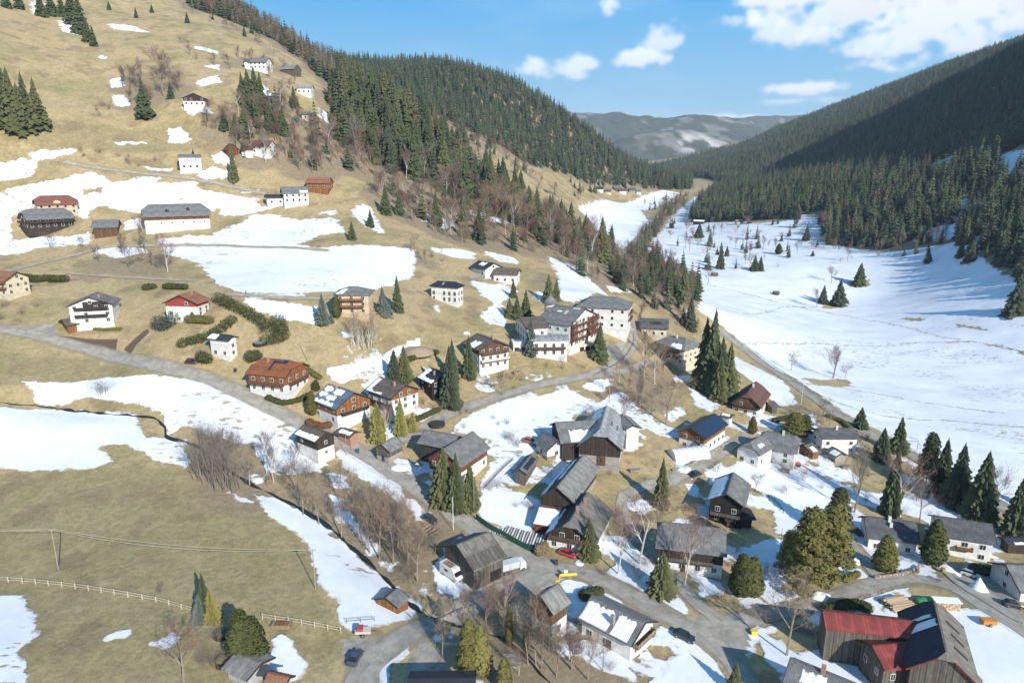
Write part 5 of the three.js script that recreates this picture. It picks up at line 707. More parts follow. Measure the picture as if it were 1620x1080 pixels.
// purple script on the box shaped house
{
  const S = 512, cv = document.createElement('canvas'); cv.width = S; cv.height = 128; const c = cv.getContext('2d'); c.fillStyle = '#f4f2ee'; c.fillRect(0, 0, S, 128); c.fillStyle = '#5a1680'; c.font = 'italic bold 118px serif'; c.textAlign = 'center'; c.textBaseline = 'middle'; c.fillText('Lemmche', S / 2, 66, S - 20);
  const t = new THREE.CanvasTexture(cv); t.colorSpace = THREE.SRGBColorSpace; const inf = signHouse.info[0];
  const p = mesh(new THREE.PlaneGeometry(inf.lw * 1.7, 2.6), std([0.85, 0.85, 0.85], { map: t }), 'lettering', signHouse.g); p.position.set(0, inf.wallTop - 1.9, inf.w + 0.03);
  for (let i = 0; i < 3; i++) windowPart(signHouse.g, -inf.lw * 0.6 + i * inf.lw * 0.6, 1.6, inf.w + 0.02, 0, 1.2, 1.2, M.frame, true);
}
if (typeof LOGH !== 'undefined') console.log(houseLog.join('\n'));
// ---------------------------------------------------------------- trees
function geoFrom(pos, nrm) { const g = new THREE.BufferGeometry(); g.setAttribute('position', new THREE.Float32BufferAttribute(pos, 3)); if (nrm) g.setAttribute('normal', new THREE.Float32BufferAttribute(nrm, 3)); else g.computeVertexNormals(); return g; }
const tri = (o, a, b, c) => o.push(...a, ...b, ...c);
// spruce of height 1: whorls of drooping fan shaped branches round a stem
function spruceGeo(seed, R, tiers, per, detail, fan = 0.3) {
  const r = rng(seed), o = [];
  for (let i = 0; i < tiers; i++) {
    const f = i / (tiers - 1), y = 0.07 + 0.9 * Math.pow(f, 0.94), rad = R * Math.pow(1 - f, 0.82) * (0.78 + 0.4 * r()) + 0.006, n = Math.max(4, Math.round(per * (1 - f * 0.55))), ph = r() * 7;
    for (let k = 0; k < n; k++) {
      const a = ph + k / n * 6.283 + (r() - 0.5) * 0.5, L = rad * (0.72 + 0.5 * r()), ca = Math.cos(a), sa = Math.sin(a), w = L * (detail ? fan : 0.5) * (0.8 + 0.5 * r()) + 0.004, dr = L * (0.28 + 0.4 * r()), up = 0.012 + 0.02 * r(), yy = y + (r() - 0.5) * 0.02;
      const P = (t, s, dy) => [ca * L * t - sa * s, yy + dy, sa * L * t + ca * s];
      const m = P(0.5, 0, up - dr * 0.22), tip = P(1, 0, -dr), l = P(0.6, w, -dr * 0.7 - up), q = P(0.6, -w, -dr * 0.7 - up), b0 = P(0.02, 0, up);
      tri(o, b0, l, m); tri(o, b0, m, q); tri(o, m, l, tip); tri(o, m, tip, q);
      if (detail) { const l2 = P(0.36, w * 0.9, -dr * 0.55 - up * 1.4), q2 = P(0.36, -w * 0.9, -dr * 0.55 - up * 1.4), l3 = P(0.86, w * 0.7, -dr * 1.15 - up), q3 = P(0.86, -w * 0.7, -dr * 1.15 - up); tri(o, b0, l2, m); tri(o, b0, m, q2); tri(o, m, l3, tip); tri(o, m, tip, q3); }
    }
  }
  tri(o, [-0.012, 0.93, 0], [0.012, 0.93, 0], [0, 1.02, 0]); tri(o, [0, 0.93, -0.012], [0, 0.93, 0.012], [0, 1.02, 0]);
  return geoFrom(o);
}
const tube3 = (o, a, b, ra, rb, n = 5) => { const A = V(...a), B = V(...b), d = B.clone().sub(A).normalize(), u = (Math.abs(d.y) > 0.9 ? V(1, 0, 0) : V(0, 1, 0)).cross(d).normalize(), w = d.clone().cross(u); for (let i = 0; i < n; i++) { const t0 = i / n * 6.2832, t1 = (i + 1) / n * 6.2832, p = (c, r, t) => [c.x + (u.x * Math.cos(t) + w.x * Math.sin(t)) * r, c.y + (u.y * Math.cos(t) + w.y * Math.sin(t)) * r, c.z + (u.z * Math.cos(t) + w.z * Math.sin(t)) * r]; const q = [p(A, ra, t0), p(A, ra, t1), p(B, rb, t0), p(B, rb, t1)]; tri(o, q[0], q[1], q[2]); tri(o, q[1], q[3], q[2]); } };
function stemGeo(h, r0) { const o = []; tube3(o, [0, -0.06, 0], [0, h * 0.5, 0], r0, r0 * 0.6, 6); tube3(o, [0, h * 0.5, 0], [0, h, 0], r0 * 0.6, r0 * 0.1, 6); return geoFrom(o); }
// bare broadleaf of height 1: limbs (trunk) and fine twigs (crown)
function bareGeo(seed, spread, stems, narrow) {
  const r = rng(seed), wood = [], twig = [];
  const ribbon3 = (a, b, w) => { const d = V(...b).sub(V(...a)).normalize(), s = V(r() - 0.5, r() - 0.5, r() - 0.5).cross(d).normalize().multiplyScalar(w); tri(twig, [a[0] - s.x, a[1] - s.y, a[2] - s.z], [a[0] + s.x, a[1] + s.y, a[2] + s.z], b); };
  function grow(p, dir, len, rad, lev) {
    const segs = lev === 0 ? 4 : 2; let a = p, d = dir.clone();
    for (let i = 0; i < segs; i++) {
      d.add(V((r() - 0.5) * 0.25, 0.05 + (lev ? 0.08 : 0), (r() - 0.5) * 0.25)).normalize();
      const b = [a[0] + d.x * len / segs, a[1] + d.y * len / segs, a[2] + d.z * len / segs], r1 = rad * (1 - (i + 1) / segs * 0.55);
      if (lev < 3) tube3(wood, a, b, rad * (1 - i / segs * 0.55), r1, lev ? 3 : 5); else ribbon3(a, b, rad);
      if (lev < 3 && (lev > 0 || i > 0)) { const n = lev === 0 ? 3 : lev === 1 ? 3 : 4; for (let k = 0; k < n; k++) { const az = r() * 6.283, sp2 = narrow ? 0.45 + 0.3 * r() : 0.7 + 0.6 * r(), q = V(Math.cos(az) * spread, 0, Math.sin(az) * spread), nd = d.clone().multiplyScalar(1).addScaledVector(q, sp2).normalize(); grow(b, nd, len * (lev === 0 ? 0.46 : 0.6) * (0.7 + 0.6 * r()) * (lev === 0 ? 1.15 - i * 0.16 : 1), lev === 2 ? 0.0016 : r1 * 0.55, lev + 1); } }
      if (lev >= 2) for (let k = 0; k < 2; k++) { const e = [b[0] + (r() - 0.5) * 0.09, b[1] + 0.02 + (r() - 0.3) * 0.07, b[2] + (r() - 0.5) * 0.09]; ribbon3(b, e, 0.0014); }
      a = b;
    }
  }
  for (let s = 0; s < stems; s++) { const az = s * 2.4 + r(), off = stems > 1 ? 0.06 * Math.sqrt(s) : 0; grow([Math.cos(az) * off, -0.03, Math.sin(az) * off], V(Math.cos(az) * 0.12 * (stems > 1), 1, Math.sin(az) * 0.12 * (stems > 1)).normalize(), stems > 1 ? 0.55 + 0.2 * r() : 0.7, stems > 1 ? 0.009 : 0.016, stems > 3 ? 1 : 0); }
  return { wood: geoFrom(wood), twig: geoFrom(twig) };
}
function larchGeo(seed) { // leafless larch: straight stem with whorls of thin twigs
  const r = rng(seed), o = []; for (let i = 0; i < 90; i++) { const f = Math.pow(r(), 0.9), y = 0.14 + 0.84 * f, L = 0.17 * Math.pow(1 - f, 0.7) * (0.6 + 0.6 * r()) + 0.01, a = r() * 6.283, w = 0.0075; const b = [Math.cos(a) * L, y + L * (r() * 0.3 - 0.1), Math.sin(a) * L], m = [Math.cos(a) * L * 0.5, y + 0.02, Math.sin(a) * L * 0.5]; tri(o, [0, y - w, 0], [0, y + w, 0], m); tri(o, [m[0], m[1] - w * 1.6, m[2]], [m[0], m[1] + w, m[2]], b); tri(o, [m[0] - Math.sin(a) * w * 2.2, m[1] - w, m[2] + Math.cos(a) * w * 2.2], [m[0] + Math.sin(a) * w * 2.2, m[1], m[2] - Math.cos(a) * w * 2.2], b); } return geoFrom(o);
}
// leafy mass: small leaf faces through the outer part of a set of lumps [x, y, z, rx, ry, rz]
function leafGeo(seed, lumps, n, size) {
  const r = rng(seed), o = []; let vol = 0; const w = lumps.map((l) => l[3] * l[4] + l[4] * l[5] + l[3] * l[5]); vol = w.reduce((a, b) => a + b, 0);
  lumps.forEach((l, li) => { const m = Math.round(n * w[li] / vol); for (let i = 0; i < m; i++) {
    const z = r() * 2 - 1, t = r() * 6.283, q = Math.sqrt(1 - z * z), rad = 0.72 + 0.34 * r(), nx = q * Math.cos(t), ny = z, nz = q * Math.sin(t), c = V(l[0] + nx * l[3] * rad, l[1] + ny * l[4] * rad, l[2] + nz * l[5] * rad);
    const nn = V(nx + (r() - 0.5) * 1.3, ny + 0.25 + (r() - 0.5) * 1.3, nz + (r() - 0.5) * 1.3).normalize(), u = V(r() - 0.5, r() - 0.5, r() - 0.5).cross(nn).normalize(), v = nn.clone().cross(u), s = size * (0.6 + 0.8 * r());
    const P = (a, b) => [c.x + u.x * a * s + v.x * b * s, c.y + u.y * a * s + v.y * b * s, c.z + u.z * a * s + v.z * b * s]; tri(o, P(-0.5, -0.6), P(0.6, -0.4), P(0.1, 0.8)); tri(o, P(-0.7, 0.1), P(0.2, -0.7), P(0.5, 0.5));
  } }); return geoFrom(o);
}
const dbl = (c, o = {}) => std(c, { side: THREE.DoubleSide, roughness: 0.85, ...o });
const LEAF = { dark: dbl([0.042, 0.055, 0.027]), mid: dbl([0.055, 0.072, 0.027]), warm: dbl([0.085, 0.09, 0.032]), olive: dbl([0.185, 0.17, 0.045]), yellow: dbl([0.17, 0.15, 0.035]), blue: dbl([0.085, 0.105, 0.085]), hedge: dbl([0.085, 0.095, 0.026]), rust: dbl([0.2, 0.1, 0.05]), straw: dbl([0.27, 0.2, 0.11]) };
const BARK = { spruce: std([0.10, 0.072, 0.05]), grey: std([0.20, 0.17, 0.14]), birch: std([0.5, 0.46, 0.41]), tan: std([0.27, 0.22, 0.17]), larch: std([0.2, 0.145, 0.09]) };
const TWIG = { brown: dbl([0.17, 0.12, 0.09]), red: dbl([0.22, 0.125, 0.095]), grey: dbl([0.2, 0.17, 0.14]), tan: dbl([0.26, 0.19, 0.125]), larch: dbl([0.195, 0.158, 0.112]) };
const SPR = [0, 1, 2, 3].map((i) => spruceGeo(40 + i, 0.165 + 0.02 * i, 25, 11, true));
const SPRNEAR = [0, 1, 2, 3].map((i) => spruceGeo(45 + i, 0.165 + 0.02 * i, 46, 17, true, 0.17));
const SPRFAR = [0, 1, 2].map((i) => spruceGeo(60 + i, 0.17 + 0.02 * i, 10, 6, false));
const STEM = stemGeo(0.9, 0.016);
const BARET = [0, 1, 2, 3].map((i) => bareGeo(80 + i, 0.75 + 0.1 * i, 1, i % 2 === 0));
const CLUMP = [bareGeo(91, 0.5, 9, true), bareGeo(92, 0.8, 7, false)];
const SHRUB = [bareGeo(95, 1.1, 8, false), bareGeo(96, 1.2, 10, false)];
const LARCH = [larchGeo(101), larchGeo(102), larchGeo(103)];
const PINE = [0, 1].map((i) => { const r = rng(120 + i), L = []; for (let k = 0; k < 34; k++) { const f = Math.pow(k / 34, 0.9), y = 0.14 + 0.8 * f, rad = 0.25 * Math.pow(1 - f * 0.97, 0.85), a = k * 2.4; L.push([Math.cos(a) * rad * 0.75, y, Math.sin(a) * rad * 0.75, 0.085 + 0.03 * r(), 0.055, 0.085 + 0.03 * r()]); } L.push([0, 0.93, 0, 0.05, 0.07, 0.05]); return leafGeo(130 + i, L, 7000, 0.02); });
const THUJA = leafGeo(140, [[0, 0.28, 0, 0.17, 0.28, 0.17], [0, 0.55, 0, 0.14, 0.3, 0.14], [0, 0.78, 0, 0.085, 0.22, 0.085]], 2600, 0.032);
const SHADES = [LEAF.dark, LEAF.mid, LEAF.mid, LEAF.warm];
function treeAt(name, cat, label, group, x, d, h, crownGeo, crownMat, trunkGeo, trunkMat, wide = 1, turn = 0, crownLabel) {
  const g = new THREE.Group(); g.position.set(x, hgt(x, d) - 0.05, -d); g.scale.set(h * wide, h, h * wide); g.rotation.y = turn;
  mesh(trunkGeo, trunkMat, 'trunk', g); mesh(crownGeo, crownMat, 'crown', g); top(g, name, label, cat, group); return g;
}
const rT = rng(777);
const place = (px, py, topY) => { const p = at(px, py), r = rayOf(px, topY), y = CAM_Y + r[1] / -r[2] * p.d; return { x: p.x, d: p.d, h: Math.max(1.5, y - p.y) }; };
let nSpruce = 0, nBare = 0;
function conifer(px, py, topY, label, o = {}) {
  const p = place(px, py, topY), k = o.kind || 'spruce'; const geo = k === 'pine' ? PINE[nSpruce % 2] : k === 'thuja' ? THUJA : (p.d < 260 ? SPRNEAR : SPR)[nSpruce % 4]; nSpruce++;
  treeAt(k === 'pine' ? 'pine_tree' : k === 'thuja' ? 'thuja' : 'spruce_tree', k === 'thuja' ? 'conifer' : k === 'pine' ? 'pine tree' : 'spruce tree', label, o.group, p.x, p.d, p.h, geo, o.mat || SHADES[nSpruce % 4], STEM, BARK.spruce, o.wide || 1, rT() * 6);
}
function bare(px, py, topY, label, o = {}) {
  const p = place(px, py, topY), B = o.clump ? CLUMP[nBare % 2] : BARET[nBare % 4]; nBare++;
  treeAt(o.name || 'bare_tree', o.cat || 'bare tree', label, o.group, p.x, p.d, p.h, B.twig, o.twig || TWIG.brown, B.wood, o.bark || BARK.grey, o.wide || 1, rT() * 6);
}
// single conifers among the houses
for (const [px, py, ty, lb, o] of [
  [598, 698, 634, 'broad olive green spruce on the corner of the lane fork', { mat: LEAF.olive, wide: 1.35 }], [634, 687, 628, 'olive green spruce beside a pale birch stem at the lane fork', { mat: LEAF.olive, wide: 1.1 }], [653, 681, 650, 'short olive spruce at the hedge of the lane fork', { mat: LEAF.olive, wide: 1.4 }],
  [702, 796, 703, 'tallest of the dark spruces before the white walled barn', { mat: LEAF.warm, wide: 1.15 }], [722, 806, 714, 'middle spruce of the clump before the white walled barn', { mat: LEAF.mid, wide: 1.1 }], [744, 804, 730, 'spruce of the barn clump next to the fence end', { mat: LEAF.warm, wide: 1.2 }],
  [931, 882, 818, 'green spruce beside the red car and old farmhouse', { wide: 1.3, mat: LEAF.warm }], [1046, 938, 870, 'broad spruce on the grass island by the birches', { wide: 1.5, mat: LEAF.warm }], [1046, 802, 722, 'slender spruce at the lane behind the birches', { mat: LEAF.warm, wide: 0.95 }],
  [1172, 941, 876, 'rounded conifer standing close to its twin by the lane', { kind: 'thuja', mat: LEAF.hedge, wide: 1.6 }], [1189, 941, 880, 'twin rounded conifer next to a snowy garden', { kind: 'thuja', mat: LEAF.hedge, wide: 1.6 }], [1399, 902, 847, 'rounded conifer before the white bungalow', { kind: 'thuja', mat: LEAF.olive, wide: 1.8 }], [1475, 892, 822, 'tall rounded conifer between the two white houses', { kind: 'thuja', mat: LEAF.hedge, wide: 1.5 }],
  [1275, 938, 800, 'huge olive stone pine, largest of the pine clump', { kind: 'pine', mat: LEAF.olive, wide: 1.0 }], [1310, 920, 795, 'stone pine beside the largest pine of the clump', { kind: 'pine', mat: LEAF.olive, wide: 1.1 }], [1248, 905, 838, 'lower stone pine at the snowy edge of the clump', { kind: 'pine', mat: LEAF.olive, wide: 1.2 }], [1323, 850, 769, 'stone pine behind the clump at the lane', { kind: 'pine', mat: LEAF.warm, wide: 1.1 }],
  [1408, 815, 703, 'tall shaggy dark spruce rising from the garden behind the bungalow', { mat: LEAF.mid, wide: 0.8 }], [1421, 716, 658, 'lone pale spruce by the bus shelter wall', { wide: 1.2, mat: LEAF.mid }], [1394, 728, 675, 'dark spruce behind the garden next to the lone pale spruce', { mat: LEAF.dark, wide: 1.3 }],
  [1464, 775, 682, 'round headed dark conifer in the row along the snowfield', { kind: 'pine', mat: LEAF.mid, wide: 0.8 }], [1488, 778, 692, 'dark conifer with a larch behind it in the row along the snowfield', { mat: LEAF.dark, wide: 1.1 }], [1512, 800, 700, 'broad dark spruce in the row along the snowfield', { mat: LEAF.dark, wide: 1.15 }], [1548, 822, 712, 'feathery spruce standing free of the row along the snowfield', { mat: LEAF.mid, wide: 1.1 }], [1604, 848, 750, 'dark spruce behind the low dark shed', { mat: LEAF.mid, wide: 1.15 }], [1620, 800, 745, 'spruce at the edge of the snowfield past the row', { mat: LEAF.mid, wide: 1 }],
  [1361, 677, 643, 'small conical spruce beside the valley road', { wide: 1.7, mat: LEAF.mid }], [1606, 495, 432, 'dark spruce in the valley snow by the shaded forest', { wide: 1.3, mat: LEAF.dark }],
  [1112, 615, 500, 'dark spruce of the tall group above the maroon chalet', { mat: LEAF.dark }], [1124, 622, 488, 'tallest dark spruce of the group above the maroon chalet', { mat: LEAF.mid, wide: 1 }], [1138, 628, 530, 'dense spruce inside the group above the maroon chalet', { mat: LEAF.dark, wide: 1.1 }], [1151, 632, 540, 'sunlit spruce at the rim of the group above the maroon chalet', { mat: LEAF.warm, wide: 1.1 }], [1136, 635, 555, 'front spruce of the group above the maroon chalet', { mat: LEAF.warm, wide: 1.1 }],
  [1256, 692, 652, 'round bushy pine behind the grey half hipped house', { kind: 'pine', mat: LEAF.olive, wide: 1.9 }], [1272, 690, 655, 'second round bushy pine behind the grey half hipped house', { kind: 'pine', mat: LEAF.hedge, wide: 1.7 }], [1190, 686, 658, 'small yellowish conifer on the lawn of the maroon chalet', { kind: 'thuja', mat: LEAF.yellow, wide: 1.5 }],
  [840, 562, 498, 'pale thin spruce in front of the hotel terrace', { mat: LEAF.blue, wide: 1 }], [948, 570, 508, 'dark spruce below the hotel balconies', { wide: 1.25 }], [868, 478, 432, 'spruce behind the pointed tower of the hotel', { wide: 1.2, mat: LEAF.warm }], [880, 475, 440, 'second spruce behind the pointed tower of the hotel', { wide: 1.1, mat: LEAF.warm }], [818, 505, 466, 'broad spruce beside the roof of the west hotel block', { wide: 1.5 }], [832, 500, 456, 'taller spruce beside the west hotel block', { wide: 1.2 }], [806, 502, 470, 'short spruce at the snow patch beside the hotel', { wide: 1.4 }],
  [712, 642, 545, 'tall slim spruce in front of the dark timber house', { wide: 0.85 }], [716, 600, 535, 'spruce behind the tall slim spruce by the dark timber house', {}], [742, 598, 530, 'spruce beside the three storey timber gabled house', {}], [640, 602, 545, 'dense spruce in the pair above the brown roofed house', { wide: 1.2, mat: LEAF.warm }], [624, 602, 552, 'second spruce of the pair above the brown roofed house', { wide: 1.3 }],
  [511, 513, 462, 'bluish spruce beside the apricot house', { mat: LEAF.blue, wide: 1.25 }], [533, 503, 465, 'green conifer between bluish spruce and apricot house', { kind: 'thuja', mat: LEAF.hedge, wide: 1.1 }], [524, 510, 494, 'tiny bluish spruce at the apricot house', { mat: LEAF.blue, wide: 1.5 }], [606, 497, 452, 'blue grey spruce on the far side of the apricot house', { mat: LEAF.blue, wide: 1.3 }], [629, 492, 434, 'tall dark spruce beside the blue grey spruce', {}], [616, 498, 478, 'small blue spruce under the tall dark spruce', { mat: LEAF.blue, wide: 1.4 }],
  [494, 656, 618, 'yellow green thuja at the orange boarded house', { kind: 'thuja', mat: LEAF.yellow, wide: 1.3 }], [500, 618, 600, 'small dark thuja behind the orange boarded house', { kind: 'thuja', mat: LEAF.hedge, wide: 2 }], [557, 379, 349, 'lone small spruce on the rim of the snowfield', { wide: 1.5, mat: LEAF.mid }], [326, 978, 905, 'blue grey spruce at the white fence', { mat: LEAF.dark, wide: 0.9 }], [335, 980, 930, 'yellow green spruce at the white fence', { mat: LEAF.yellow, wide: 1.3 }], [317, 982, 938, 'small pale blue spruce at the white fence', { mat: LEAF.blue, wide: 1.3 }],
  [385, 1045, 965, 'olive weeping conifer beside the glazed conservatory', { kind: 'thuja', mat: LEAF.hedge, wide: 1.6 }], [403, 1050, 975, 'second olive weeping conifer beside the conservatory', { kind: 'thuja', mat: LEAF.hedge, wide: 1.6 }], [742, 1065, 980, 'olive green thuja group beside the concrete yard', { kind: 'thuja', mat: LEAF.olive, wide: 1.2 }], [760, 1068, 992, 'taller olive thuja beside the brook trees', { kind: 'thuja', mat: LEAF.olive, wide: 1.3 }], [798, 1090, 1040, 'young olive thuja at the lower brook bank', { kind: 'thuja', mat: LEAF.olive, wide: 1.3 }], [1162, 1095, 1046, 'young spruce tip beside the lower road', { mat: LEAF.warm, wide: 1.3 }], [806, 1022, 954, 'slender ivy green column tree at the brook', { kind: 'thuja', mat: LEAF.olive, wide: 0.5 }], [832, 1025, 975, 'second slender ivy green column tree at the brook', { kind: 'thuja', mat: LEAF.olive, wide: 0.5 }], [695, 970, 942, 'small pale blue spruce on the brook bank by the bridge', { mat: LEAF.blue, wide: 1.6 }],
  [690, 356, 300, 'dark spruce standing free below the spur forest', {}], [735, 375, 318, 'leaning dark spruce by the snow patch below the spur', { wide: 0.8 }], [586, 358, 330, 'small spruce beside the narrow snow strip', { wide: 1.2 }], [610, 338, 290, 'spruce of the pair above the snow strip', { wide: 1.3 }], [632, 340, 295, 'second spruce of the pair above the snow strip', { wide: 1 }],
  [370, 286, 225, 'half bare spruce beside the gravel track', { wide: 0.7, mat: LEAF.warm }], [812, 470, 440, 'spruce at the gable of the long lane house', { wide: 1 }],
  [1302, 480, 450, 'spruce on the valley knoll beside its taller neighbour', { wide: 1.6, mat: LEAF.dark }], [1327, 483, 440, 'tallest spruce on the valley knoll', { wide: 1.6, mat: LEAF.dark }], [1360, 450, 414, 'lone spruce on bare ground in the valley', { wide: 1.5, mat: LEAF.mid }], [1194, 428, 403, 'spruce of the small pair in the valley', { wide: 1.6, mat: LEAF.dark }], [1203, 428, 404, 'second spruce of the small pair in the valley', { wide: 1.5, mat: LEAF.dark }], [1106, 376, 350, 'spruce before the forest edge farm', { wide: 1.6, mat: LEAF.dark }], [1140, 425, 385, 'dark spruce by the brown hay hut', { wide: 0.9, mat: LEAF.dark }], [1150, 405, 388, 'short spruce behind the brown hay hut', { wide: 1.3, mat: LEAF.dark }], [1276, 380, 354, 'spruce standing before the shaded forest', { wide: 1.5, mat: LEAF.dark }], [1468, 415, 390, 'spruce at the snowy forest rim', { wide: 1.4, mat: LEAF.dark }], [1520, 406, 378, 'spruce of the pair at the far end of the snowy rim', { wide: 1.3, mat: LEAF.dark }], [1536, 412, 378, 'taller spruce of the pair at the far end of the snowy rim', { wide: 1.4, mat: LEAF.dark }], [1232, 402, 385, 'small rounded conifer in the valley snow', { kind: 'thuja', mat: LEAF.hedge, wide: 2 }], [1286, 585 - 180, 395, 'low dark conifer at the forest corner', { wide: 1.6, mat: LEAF.dark }],
]) conifer(px, py, ty, lb, o);
// groups of spruces on the dry slope
for (const [px, py, ty] of [[3, 196, 118], [22, 200, 104], [44, 199, 112], [62, 204, 120], [12, 190, 100], [35, 205, 128]]) conifer(px, py, ty, (nSpruce % 2 ? 'warm olive' : 'dark green') + ' spruce in the tall clump on the dry slope', { group: 'spruce clump on the dry slope', mat: nSpruce % 2 ? LEAF.warm : LEAF.mid, wide: 1.1 });
for (const [px, py, ty] of [[10, 12, -30], [30, 14, -25], [65, 25, -15], [82, 24, -18], [98, 26, -14], [116, 38, -25], [128, 52, -10], [138, 66, 28], [148, 73, 38]]) conifer(px, py, ty, (py < 28 ? 'spruce in the upper rank of the row on the upper meadow' : 'spruce at the lower end of the row on the upper meadow'), { group: 'spruce row on the upper meadow', mat: LEAF.mid, wide: 1.2 });
for (const [px, py, ty] of [[384, 162, 112], [394, 168, 106], [405, 172, 104], [414, 178, 112], [428, 205, 155], [440, 208, 160], [448, 212, 165], [408, 200, 150]]) conifer(px, py, ty, 'spruce in the grove under the upper farm', { group: 'spruce grove under the upper farm', mat: LEAF.mid, wide: 1.1 });
for (const [px, py, ty, lb] of [[229, 186, 120, 'spruce among bare trees beside two snow patches'], [270, 155, 128, 'small spruce above the slope chalet'], [172, 15, 0, 'single small spruce on the upper meadow'], [215, 28, 10, 'dark spruce beside larches on the upper meadow'], [240, 20, 5, 'second small spruce beside larches on the upper meadow'], [296, 36, 18, 'dark little spruce by a snow streak high on the slope'], [465, 168, 135, 'bushy spruce below the white cottage'], [305, 243, 234, 'short bush spruce behind the box shaped house'], [284, 268, 252, 'short spruce at the corner of the box shaped house'], [355, 205, 170, 'spruce beside the slope chalet wood'], [372, 212, 180, 'spruce with pale stems next to the slope chalet wood']]) conifer(px, py, ty, lb, { wide: 1.25, mat: LEAF.mid });
// single bare trees
for (const [px, py, ty, lb, o] of [
  [978, 908, 815, 'pale stemmed birch nearest the spruce on the grass island', { name: 'birch_tree', cat: 'birch', bark: BARK.birch, twig: TWIG.red }], [1012, 892, 790, 'tall many branched birch between farmhouse and lane', { name: 'birch_tree', cat: 'birch', bark: BARK.birch, twig: TWIG.red, wide: 1.1 }], [1083, 926, 826, 'single white birch before the long white farmhouse', { name: 'birch_tree', cat: 'birch', bark: BARK.birch, twig: TWIG.red, wide: 0.9 }], [1245, 1036, 905, 'tall bare ash by the wall of the red roofed farm', { wide: 0.9, bark: BARK.tan, twig: TWIG.tan }],
  [1352, 810, 715, 'bare birch in the snow behind the stone pines', { bark: BARK.grey, twig: TWIG.grey }], [1424, 820, 720, 'reddish birch beside the shaggy dark spruce', { name: 'birch_tree', cat: 'birch', bark: BARK.birch, twig: TWIG.red }], [1455, 826, 765, 'forked bare tree behind the bungalow roof', { twig: TWIG.grey }], [1572, 828, 735, 'bare larch in front of the feathery spruce', { twig: TWIG.grey, wide: 0.6 }],
  [1318, 598, 553, 'spreading bare maple on its own knoll in the snowfield', { wide: 1.6 }], [1337, 598, 578, 'small bare tree beside the spreading maple', { wide: 1.5 }], [1252, 586, 562, 'bare shrub tree on the bank of the valley road', { wide: 1.2 }], [1120, 450, 422, 'bare tree beside the brown hay hut', { wide: 1.3 }], [1100, 445, 430, 'small bare tree at the valley path', { wide: 1.4 }], [1292, 486, 458, 'bare tree on the valley knoll', { wide: 1.0 }], [1316, 448, 424, 'bare tree between the knoll and the lone spruce', { wide: 1.3 }],
  [1055, 672, 592, 'large spreading bare oak behind the solar house', { wide: 1.4, bark: BARK.tan, twig: TWIG.tan }], [1012, 645, 598, 'bare tree on the bank above the great barn', { bark: BARK.tan }], [985, 690, 618, 'birch behind the white metal roof', { bark: BARK.birch, twig: TWIG.red }], [1018, 600, 525, 'bare tree at the bend of the hotel lane', { bark: BARK.tan }], [1036, 608, 535, 'pale bare tree in front of the cream apartment house', { bark: BARK.birch, twig: TWIG.tan }],
  [612, 705, 640, 'bare birch standing between olive spruces at the lane fork', { bark: BARK.birch, wide: 0.7 }], [80, 394, 368, 'round bare fruit tree below the timber farmhouse', { wide: 1.4 }], [130, 395, 375, 'bare fruit tree at the garden path', { wide: 1.3 }], [1196, 776, 748, 'small bare fruit tree on the sloping snowfield', { wide: 1.3 }], [795, 625, 590, 'bare fruit tree at the lane below the hotel', { wide: 1.4 }], [548, 655, 632, 'bare rust twigged shrub at the orange boarded house', { wide: 1.8, twig: TWIG.red }], [255, 950, 925, 'young bare sapling at the white fence', { wide: 0.8 }],
]) bare(px, py, ty, lb, o);
for (const [px, py, ty, w] of [[562, 548, 505, 1], [578, 550, 500, 1.2], [590, 547, 506, 1]]) bare(px, py, ty, 'many stemmed bare birch clump on the dry meadow', { clump: true, bark: BARK.birch, twig: TWIG.brown, group: 'birch clumps on the dry meadow', wide: w });
for (const [px, py, ty] of [[318, 758, 700], [334, 764, 690], [350, 772, 696], [366, 776, 710]]) bare(px, py, ty, 'many stemmed bare alder at the bend of the brook', { clump: true, bark: BARK.grey, twig: TWIG.grey, group: 'alder clumps at the brook bend', wide: 1.2 });
for (const [px, py, ty] of [[600, 885, 790], [622, 892, 800], [645, 905, 805], [572, 860, 785], [585, 875, 800], [660, 920, 830], [480, 815, 760], [505, 830, 770], [540, 850, 780]]) bare(px, py, ty, 'tall bare ash in the brook thicket', { bark: BARK.tan, twig: TWIG.tan, group: 'bare ashes in the brook thicket', wide: 0.9 });
for (const [px, py, ty] of [[700, 1000, 945], [735, 990, 935], [770, 1000, 930], [850, 1010, 950], [868, 1030, 985], [880, 1070, 1000], [905, 1060, 1000], [930, 1075, 1005], [290, 1085, 990], [700, 1040, 985], [790, 985, 935]]) bare(px, py, ty, ['tan', 'red'][nBare % 2] + ' twigged ' + (py - ty > 62 ? 'tall' : py - ty > 52 ? 'middling' : 'short') + ' bare tree on the lower brook bank', { bark: BARK.tan, twig: nBare % 2 ? TWIG.red : TWIG.tan, group: 'bare trees on the lower brook bank', wide: 1 });
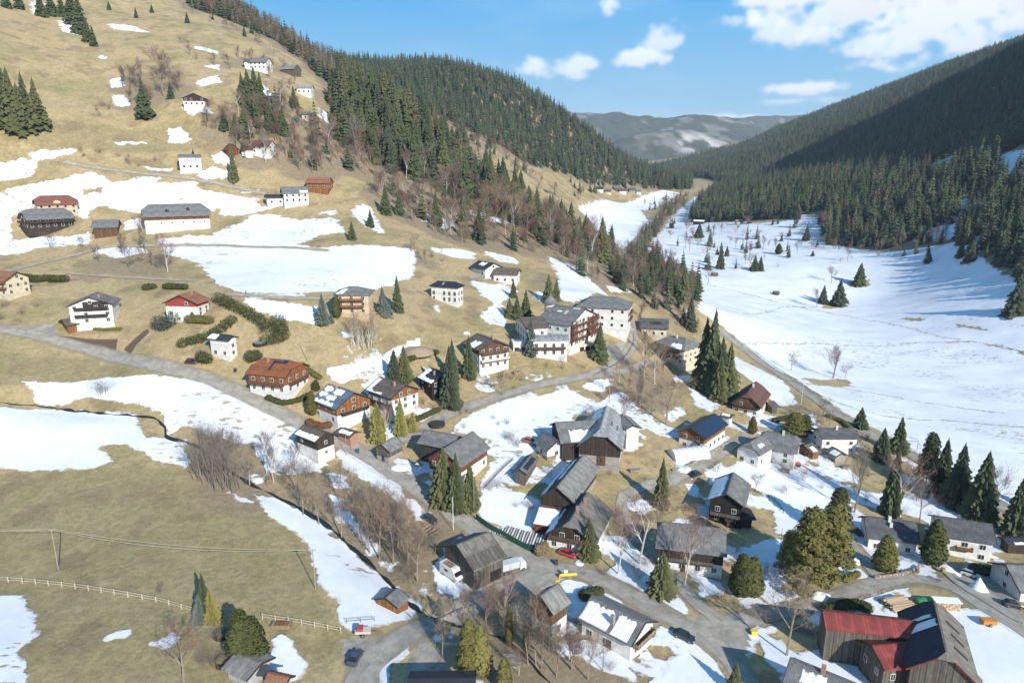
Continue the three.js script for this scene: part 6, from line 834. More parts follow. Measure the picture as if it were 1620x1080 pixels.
// woodland: the ones that show largest as single trees, the rest of each kind as one mass
function instanced(name, label, geo, list, mat, tint) {
  if (!list.length) return; const im = new THREE.InstancedMesh(geo, mat, list.length), m = new THREE.Matrix4(), q = new THREE.Quaternion(), c = new THREE.Color(), r = rng(list.length);
  list.forEach((t, i) => { q.setFromAxisAngle(V(0, 1, 0), r() * 6.283); const w = t.h * (0.85 + 0.5 * r()); m.compose(V(t.x, hgt(t.x, t.d) - 0.3, -t.d), q, V(w, t.h, w)); im.setMatrixAt(i, m); const k = 0.6 + 0.85 * r(); c.setRGB(k * (1 + tint * (r() - 0.4)), k, k * (1 + tint * (r() - 0.6))); im.setColorAt(i, c); });
  top(im, name, label, null, null, 'stuff');
}
const size = (t) => t.h / t.d, vis = (t) => { const p = project(t.x, hgt(t.x, t.d) + t.h * 0.7, t.d); return p[0] > 0 && p[0] < 1620 && p[1] > 0 && p[1] < 1080; };
{
  const kinds = { s: [], l: [], b: [], r: [] }; for (const t of WOOD) kinds[t.t].push(t);
  const cut = { s: 300 - nSpruce, b: 300 - nBare - 30, l: 60, r: 110 };
  for (const k in kinds) { kinds[k].sort((a, b) => (vis(b) - vis(a)) || size(b) - size(a)); kinds[k].near = kinds[k].slice(0, cut[k]); kinds[k].far = kinds[k].slice(cut[k]); }
  const spot = (t) => t.d < 270 ? 'near the village' : t.x > 130 ? 'at the valley rim' : t.x < -150 ? 'on the sunny slope' : t.x < -40 ? 'above the snow strip' : t.x < 40 ? 'above the hotel' : 'on the hotel bank';
  const tall = (h, a, b, c) => h > a ? 'very tall ' : h > b ? 'tall ' : h > c ? 'middling ' : 'short ';
  const zone = (t) => t.d < 270 ? 0 : t.d < 700 && t.x < 130 ? 1 : 2;
  const zl = { s: ['dark green spruce near the village', 'dark spruce of the wooded spur above the hotel', 'dark spruce at the rim of the valley snow'], b: ['leafless tree in the thickets round the village', 'leafless tree on the wooded bank above the hotel', 'leafless tree at the rim of the valley snow'], r: ['low leafless shrub in the village thickets', 'low leafless shrub on the sunny slope', 'low leafless shrub in the valley'], l: ['straw brown larch near the village', 'straw brown larch on the spur', 'straw brown larch at the valley rim'] };
  kinds.s.near.forEach((t, i) => { const w = 0.9 + 0.4 * rT(), sh = (i * 7) % 4; treeAt('spruce_tree', 'spruce tree', tall(t.h, 26, 20, 14) + (w < 1.03 ? 'slender ' : w < 1.17 ? 'full ' : 'broad ') + ['darkest', 'dark', 'dark', 'olive'][sh] + ' green spruce ' + spot(t), 'spruces ' + spot(t), t.x, t.d, t.h, SPR[i % 4], SHADES[sh], STEM, BARK.spruce, w, rT() * 6); });
  kinds.b.near.forEach((t, i) => { const B = BARET[i % 4]; treeAt('bare_tree', 'bare tree', tall(t.h, 18, 13, 9) + ['brown', 'grey', 'reddish', 'tan'][i % 4] + ' twigged bare tree with ' + ['grey', 'tan', 'white'][i % 3] + ' stem ' + spot(t), 'bare trees ' + spot(t), t.x, t.d, t.h, B.twig, [TWIG.brown, TWIG.grey, TWIG.red, TWIG.tan][i % 4], B.wood, [BARK.grey, BARK.tan, BARK.birch][i % 3], 0.8 + 0.4 * rT(), rT() * 6); });
  kinds.r.near.forEach((t, i) => { const B = SHRUB[i % 2]; treeAt('bare_shrub', 'shrub', tall(t.h, 4.5, 3.2, 2) + ['brown', 'tan', 'reddish'][i % 3] + ' twigged leafless shrub ' + spot(t), 'shrubs ' + spot(t), t.x, t.d, t.h, B.twig, [TWIG.brown, TWIG.tan, TWIG.red][i % 3], B.wood, BARK.grey, 1.3 + 0.5 * rT(), rT() * 6); });
  kinds.l.near.forEach((t, i) => treeAt('larch_tree', 'larch', tall(t.h, 22, 17, 12) + 'straw brown bare larch ' + spot(t), 'larches ' + spot(t), t.x, t.d, t.h, LARCH[i % 3], TWIG.larch, STEM, BARK.larch, 1.1, rT() * 6));
  for (let v = 0; v < 3; v++) { instanced('spruce_forest', 'dark spruce forest on the mountain sides, ' + ['taller', 'broader', 'slender'][v] + ' trees', SPRFAR[v], kinds.s.far.filter((t, i) => i % 3 === v), dbl([0.046, 0.064, 0.03]), 0.45); instanced('larch_forest', 'straw brown leafless larches mixed into the forest, ' + ['taller', 'broader', 'slender'][v] + ' trees', LARCH[v], kinds.l.far.filter((t, i) => i % 3 === v), TWIG.larch, 0.25); }
  const bareBoth = [0, 1].map((i) => merge([BARET[i].wood, BARET[i].twig])); for (let v = 0; v < 2; v++) instanced('bare_woodland', 'mass of far leafless trees, ' + ['upright', 'spreading'][v] + ' ones', bareBoth[v], kinds.b.far.filter((t, i) => i % 2 === v), TWIG.brown, 0.2);
  instanced('shrub_thicket', 'mass of small leafless shrubs', merge([SHRUB[0].wood, SHRUB[0].twig]), kinds.r.far, TWIG.brown, 0.2);
}
// hedges and clipped shrubs: [pixel base line], half width, height
function hedge(px, half, h, label, mat, lump = 1.2) {
  const P = smoothLine(P2(px), lump), L = [], r = rng(px[0][0] + px[0][1]); const o = P[0]; const g = new THREE.Group(); g.position.set(o[0], hgt(o[0], o[1]), -o[1]);
  for (const [x, d] of P) L.push([x - o[0] + (r() - 0.5) * 0.3, hgt(x, d) - hgt(o[0], o[1]) + h * 0.48, -(d - o[1]), half * (0.9 + 0.3 * r()), h * 0.52 * (0.9 + 0.25 * r()), half * (0.9 + 0.3 * r())]);
  mesh(leafGeo(px[0][0], L, Math.min(5200, 420 * L.length + 500), 0.26), mat || LEAF.hedge, 'foliage', g); top(g, 'hedge', label, 'hedge');
}
hedge([[35, 443], [60, 446], [75, 444]], 2, 3, 'clipped dark hedge beside the cream house'); hedge([[82, 446], [102, 446]], 2, 3.2, 'second clipped hedge piece beside the cream house');
hedge([[290, 548], [320, 540], [345, 528], [365, 512]], 2.4, 3.2, 'dense green hedge running up behind the small cottage', null, 2.5); hedge([[345, 478], [370, 490], [400, 505], [425, 525]], 2.8, 3.8, 'tall green shrub belt behind the white and red house', null, 3); hedge([[425, 545], [445, 540], [440, 515]], 2.8, 4.4, 'dark end of the shrub belt above the red roofed chalet', null, 2.5);
hedge([[232, 458], [240, 457]], 2, 2.4, 'round clipped bush behind the white and red house', LEAF.hedge); hedge([[262, 457], [292, 458]], 1.4, 2.6, 'straight clipped hedge above the white and red house'); hedge([[250, 520], [262, 522], [275, 512]], 2.6, 5, 'grey green shrub group in the garden of the white and red house', LEAF.blue, 2);
hedge([[300, 510], [330, 512]], 2, 3, 'olive shrub under the white and red house', LEAF.olive); hedge([[396, 572], [406, 570]], 2.2, 4, 'green round shrub between cottage and red roofed chalet', LEAF.hedge); hedge([[318, 572], [328, 575]], 2, 4, 'tall green bush at the corner of the small cottage', LEAF.hedge);
hedge([[425, 632], [448, 640], [470, 636], [488, 628]], 1.1, 1.6, 'low clipped hedge round the red roofed chalet'); hedge([[478, 580], [490, 590], [505, 600]], 1, 1.6, 'olive hedge line above the blue roofed house', LEAF.olive); hedge([[655, 668], [675, 660], [692, 652]], 1, 1.8, 'clipped hedge along the hotel lane'); hedge([[640, 575], [665, 565], [690, 560]], 1.2, 1.8, 'dark hedge under the earth mound'); hedge([[490, 672], [505, 678], [520, 676]], 1.4, 2, 'rust brown beech hedge at the village road', LEAF.rust); hedge([[852, 878], [862, 872]], 1, 2.6, 'ochre shrub at the end of the green fence', LEAF.straw); hedge([[1310, 660], [1330, 668], [1345, 680]], 1, 1.6, 'olive hedge beside the valley road', LEAF.olive); hedge([[1225, 668], [1245, 664], [1262, 660]], 1.2, 1.8, 'clipped hedge of the maroon chalet', LEAF.hedge); hedge([[925, 945], [945, 940]], 1.6, 1.6, 'low green juniper on the junction slope'); hedge([[1340, 920], [1355, 912]], 0.8, 1.6, 'olive garden hedge beside the stone pines', LEAF.olive); hedge([[1310, 968], [1350, 960], [1372, 966]], 1.5, 1.8, 'dark green shrubs behind the long red wing'); hedge([[1420, 908], [1450, 905]], 0.6, 0.8, 'low straw hedge along the lane', LEAF.straw); hedge([[1540, 905], [1555, 908], [1570, 908]], 1.2, 2.4, 'dark shrubs at the foot of the white house with orange balcony'); hedge([[150, 522], [190, 522]], 0.7, 1, 'yellowish low hedge in front of the tall white house', LEAF.yellow);
// ---------------------------------------------------------------- vehicles
const glassMat = new THREE.MeshPhysicalMaterial({ color: lin(0.015, 0.018, 0.022), roughness: 0.08 }), tyreMat = std([0.02, 0.02, 0.02]), rimMat = std([0.4, 0.4, 0.42], { metalness: 0.8, roughness: 0.35 });
const paint = (r, g, b) => new THREE.MeshPhysicalMaterial({ color: lin(r, g, b), roughness: 0.45, clearcoat: 0.8, clearcoatRoughness: 0.1 });
const wheelG = new THREE.CylinderGeometry(0.32, 0.32, 0.22, 18).rotateX(Math.PI / 2), rimG = new THREE.CylinderGeometry(0.2, 0.2, 0.235, 14).rotateX(Math.PI / 2), lampG = new RoundedBoxGeometry(0.1, 0.16, 0.36, 2, 0.04);
function prof(pts, width, bevel = 0.08) { const s = new THREE.Shape(pts.map(([x, y]) => new THREE.Vector2(x, y))); const g = new THREE.ExtrudeGeometry(s, { depth: width - 2 * bevel, bevelEnabled: true, bevelThickness: bevel, bevelSize: bevel * 0.8, bevelSegments: 2, curveSegments: 6 }); g.translate(0, 0, -(width - 2 * bevel) / 2); return g; }
function settle(g, px, py, heading) { const p = at(px, py), a = heading * Math.PI / 180, e = 1.5, hx = (hgt(p.x + e, p.d) - hgt(p.x - e, p.d)) / (2 * e), hd = (hgt(p.x, p.d + e) - hgt(p.x, p.d - e)) / (2 * e), n = V(-hx, 1, hd).normalize(); const f = V(Math.cos(a), 0, -Math.sin(a)); f.addScaledVector(n, -f.dot(n)).normalize(); const s = new THREE.Vector3().crossVectors(f, n); g.matrixAutoUpdate = true; g.quaternion.setFromRotationMatrix(new THREE.Matrix4().makeBasis(f, n, s)); g.position.set(p.x, p.y + 0.05, p.z); return p; }
function wheels(g, xs, half, k = 1) { for (const x of xs) for (const s of [-1, 1]) { const w = new THREE.Group(); w.name = 'wheel'; w.position.set(x, 0.32 * k, s * half); w.scale.setScalar(k); mesh(wheelG, tyreMat, 'tyre', w); mesh(rimG, rimMat, 'rim', w); g.add(w); } }
function car(px, py, heading, mat, label, wagon) {
  const g = new THREE.Group(), r = wagon ? -2.1 : -1.85;
  mesh(prof([[-2.1, 0.3], [2.1, 0.3], [2.15, 0.62], [1.95, 0.8], [1.1, 0.93], [-1.9, 0.98], [-2.12, 0.8]], 1.75), mat, 'body', g);
  mesh(prof([[1.1, 0.9], [0.45, 1.4], [r + 0.55, 1.45], [r, 0.95]], 1.6, 0.14), glassMat, 'windows', g); mesh(prof([[0.42, 1.4], [0.3, 1.49], [r + 0.65, 1.52], [r + 0.5, 1.44]], 1.42, 0.06), mat, 'car_roof', g);
  wheels(g, [1.3, -1.3], 0.78); for (const s of [-1, 1]) { const h = mesh(lampG, std([0.8, 0.8, 0.78], { roughness: 0.2 }), 'headlight', g); h.position.set(2.12, 0.7, s * 0.6); const t = mesh(lampG, std([0.35, 0.02, 0.02], { roughness: 0.3 }), 'tail_light', g); t.position.set(-2.1, 0.78, s * 0.62); }
  settle(g, px, py, heading); top(g, 'parked_car', label, 'car');
}
car(898, 879, -28, paint(0.42, 0.03, 0.05), 'bright red hatchback parked under the old farmhouse'); car(1082, 1010, -32, paint(0.012, 0.022, 0.035), 'dark blue car parked on the verge of the village road'); car(1536, 912, -38, paint(0.45, 0.48, 0.5), 'silver estate car parked beside the white tent', true); car(1603, 960, -12, paint(0.03, 0.03, 0.035), 'black car parked in the yard by the pale roofed gable house'); car(680, 824, -35, paint(0.03, 0.05, 0.05), 'dark green car parked beside the village road above the thicket'); car(303, 574, -10, paint(0.1, 0.02, 0.03), 'dark maroon car on the forecourt of the small cottage'); car(1352, 842, -50, paint(0.01, 0.016, 0.03), 'dark blue car in the shade beside the bungalow'); car(562, 1044, 80, paint(0.05, 0.06, 0.08), 'dark grey car on the parking place by the white fence'); car(838, 700, -20, paint(0.3, 0.06, 0.03), 'rusty red car behind the low white cottage'); car(1100, 752, 35, paint(0.02, 0.03, 0.04), 'dark car on the lane near the polytunnel');
{ // camper van, lorry, tractor
  const cv = new THREE.Group(); mesh(prof([[-2.9, 0.45], [2.2, 0.45], [2.9, 0.55], [3, 1.1], [2.5, 1.35], [1.9, 2.2], [1.5, 2.75], [-2.9, 2.75]], 2.1), M.white, 'body', cv); mesh(prof([[2.54, 1.32], [2, 2.12], [1.75, 2.12], [1.9, 1.32]], 1.9, 0.1), glassMat, 'windscreen', cv); mesh(boxG(3, 0.12, 1.7, -0.9, 2.8, 0), M.paleWood, 'roof_rack', cv); for (const s of [-1, 1]) { const w = mesh(boxG(1, 0.6, 0.06), glassMat, 'window', cv); w.position.set(-0.6, 1.8, s * 1.06); const h = mesh(lampG, rimMat, 'headlight', cv); h.position.set(2.97, 0.95, s * 0.75); } wheels(cv, [1.9, -1.7], 0.95, 1.1); settle(cv, 714, 912, -45); top(cv, 'camper_van', 'white camper van with brown roof load beside the junction barn', 'van');
  const lo = new THREE.Group(); mesh(boxG(4.4, 0.2, 2.2, -0.8, 0.95, 0), M.metal, 'chassis', lo); mesh(new RoundedBoxGeometry(4.4, 1.6, 2.2, 3, 0.12).translate(-0.8, 1.9, 0), std([0.45, 0.5, 0.48]), 'cargo_cover', lo); mesh(prof([[1.6, 0.5], [3.1, 0.5], [3.15, 1.4], [2.8, 2.3], [1.6, 2.4]], 2.1), M.white, 'cab', lo); mesh(prof([[3.13, 1.45], [2.85, 2.2], [2.7, 2.2], [2.9, 1.45]], 1.85, 0.05), glassMat, 'windscreen', lo); wheels(lo, [2.4, -1, -2.2], 0.95, 1.35); settle(lo, 810, 903, 28); top(lo, 'delivery_lorry', 'small white lorry with pale green covered load by the junction barn', 'lorry');
  const tr = new THREE.Group(), om = paint(0.5, 0.13, 0.02); mesh(prof([[-0.4, 0.7], [1.7, 0.7], [1.75, 1.4], [-0.4, 1.5]], 0.8), om, 'bonnet', tr); mesh(prof([[-1.4, 0.8], [-0.3, 0.8], [-0.4, 2.3], [-1.3, 2.3]], 1.2), glassMat, 'cab', tr); mesh(boxG(1.3, 0.1, 1.35, -0.85, 2.42, 0), om, 'cab_roof', tr); wheels(tr, [-1], 0.85, 2.1); wheels(tr, [1.3], 0.7, 1.3); settle(tr, 782, 897, 20); top(tr, 'tractor', 'orange tractor parked under the plank roof of the junction barn', 'tractor');
  const ct = new THREE.Group(); mesh(boxG(3, 0.5, 1.7, 0, 0.95, 0), std([0.5, 0.45, 0.4]), 'cart_bed', ct); mesh(boxG(1.6, 0.1, 0.1, 2.2, 0.7, 0), M.metal, 'drawbar', ct); mesh(boxG(1.2, 0.6, 1.5, -0.6, 1.45, 0), std([0.33, 0.06, 0.05]), 'red_box', ct); wheels(ct, [0], 0.9, 1.2); settle(ct, 574, 1004, 8); top(ct, 'farm_trailer', 'white flat trailer with a red box beside the parking place', 'trailer');
  const dg = new THREE.Group(); mesh(boxG(3, 0.9, 1.6, 0, 0.9, 0), std([0.45, 0.2, 0.05]), 'trailer_bed', dg); mesh(boxG(1.4, 0.08, 0.08, 2, 0.6, 0), M.metal, 'drawbar', dg); wheels(dg, [0], 0.85, 1.1); settle(dg, 1563, 988, 0); top(dg, 'orange_trailer', 'orange trailer standing in the snow below the yard', 'trailer');
}
// ---------------------------------------------------------------- people
{
  const bones = [[[0, 0.95, 0], [0, 1.42, 0], 0.15, 0.17], [[0, 1.42, 0], [0, 1.56, 0.01], 0.06, 0.06], [[0, 1.64, 0.02], [0, 1.7, 0.02], 0.1, 0.1], [[0.09, 0.92, 0], [0.1, 0.5, 0.1], 0.09, 0.065], [[0.1, 0.5, 0.1], [0.1, 0.06, 0.02], 0.065, 0.045], [[-0.09, 0.92, 0], [-0.1, 0.5, -0.05], 0.09, 0.065], [[-0.1, 0.5, -0.05], [-0.1, 0.08, -0.18], 0.065, 0.045], [[0.1, 0.05, 0], [0.1, 0.04, 0.16], 0.045, 0.04], [[-0.1, 0.06, -0.2], [-0.1, 0.04, -0.06], 0.045, 0.04], [[0.2, 1.4, 0], [0.26, 1.12, -0.06], 0.06, 0.05], [[0.26, 1.12, -0.06], [0.26, 0.88, 0.06], 0.05, 0.04], [[-0.2, 1.4, 0], [-0.26, 1.12, 0.04], 0.06, 0.05], [[-0.26, 1.12, 0.04], [-0.26, 0.9, 0.14], 0.05, 0.04]];
  const o = []; const geos = bones.map(([a, b, ra, rb]) => { const L = V(...b).distanceTo(V(...a)), g = new THREE.CapsuleGeometry((ra + rb) / 2, L, 4, 8); g.applyQuaternion(new THREE.Quaternion().setFromUnitVectors(V(0, 1, 0), V(...b).sub(V(...a)).normalize())); g.translate((a[0] + b[0]) / 2, (a[1] + b[1]) / 2, (a[2] + b[2]) / 2); return g; });
  const cols = geos.map((g, i) => { const c = i === 2 ? [0.35, 0.2, 0.14] : i >= 3 && i <= 8 ? [0.02, 0.025, 0.035] : [0.02, 0.04, 0.09], n = g.attributes.position.count, a = new Float32Array(n * 3); for (let k = 0; k < n; k++) a.set(c, k * 3); g.setAttribute('color', new THREE.BufferAttribute(a, 3)); return g; });
  const body = merge(cols), pm = std([1, 1, 1], { vertexColors: true });
  for (const [px, py, ry, lb] of [[491, 674, 2.4, 'person in dark blue jacket walking down the village road'], [389, 466, 1.2, 'person in dark clothes walking on the snowy meadow track']]) { const p = at(px, py), m = mesh(body, pm); m.position.set(p.x, p.y + 0.06, p.z); m.rotation.y = ry; top(m, 'person', lb, 'person'); }
}
// ---------------------------------------------------------------- poles and wires
const poleMat = std([0.30, 0.27, 0.235]), palePole = std([0.6, 0.59, 0.56]);
const poleTops = [];
function pole(px, py, ty, label, mat, r = 0.13, arm = true, name = 'power_pole') { const p = place(px, py, ty), g = new THREE.Group(); g.position.set(p.x, hgt(p.x, p.d), -p.d); mesh(new THREE.CylinderGeometry(r * 0.7, r, p.h + 0.4, 10).translate(0, p.h / 2 - 0.2, 0), mat, 'mast', g); if (arm) { mesh(boxG(1.4, 0.12, 0.12, 0, p.h - 0.4, 0), mat, 'crossarm', g); for (const s of [-1, 1]) mesh(new THREE.CylinderGeometry(0.05, 0.07, 0.2, 8).translate(s * 0.6, p.h - 0.24, 0), std([0.4, 0.3, 0.25]), 'insulator', g); } top(g, name, label, name === 'power_pole' ? 'pole' : 'lamp post'); const tp = V(p.x, hgt(p.x, p.d) + p.h - 0.15, -p.d); poleTops.push(tp); return tp; }
const pa = pole(92, 901, 836, 'grey wooden power pole alone on the olive meadow', poleMat), pb = pole(499, 932, 868, 'slim power pole at the rim of meadow and brook snow', poleMat, 0.11), pc = pole(717, 838, 786, 'white painted pole beside the village road and junction barn', palePole, 0.12, false), pd = pole(750, 812, 755, 'thin pale pole at the end of the green fence', poleMat, 0.08, false), pe = pole(486, 572, 534, 'thin power pole on the meadow above the red roofed chalet', poleMat, 0.1, false), pf = pole(372, 482, 458, 'short power pole by the shrub belt above the white and red house', poleMat, 0.1, false), pg = pole(548, 720, 690, 'short roadside pole at the lane fork', poleMat, 0.09, false), ph = pole(1268, 640, 606, 'pale street lamp pole beside the valley road', palePole, 0.09, false, 'street_lamp'), pi = pole(953, 905, 868, 'dark street lamp at the birch lane', poleMat, 0.09, false, 'street_lamp'), pj = pole(1235, 865, 835, 'thin dark lamp pole in the snowy garden by the stone pines', poleMat, 0.08, false, 'street_lamp');
function wire(a, b, sag, dx, label) { const pts = []; for (let i = 0; i <= 16; i++) { const t = i / 16; pts.push(V(mix(a.x, b.x, t) + dx, mix(a.y, b.y, t) - sag * 4 * t * (1 - t), mix(a.z, b.z, t))); } top(mesh(new THREE.TubeGeometry(new THREE.CatmullRomCurve3(pts), 24, 0.035, 5), std([0.45, 0.41, 0.33])), 'power_wire', label, 'wire'); }
const far0 = V(pa.x * 2 - pb.x, hgt(pa.x * 2 - pb.x, -(pa.z * 2 - pb.z)) + 8, pa.z * 2 - pb.z);
wire(pa, pb, 1.6, 0.6, 'upper power wire over the olive meadow between two poles'); wire(pa, pb, 2.2, -0.6, 'lower power wire over the olive meadow between two poles'); wire(far0, pa, 1.6, 0.6, 'upper power wire leading off from the meadow pole'); wire(far0, pa, 2.2, -0.6, 'lower power wire leading off from the meadow pole');
// ---------------------------------------------------------------- fences
function fence(px, h, label, mat, o = {}) {
  const P = smoothLine(P2(px), o.step || 2.4), g = new THREE.Group(), o0 = P[0]; g.position.set(o0[0], hgt(...o0), -o0[1]);
  const L = P.map(([x, d]) => V(x - o0[0], hgt(x, d) - hgt(...o0), -(d - o0[1])));
  const pw = o.post || 0.14; L.forEach((p) => { const m = mesh(boxG(pw, h + 0.3, pw, 0, h / 2 - 0.15, 0), mat, 'post', g); m.position.copy(p); });
  for (let i = 0; i + 1 < L.length; i++) { const d = L[i + 1].clone().sub(L[i]), len = d.length(), q = new THREE.Quaternion().setFromUnitVectors(V(1, 0, 0), d.clone().normalize()); for (const f of o.rails || [0.45, 0.9]) { const m = mesh(boxG(len, o.railH || 0.12, 0.05), mat, o.railName || 'rail', g); m.quaternion.copy(q); m.position.copy(L[i]).addScaledVector(d, 0.5); m.position.y += h * f; } }
  top(g, o.name || 'rail_fence', label, 'fence');
}
const whiteWood = std([0.5, 0.43, 0.33]);
fence([[-10, 920], [30, 922], [55, 924], [80, 927], [101, 929], [125, 932], [145, 935], [170, 939], [190, 942], [213, 946], [240, 951], [262, 956], [288, 964], [308, 970]], 1.3, 'white two rail fence curving along the olive meadow', whiteWood, { step: 3.2, post: 0.17, railH: 0.11 });
fence([[415, 979], [440, 983], [462, 986], [490, 991], [515, 996], [539, 1001]], 1.3, 'white two rail fence ending at the parking place', whiteWood, { step: 2.6, post: 0.16, railH: 0.11 });
fence([[548, 986], [570, 984], [592, 982]], 1.1, 'thin dark fence standing in the snow by the parking place', std([0.1, 0.1, 0.11]), { step: 2.2, post: 0.08, railH: 0.05 });
fence([[753, 822], [775, 838], [800, 852], [825, 866], [853, 879]], 1.9, 'dark green solid garden fence along the village road', std([0.012, 0.075, 0.045]), { step: 2, rails: [0.5], railH: 1.5, railName: 'panel', name: 'panel_fence', post: 0.1 });
fence([[940, 595], [965, 583], [986, 568], [1001, 547], [1004, 525]], 1, 'dark railing along the curved hotel driveway', std([0.06, 0.06, 0.065]), { step: 2.2, post: 0.08, railH: 0.06, name: 'railing' });
fence([[1160, 532], [1200, 562], [1250, 597], [1300, 630]], 0.75, 'steel guard rail along the valley road', M.metal, { step: 4, rails: [0.9], railH: 0.3, post: 0.1, name: 'guard_rail' });
fence([[1075, 730], [1100, 722], [1130, 706], [1150, 690]], 0.9, 'low grey garden fence along the lane of the solar house', M.greyWood, { step: 2.2, post: 0.1 });
fence([[1182, 775], [1205, 782], [1228, 795], [1240, 812]], 0.9, 'brown garden fence beside the black chalet', M.darkWood, { step: 2.2, post: 0.1 });
fence([[765, 775], [790, 748], [812, 728]], 1.1, 'old wooden paling fence round the snowy garden', M.greyWood, { step: 1.8, post: 0.1, rails: [0.3, 0.6, 0.9] });
// ---------------------------------------------------------------- polytunnel, tent, timber, garden things
{
  const t = new THREE.Group(), a = at(1062, 722), b = at(1116, 724), L = Math.hypot(b.x - a.x, b.d - a.d); const R = 3.1; const sk = new THREE.CylinderGeometry(R, R, L, 28, 1, true, 0, Math.PI); sk.rotateZ(Math.PI / 2); sk.rotateX(Math.PI / 2 * 0); const q = mesh(sk, std([0.66, 0.66, 0.66], { side: THREE.DoubleSide, roughness: 0.55 }), 'cover', t); q.rotation.x = -Math.PI / 2 * 0; const chk = new THREE.Box3().setFromBufferAttribute(sk.attributes.position); if (chk.max.y < R * 0.5) q.rotation.x = Math.PI; if (Math.abs(chk.min.z + R) > 0.1) q.rotation.x = -Math.PI / 2;
  for (let i = 0; i <= 7; i++) { const h = mesh(new THREE.TorusGeometry(R + 0.03, 0.05, 6, 24, Math.PI), M.metal, 'hoop', t); h.rotation.y = Math.PI / 2; h.position.x = -L / 2 + i * L / 7; }
  for (const s of [-1, 1]) { const e = mesh(new THREE.CircleGeometry(R, 24, 0, Math.PI), std([0.7, 0.7, 0.7], { side: THREE.DoubleSide }), 'end_wall', t); e.rotation.y = Math.PI / 2; e.position.x = s * (L / 2 - 0.02); }
  t.position.set((a.x + b.x) / 2, (a.y + b.y) / 2 + 0.1, -(a.d + b.d) / 2); t.rotation.y = Math.atan2(b.d - a.d, b.x - a.x); top(t, 'polytunnel', 'white half round polytunnel in front of the solar house', 'polytunnel');
  const n = new THREE.Group(), p = at(1548, 932); mesh(new THREE.ConeGeometry(2.3, 3.2, 4, 4).rotateY(0.9).translate(0, 1.6, 0), std([0.8, 0.79, 0.76], { roughness: 0.8 }), 'canvas', n); mesh(new THREE.CylinderGeometry(0.04, 0.04, 3.5, 6).translate(0, 1.75, 0), M.metal, 'tent_pole', n); n.position.set(p.x, p.y, p.z); top(n, 'tent', 'white pyramid shaped tent in the shaded yard', 'tent');
  const logG = new THREE.CylinderGeometry(0.17, 0.2, 5.2, 9).rotateZ(Math.PI / 2), lm = [std([0.42, 0.3, 0.19]), std([0.5, 0.38, 0.25]), std([0.33, 0.24, 0.16])], r = rng(44);
  const lp = new THREE.Group(), q0 = at(1420, 958); lp.position.set(q0.x, q0.y, q0.z); for (let row = 0; row < 4; row++) for (let k = 0; k < 15 - row * 2; k++) { const m = mesh(logG, lm[Math.floor(r() * 3)], 'log', lp); m.position.set((r() - 0.5) * 0.9, 0.18 + row * 0.33, (k - (15 - row * 2) / 2) * 0.36 + (r() - 0.5) * 0.06); m.rotation.y = (r() - 0.5) * 0.1; m.scale.setScalar(0.85 + 0.3 * r()); } lp.rotation.y = 0.25; top(lp, 'log_pile', 'pile of peeled pale logs behind the long red wing', 'log pile');
  const wp = new THREE.Group(), q1 = at(1496, 962); wp.position.set(q1.x, q1.y, q1.z); wp.rotation.y = -0.1; for (let i = 0; i < 9; i++) for (let j = 0; j < 4; j++) { const m = mesh(boxG(0.55, 0.45, 1.8), lm[(i + j * 2) % 3], 'firewood_bundle', wp); m.position.set(-2.4 + i * 0.6, 0.25 + j * 0.48, (r() - 0.5) * 0.1); } mesh(new RoundedBoxGeometry(5.8, 0.2, 2.2, 2, 0.08).translate(0, 2.12, 0), M.snow, 'snow_cover', wp); top(wp, 'firewood_stack', 'long firewood stack under a snow cover behind the barn', 'wood stack');
  const gt = new THREE.Group(), q2 = at(1466, 955); gt.position.set(q2.x, q2.y, q2.z); const tg = new THREE.PlaneGeometry(4.4, 2.6, 10, 6); tg.rotateX(-Math.PI / 2); const tp = tg.attributes.position; for (let i = 0; i < tp.count; i++) { const x = tp.getX(i), z = tp.getZ(i); tp.setY(i, 1.4 - 0.32 * x * x / 4 - 0.25 * z * z + 0.1 * noise2(x * 2, z * 2)); } tg.computeVertexNormals(); mesh(tg, std([0.05, 0.26, 0.09], { side: THREE.DoubleSide, roughness: 0.5 }), 'tarpaulin', gt); mesh(boxG(3.6, 1.1, 1.8, 0, 0.4, 0), lm[1], 'timber', gt); top(gt, 'covered_timber', 'timber heap under a bright green tarpaulin behind the barn', 'timber heap');
  const bd = new THREE.Group(), q3 = at(818, 848); bd.position.set(q3.x, q3.y, q3.z); bd.rotation.y = -0.52; mesh(boxG(15, 0.5, 5, 0, 0.3, 0), M.greyWood, 'bed_frame', bd); for (let i = 0; i < 20; i++) { const m = mesh(boxG(0.32, 0.07, 5.4), i % 2 ? whiteWood : M.snow, 'slat', bd); m.position.set(-7.2 + i * 0.76, 0.65 + (r() - 0.5) * 0.04, 0); m.rotation.y = 0.3 + (r() - 0.5) * 0.05; } top(bd, 'slatted_beds', 'long garden bed covered with pale slats behind the green fence', 'garden bed');
  const rp = new THREE.Group(), q4 = at(678, 838); rp.position.set(q4.x, q4.y, q4.z); rp.rotation.y = -0.6; for (let i = 0; i < 7; i++) { const m = mesh(boxG(0.42, 0.1, 2.1), i % 2 ? whiteWood : std([0.25, 0.04, 0.035]), 'board', rp); m.position.set(-1.8 + i * 0.6, 0.2, 0); } mesh(merge([boxG(4.4, 0.12, 0.12, 0, 0.08, 0.8)]), M.darkWood, 'runner', rp); top(rp, 'board_stack', 'row of dark red boards laid out beside the road thicket', 'boards');
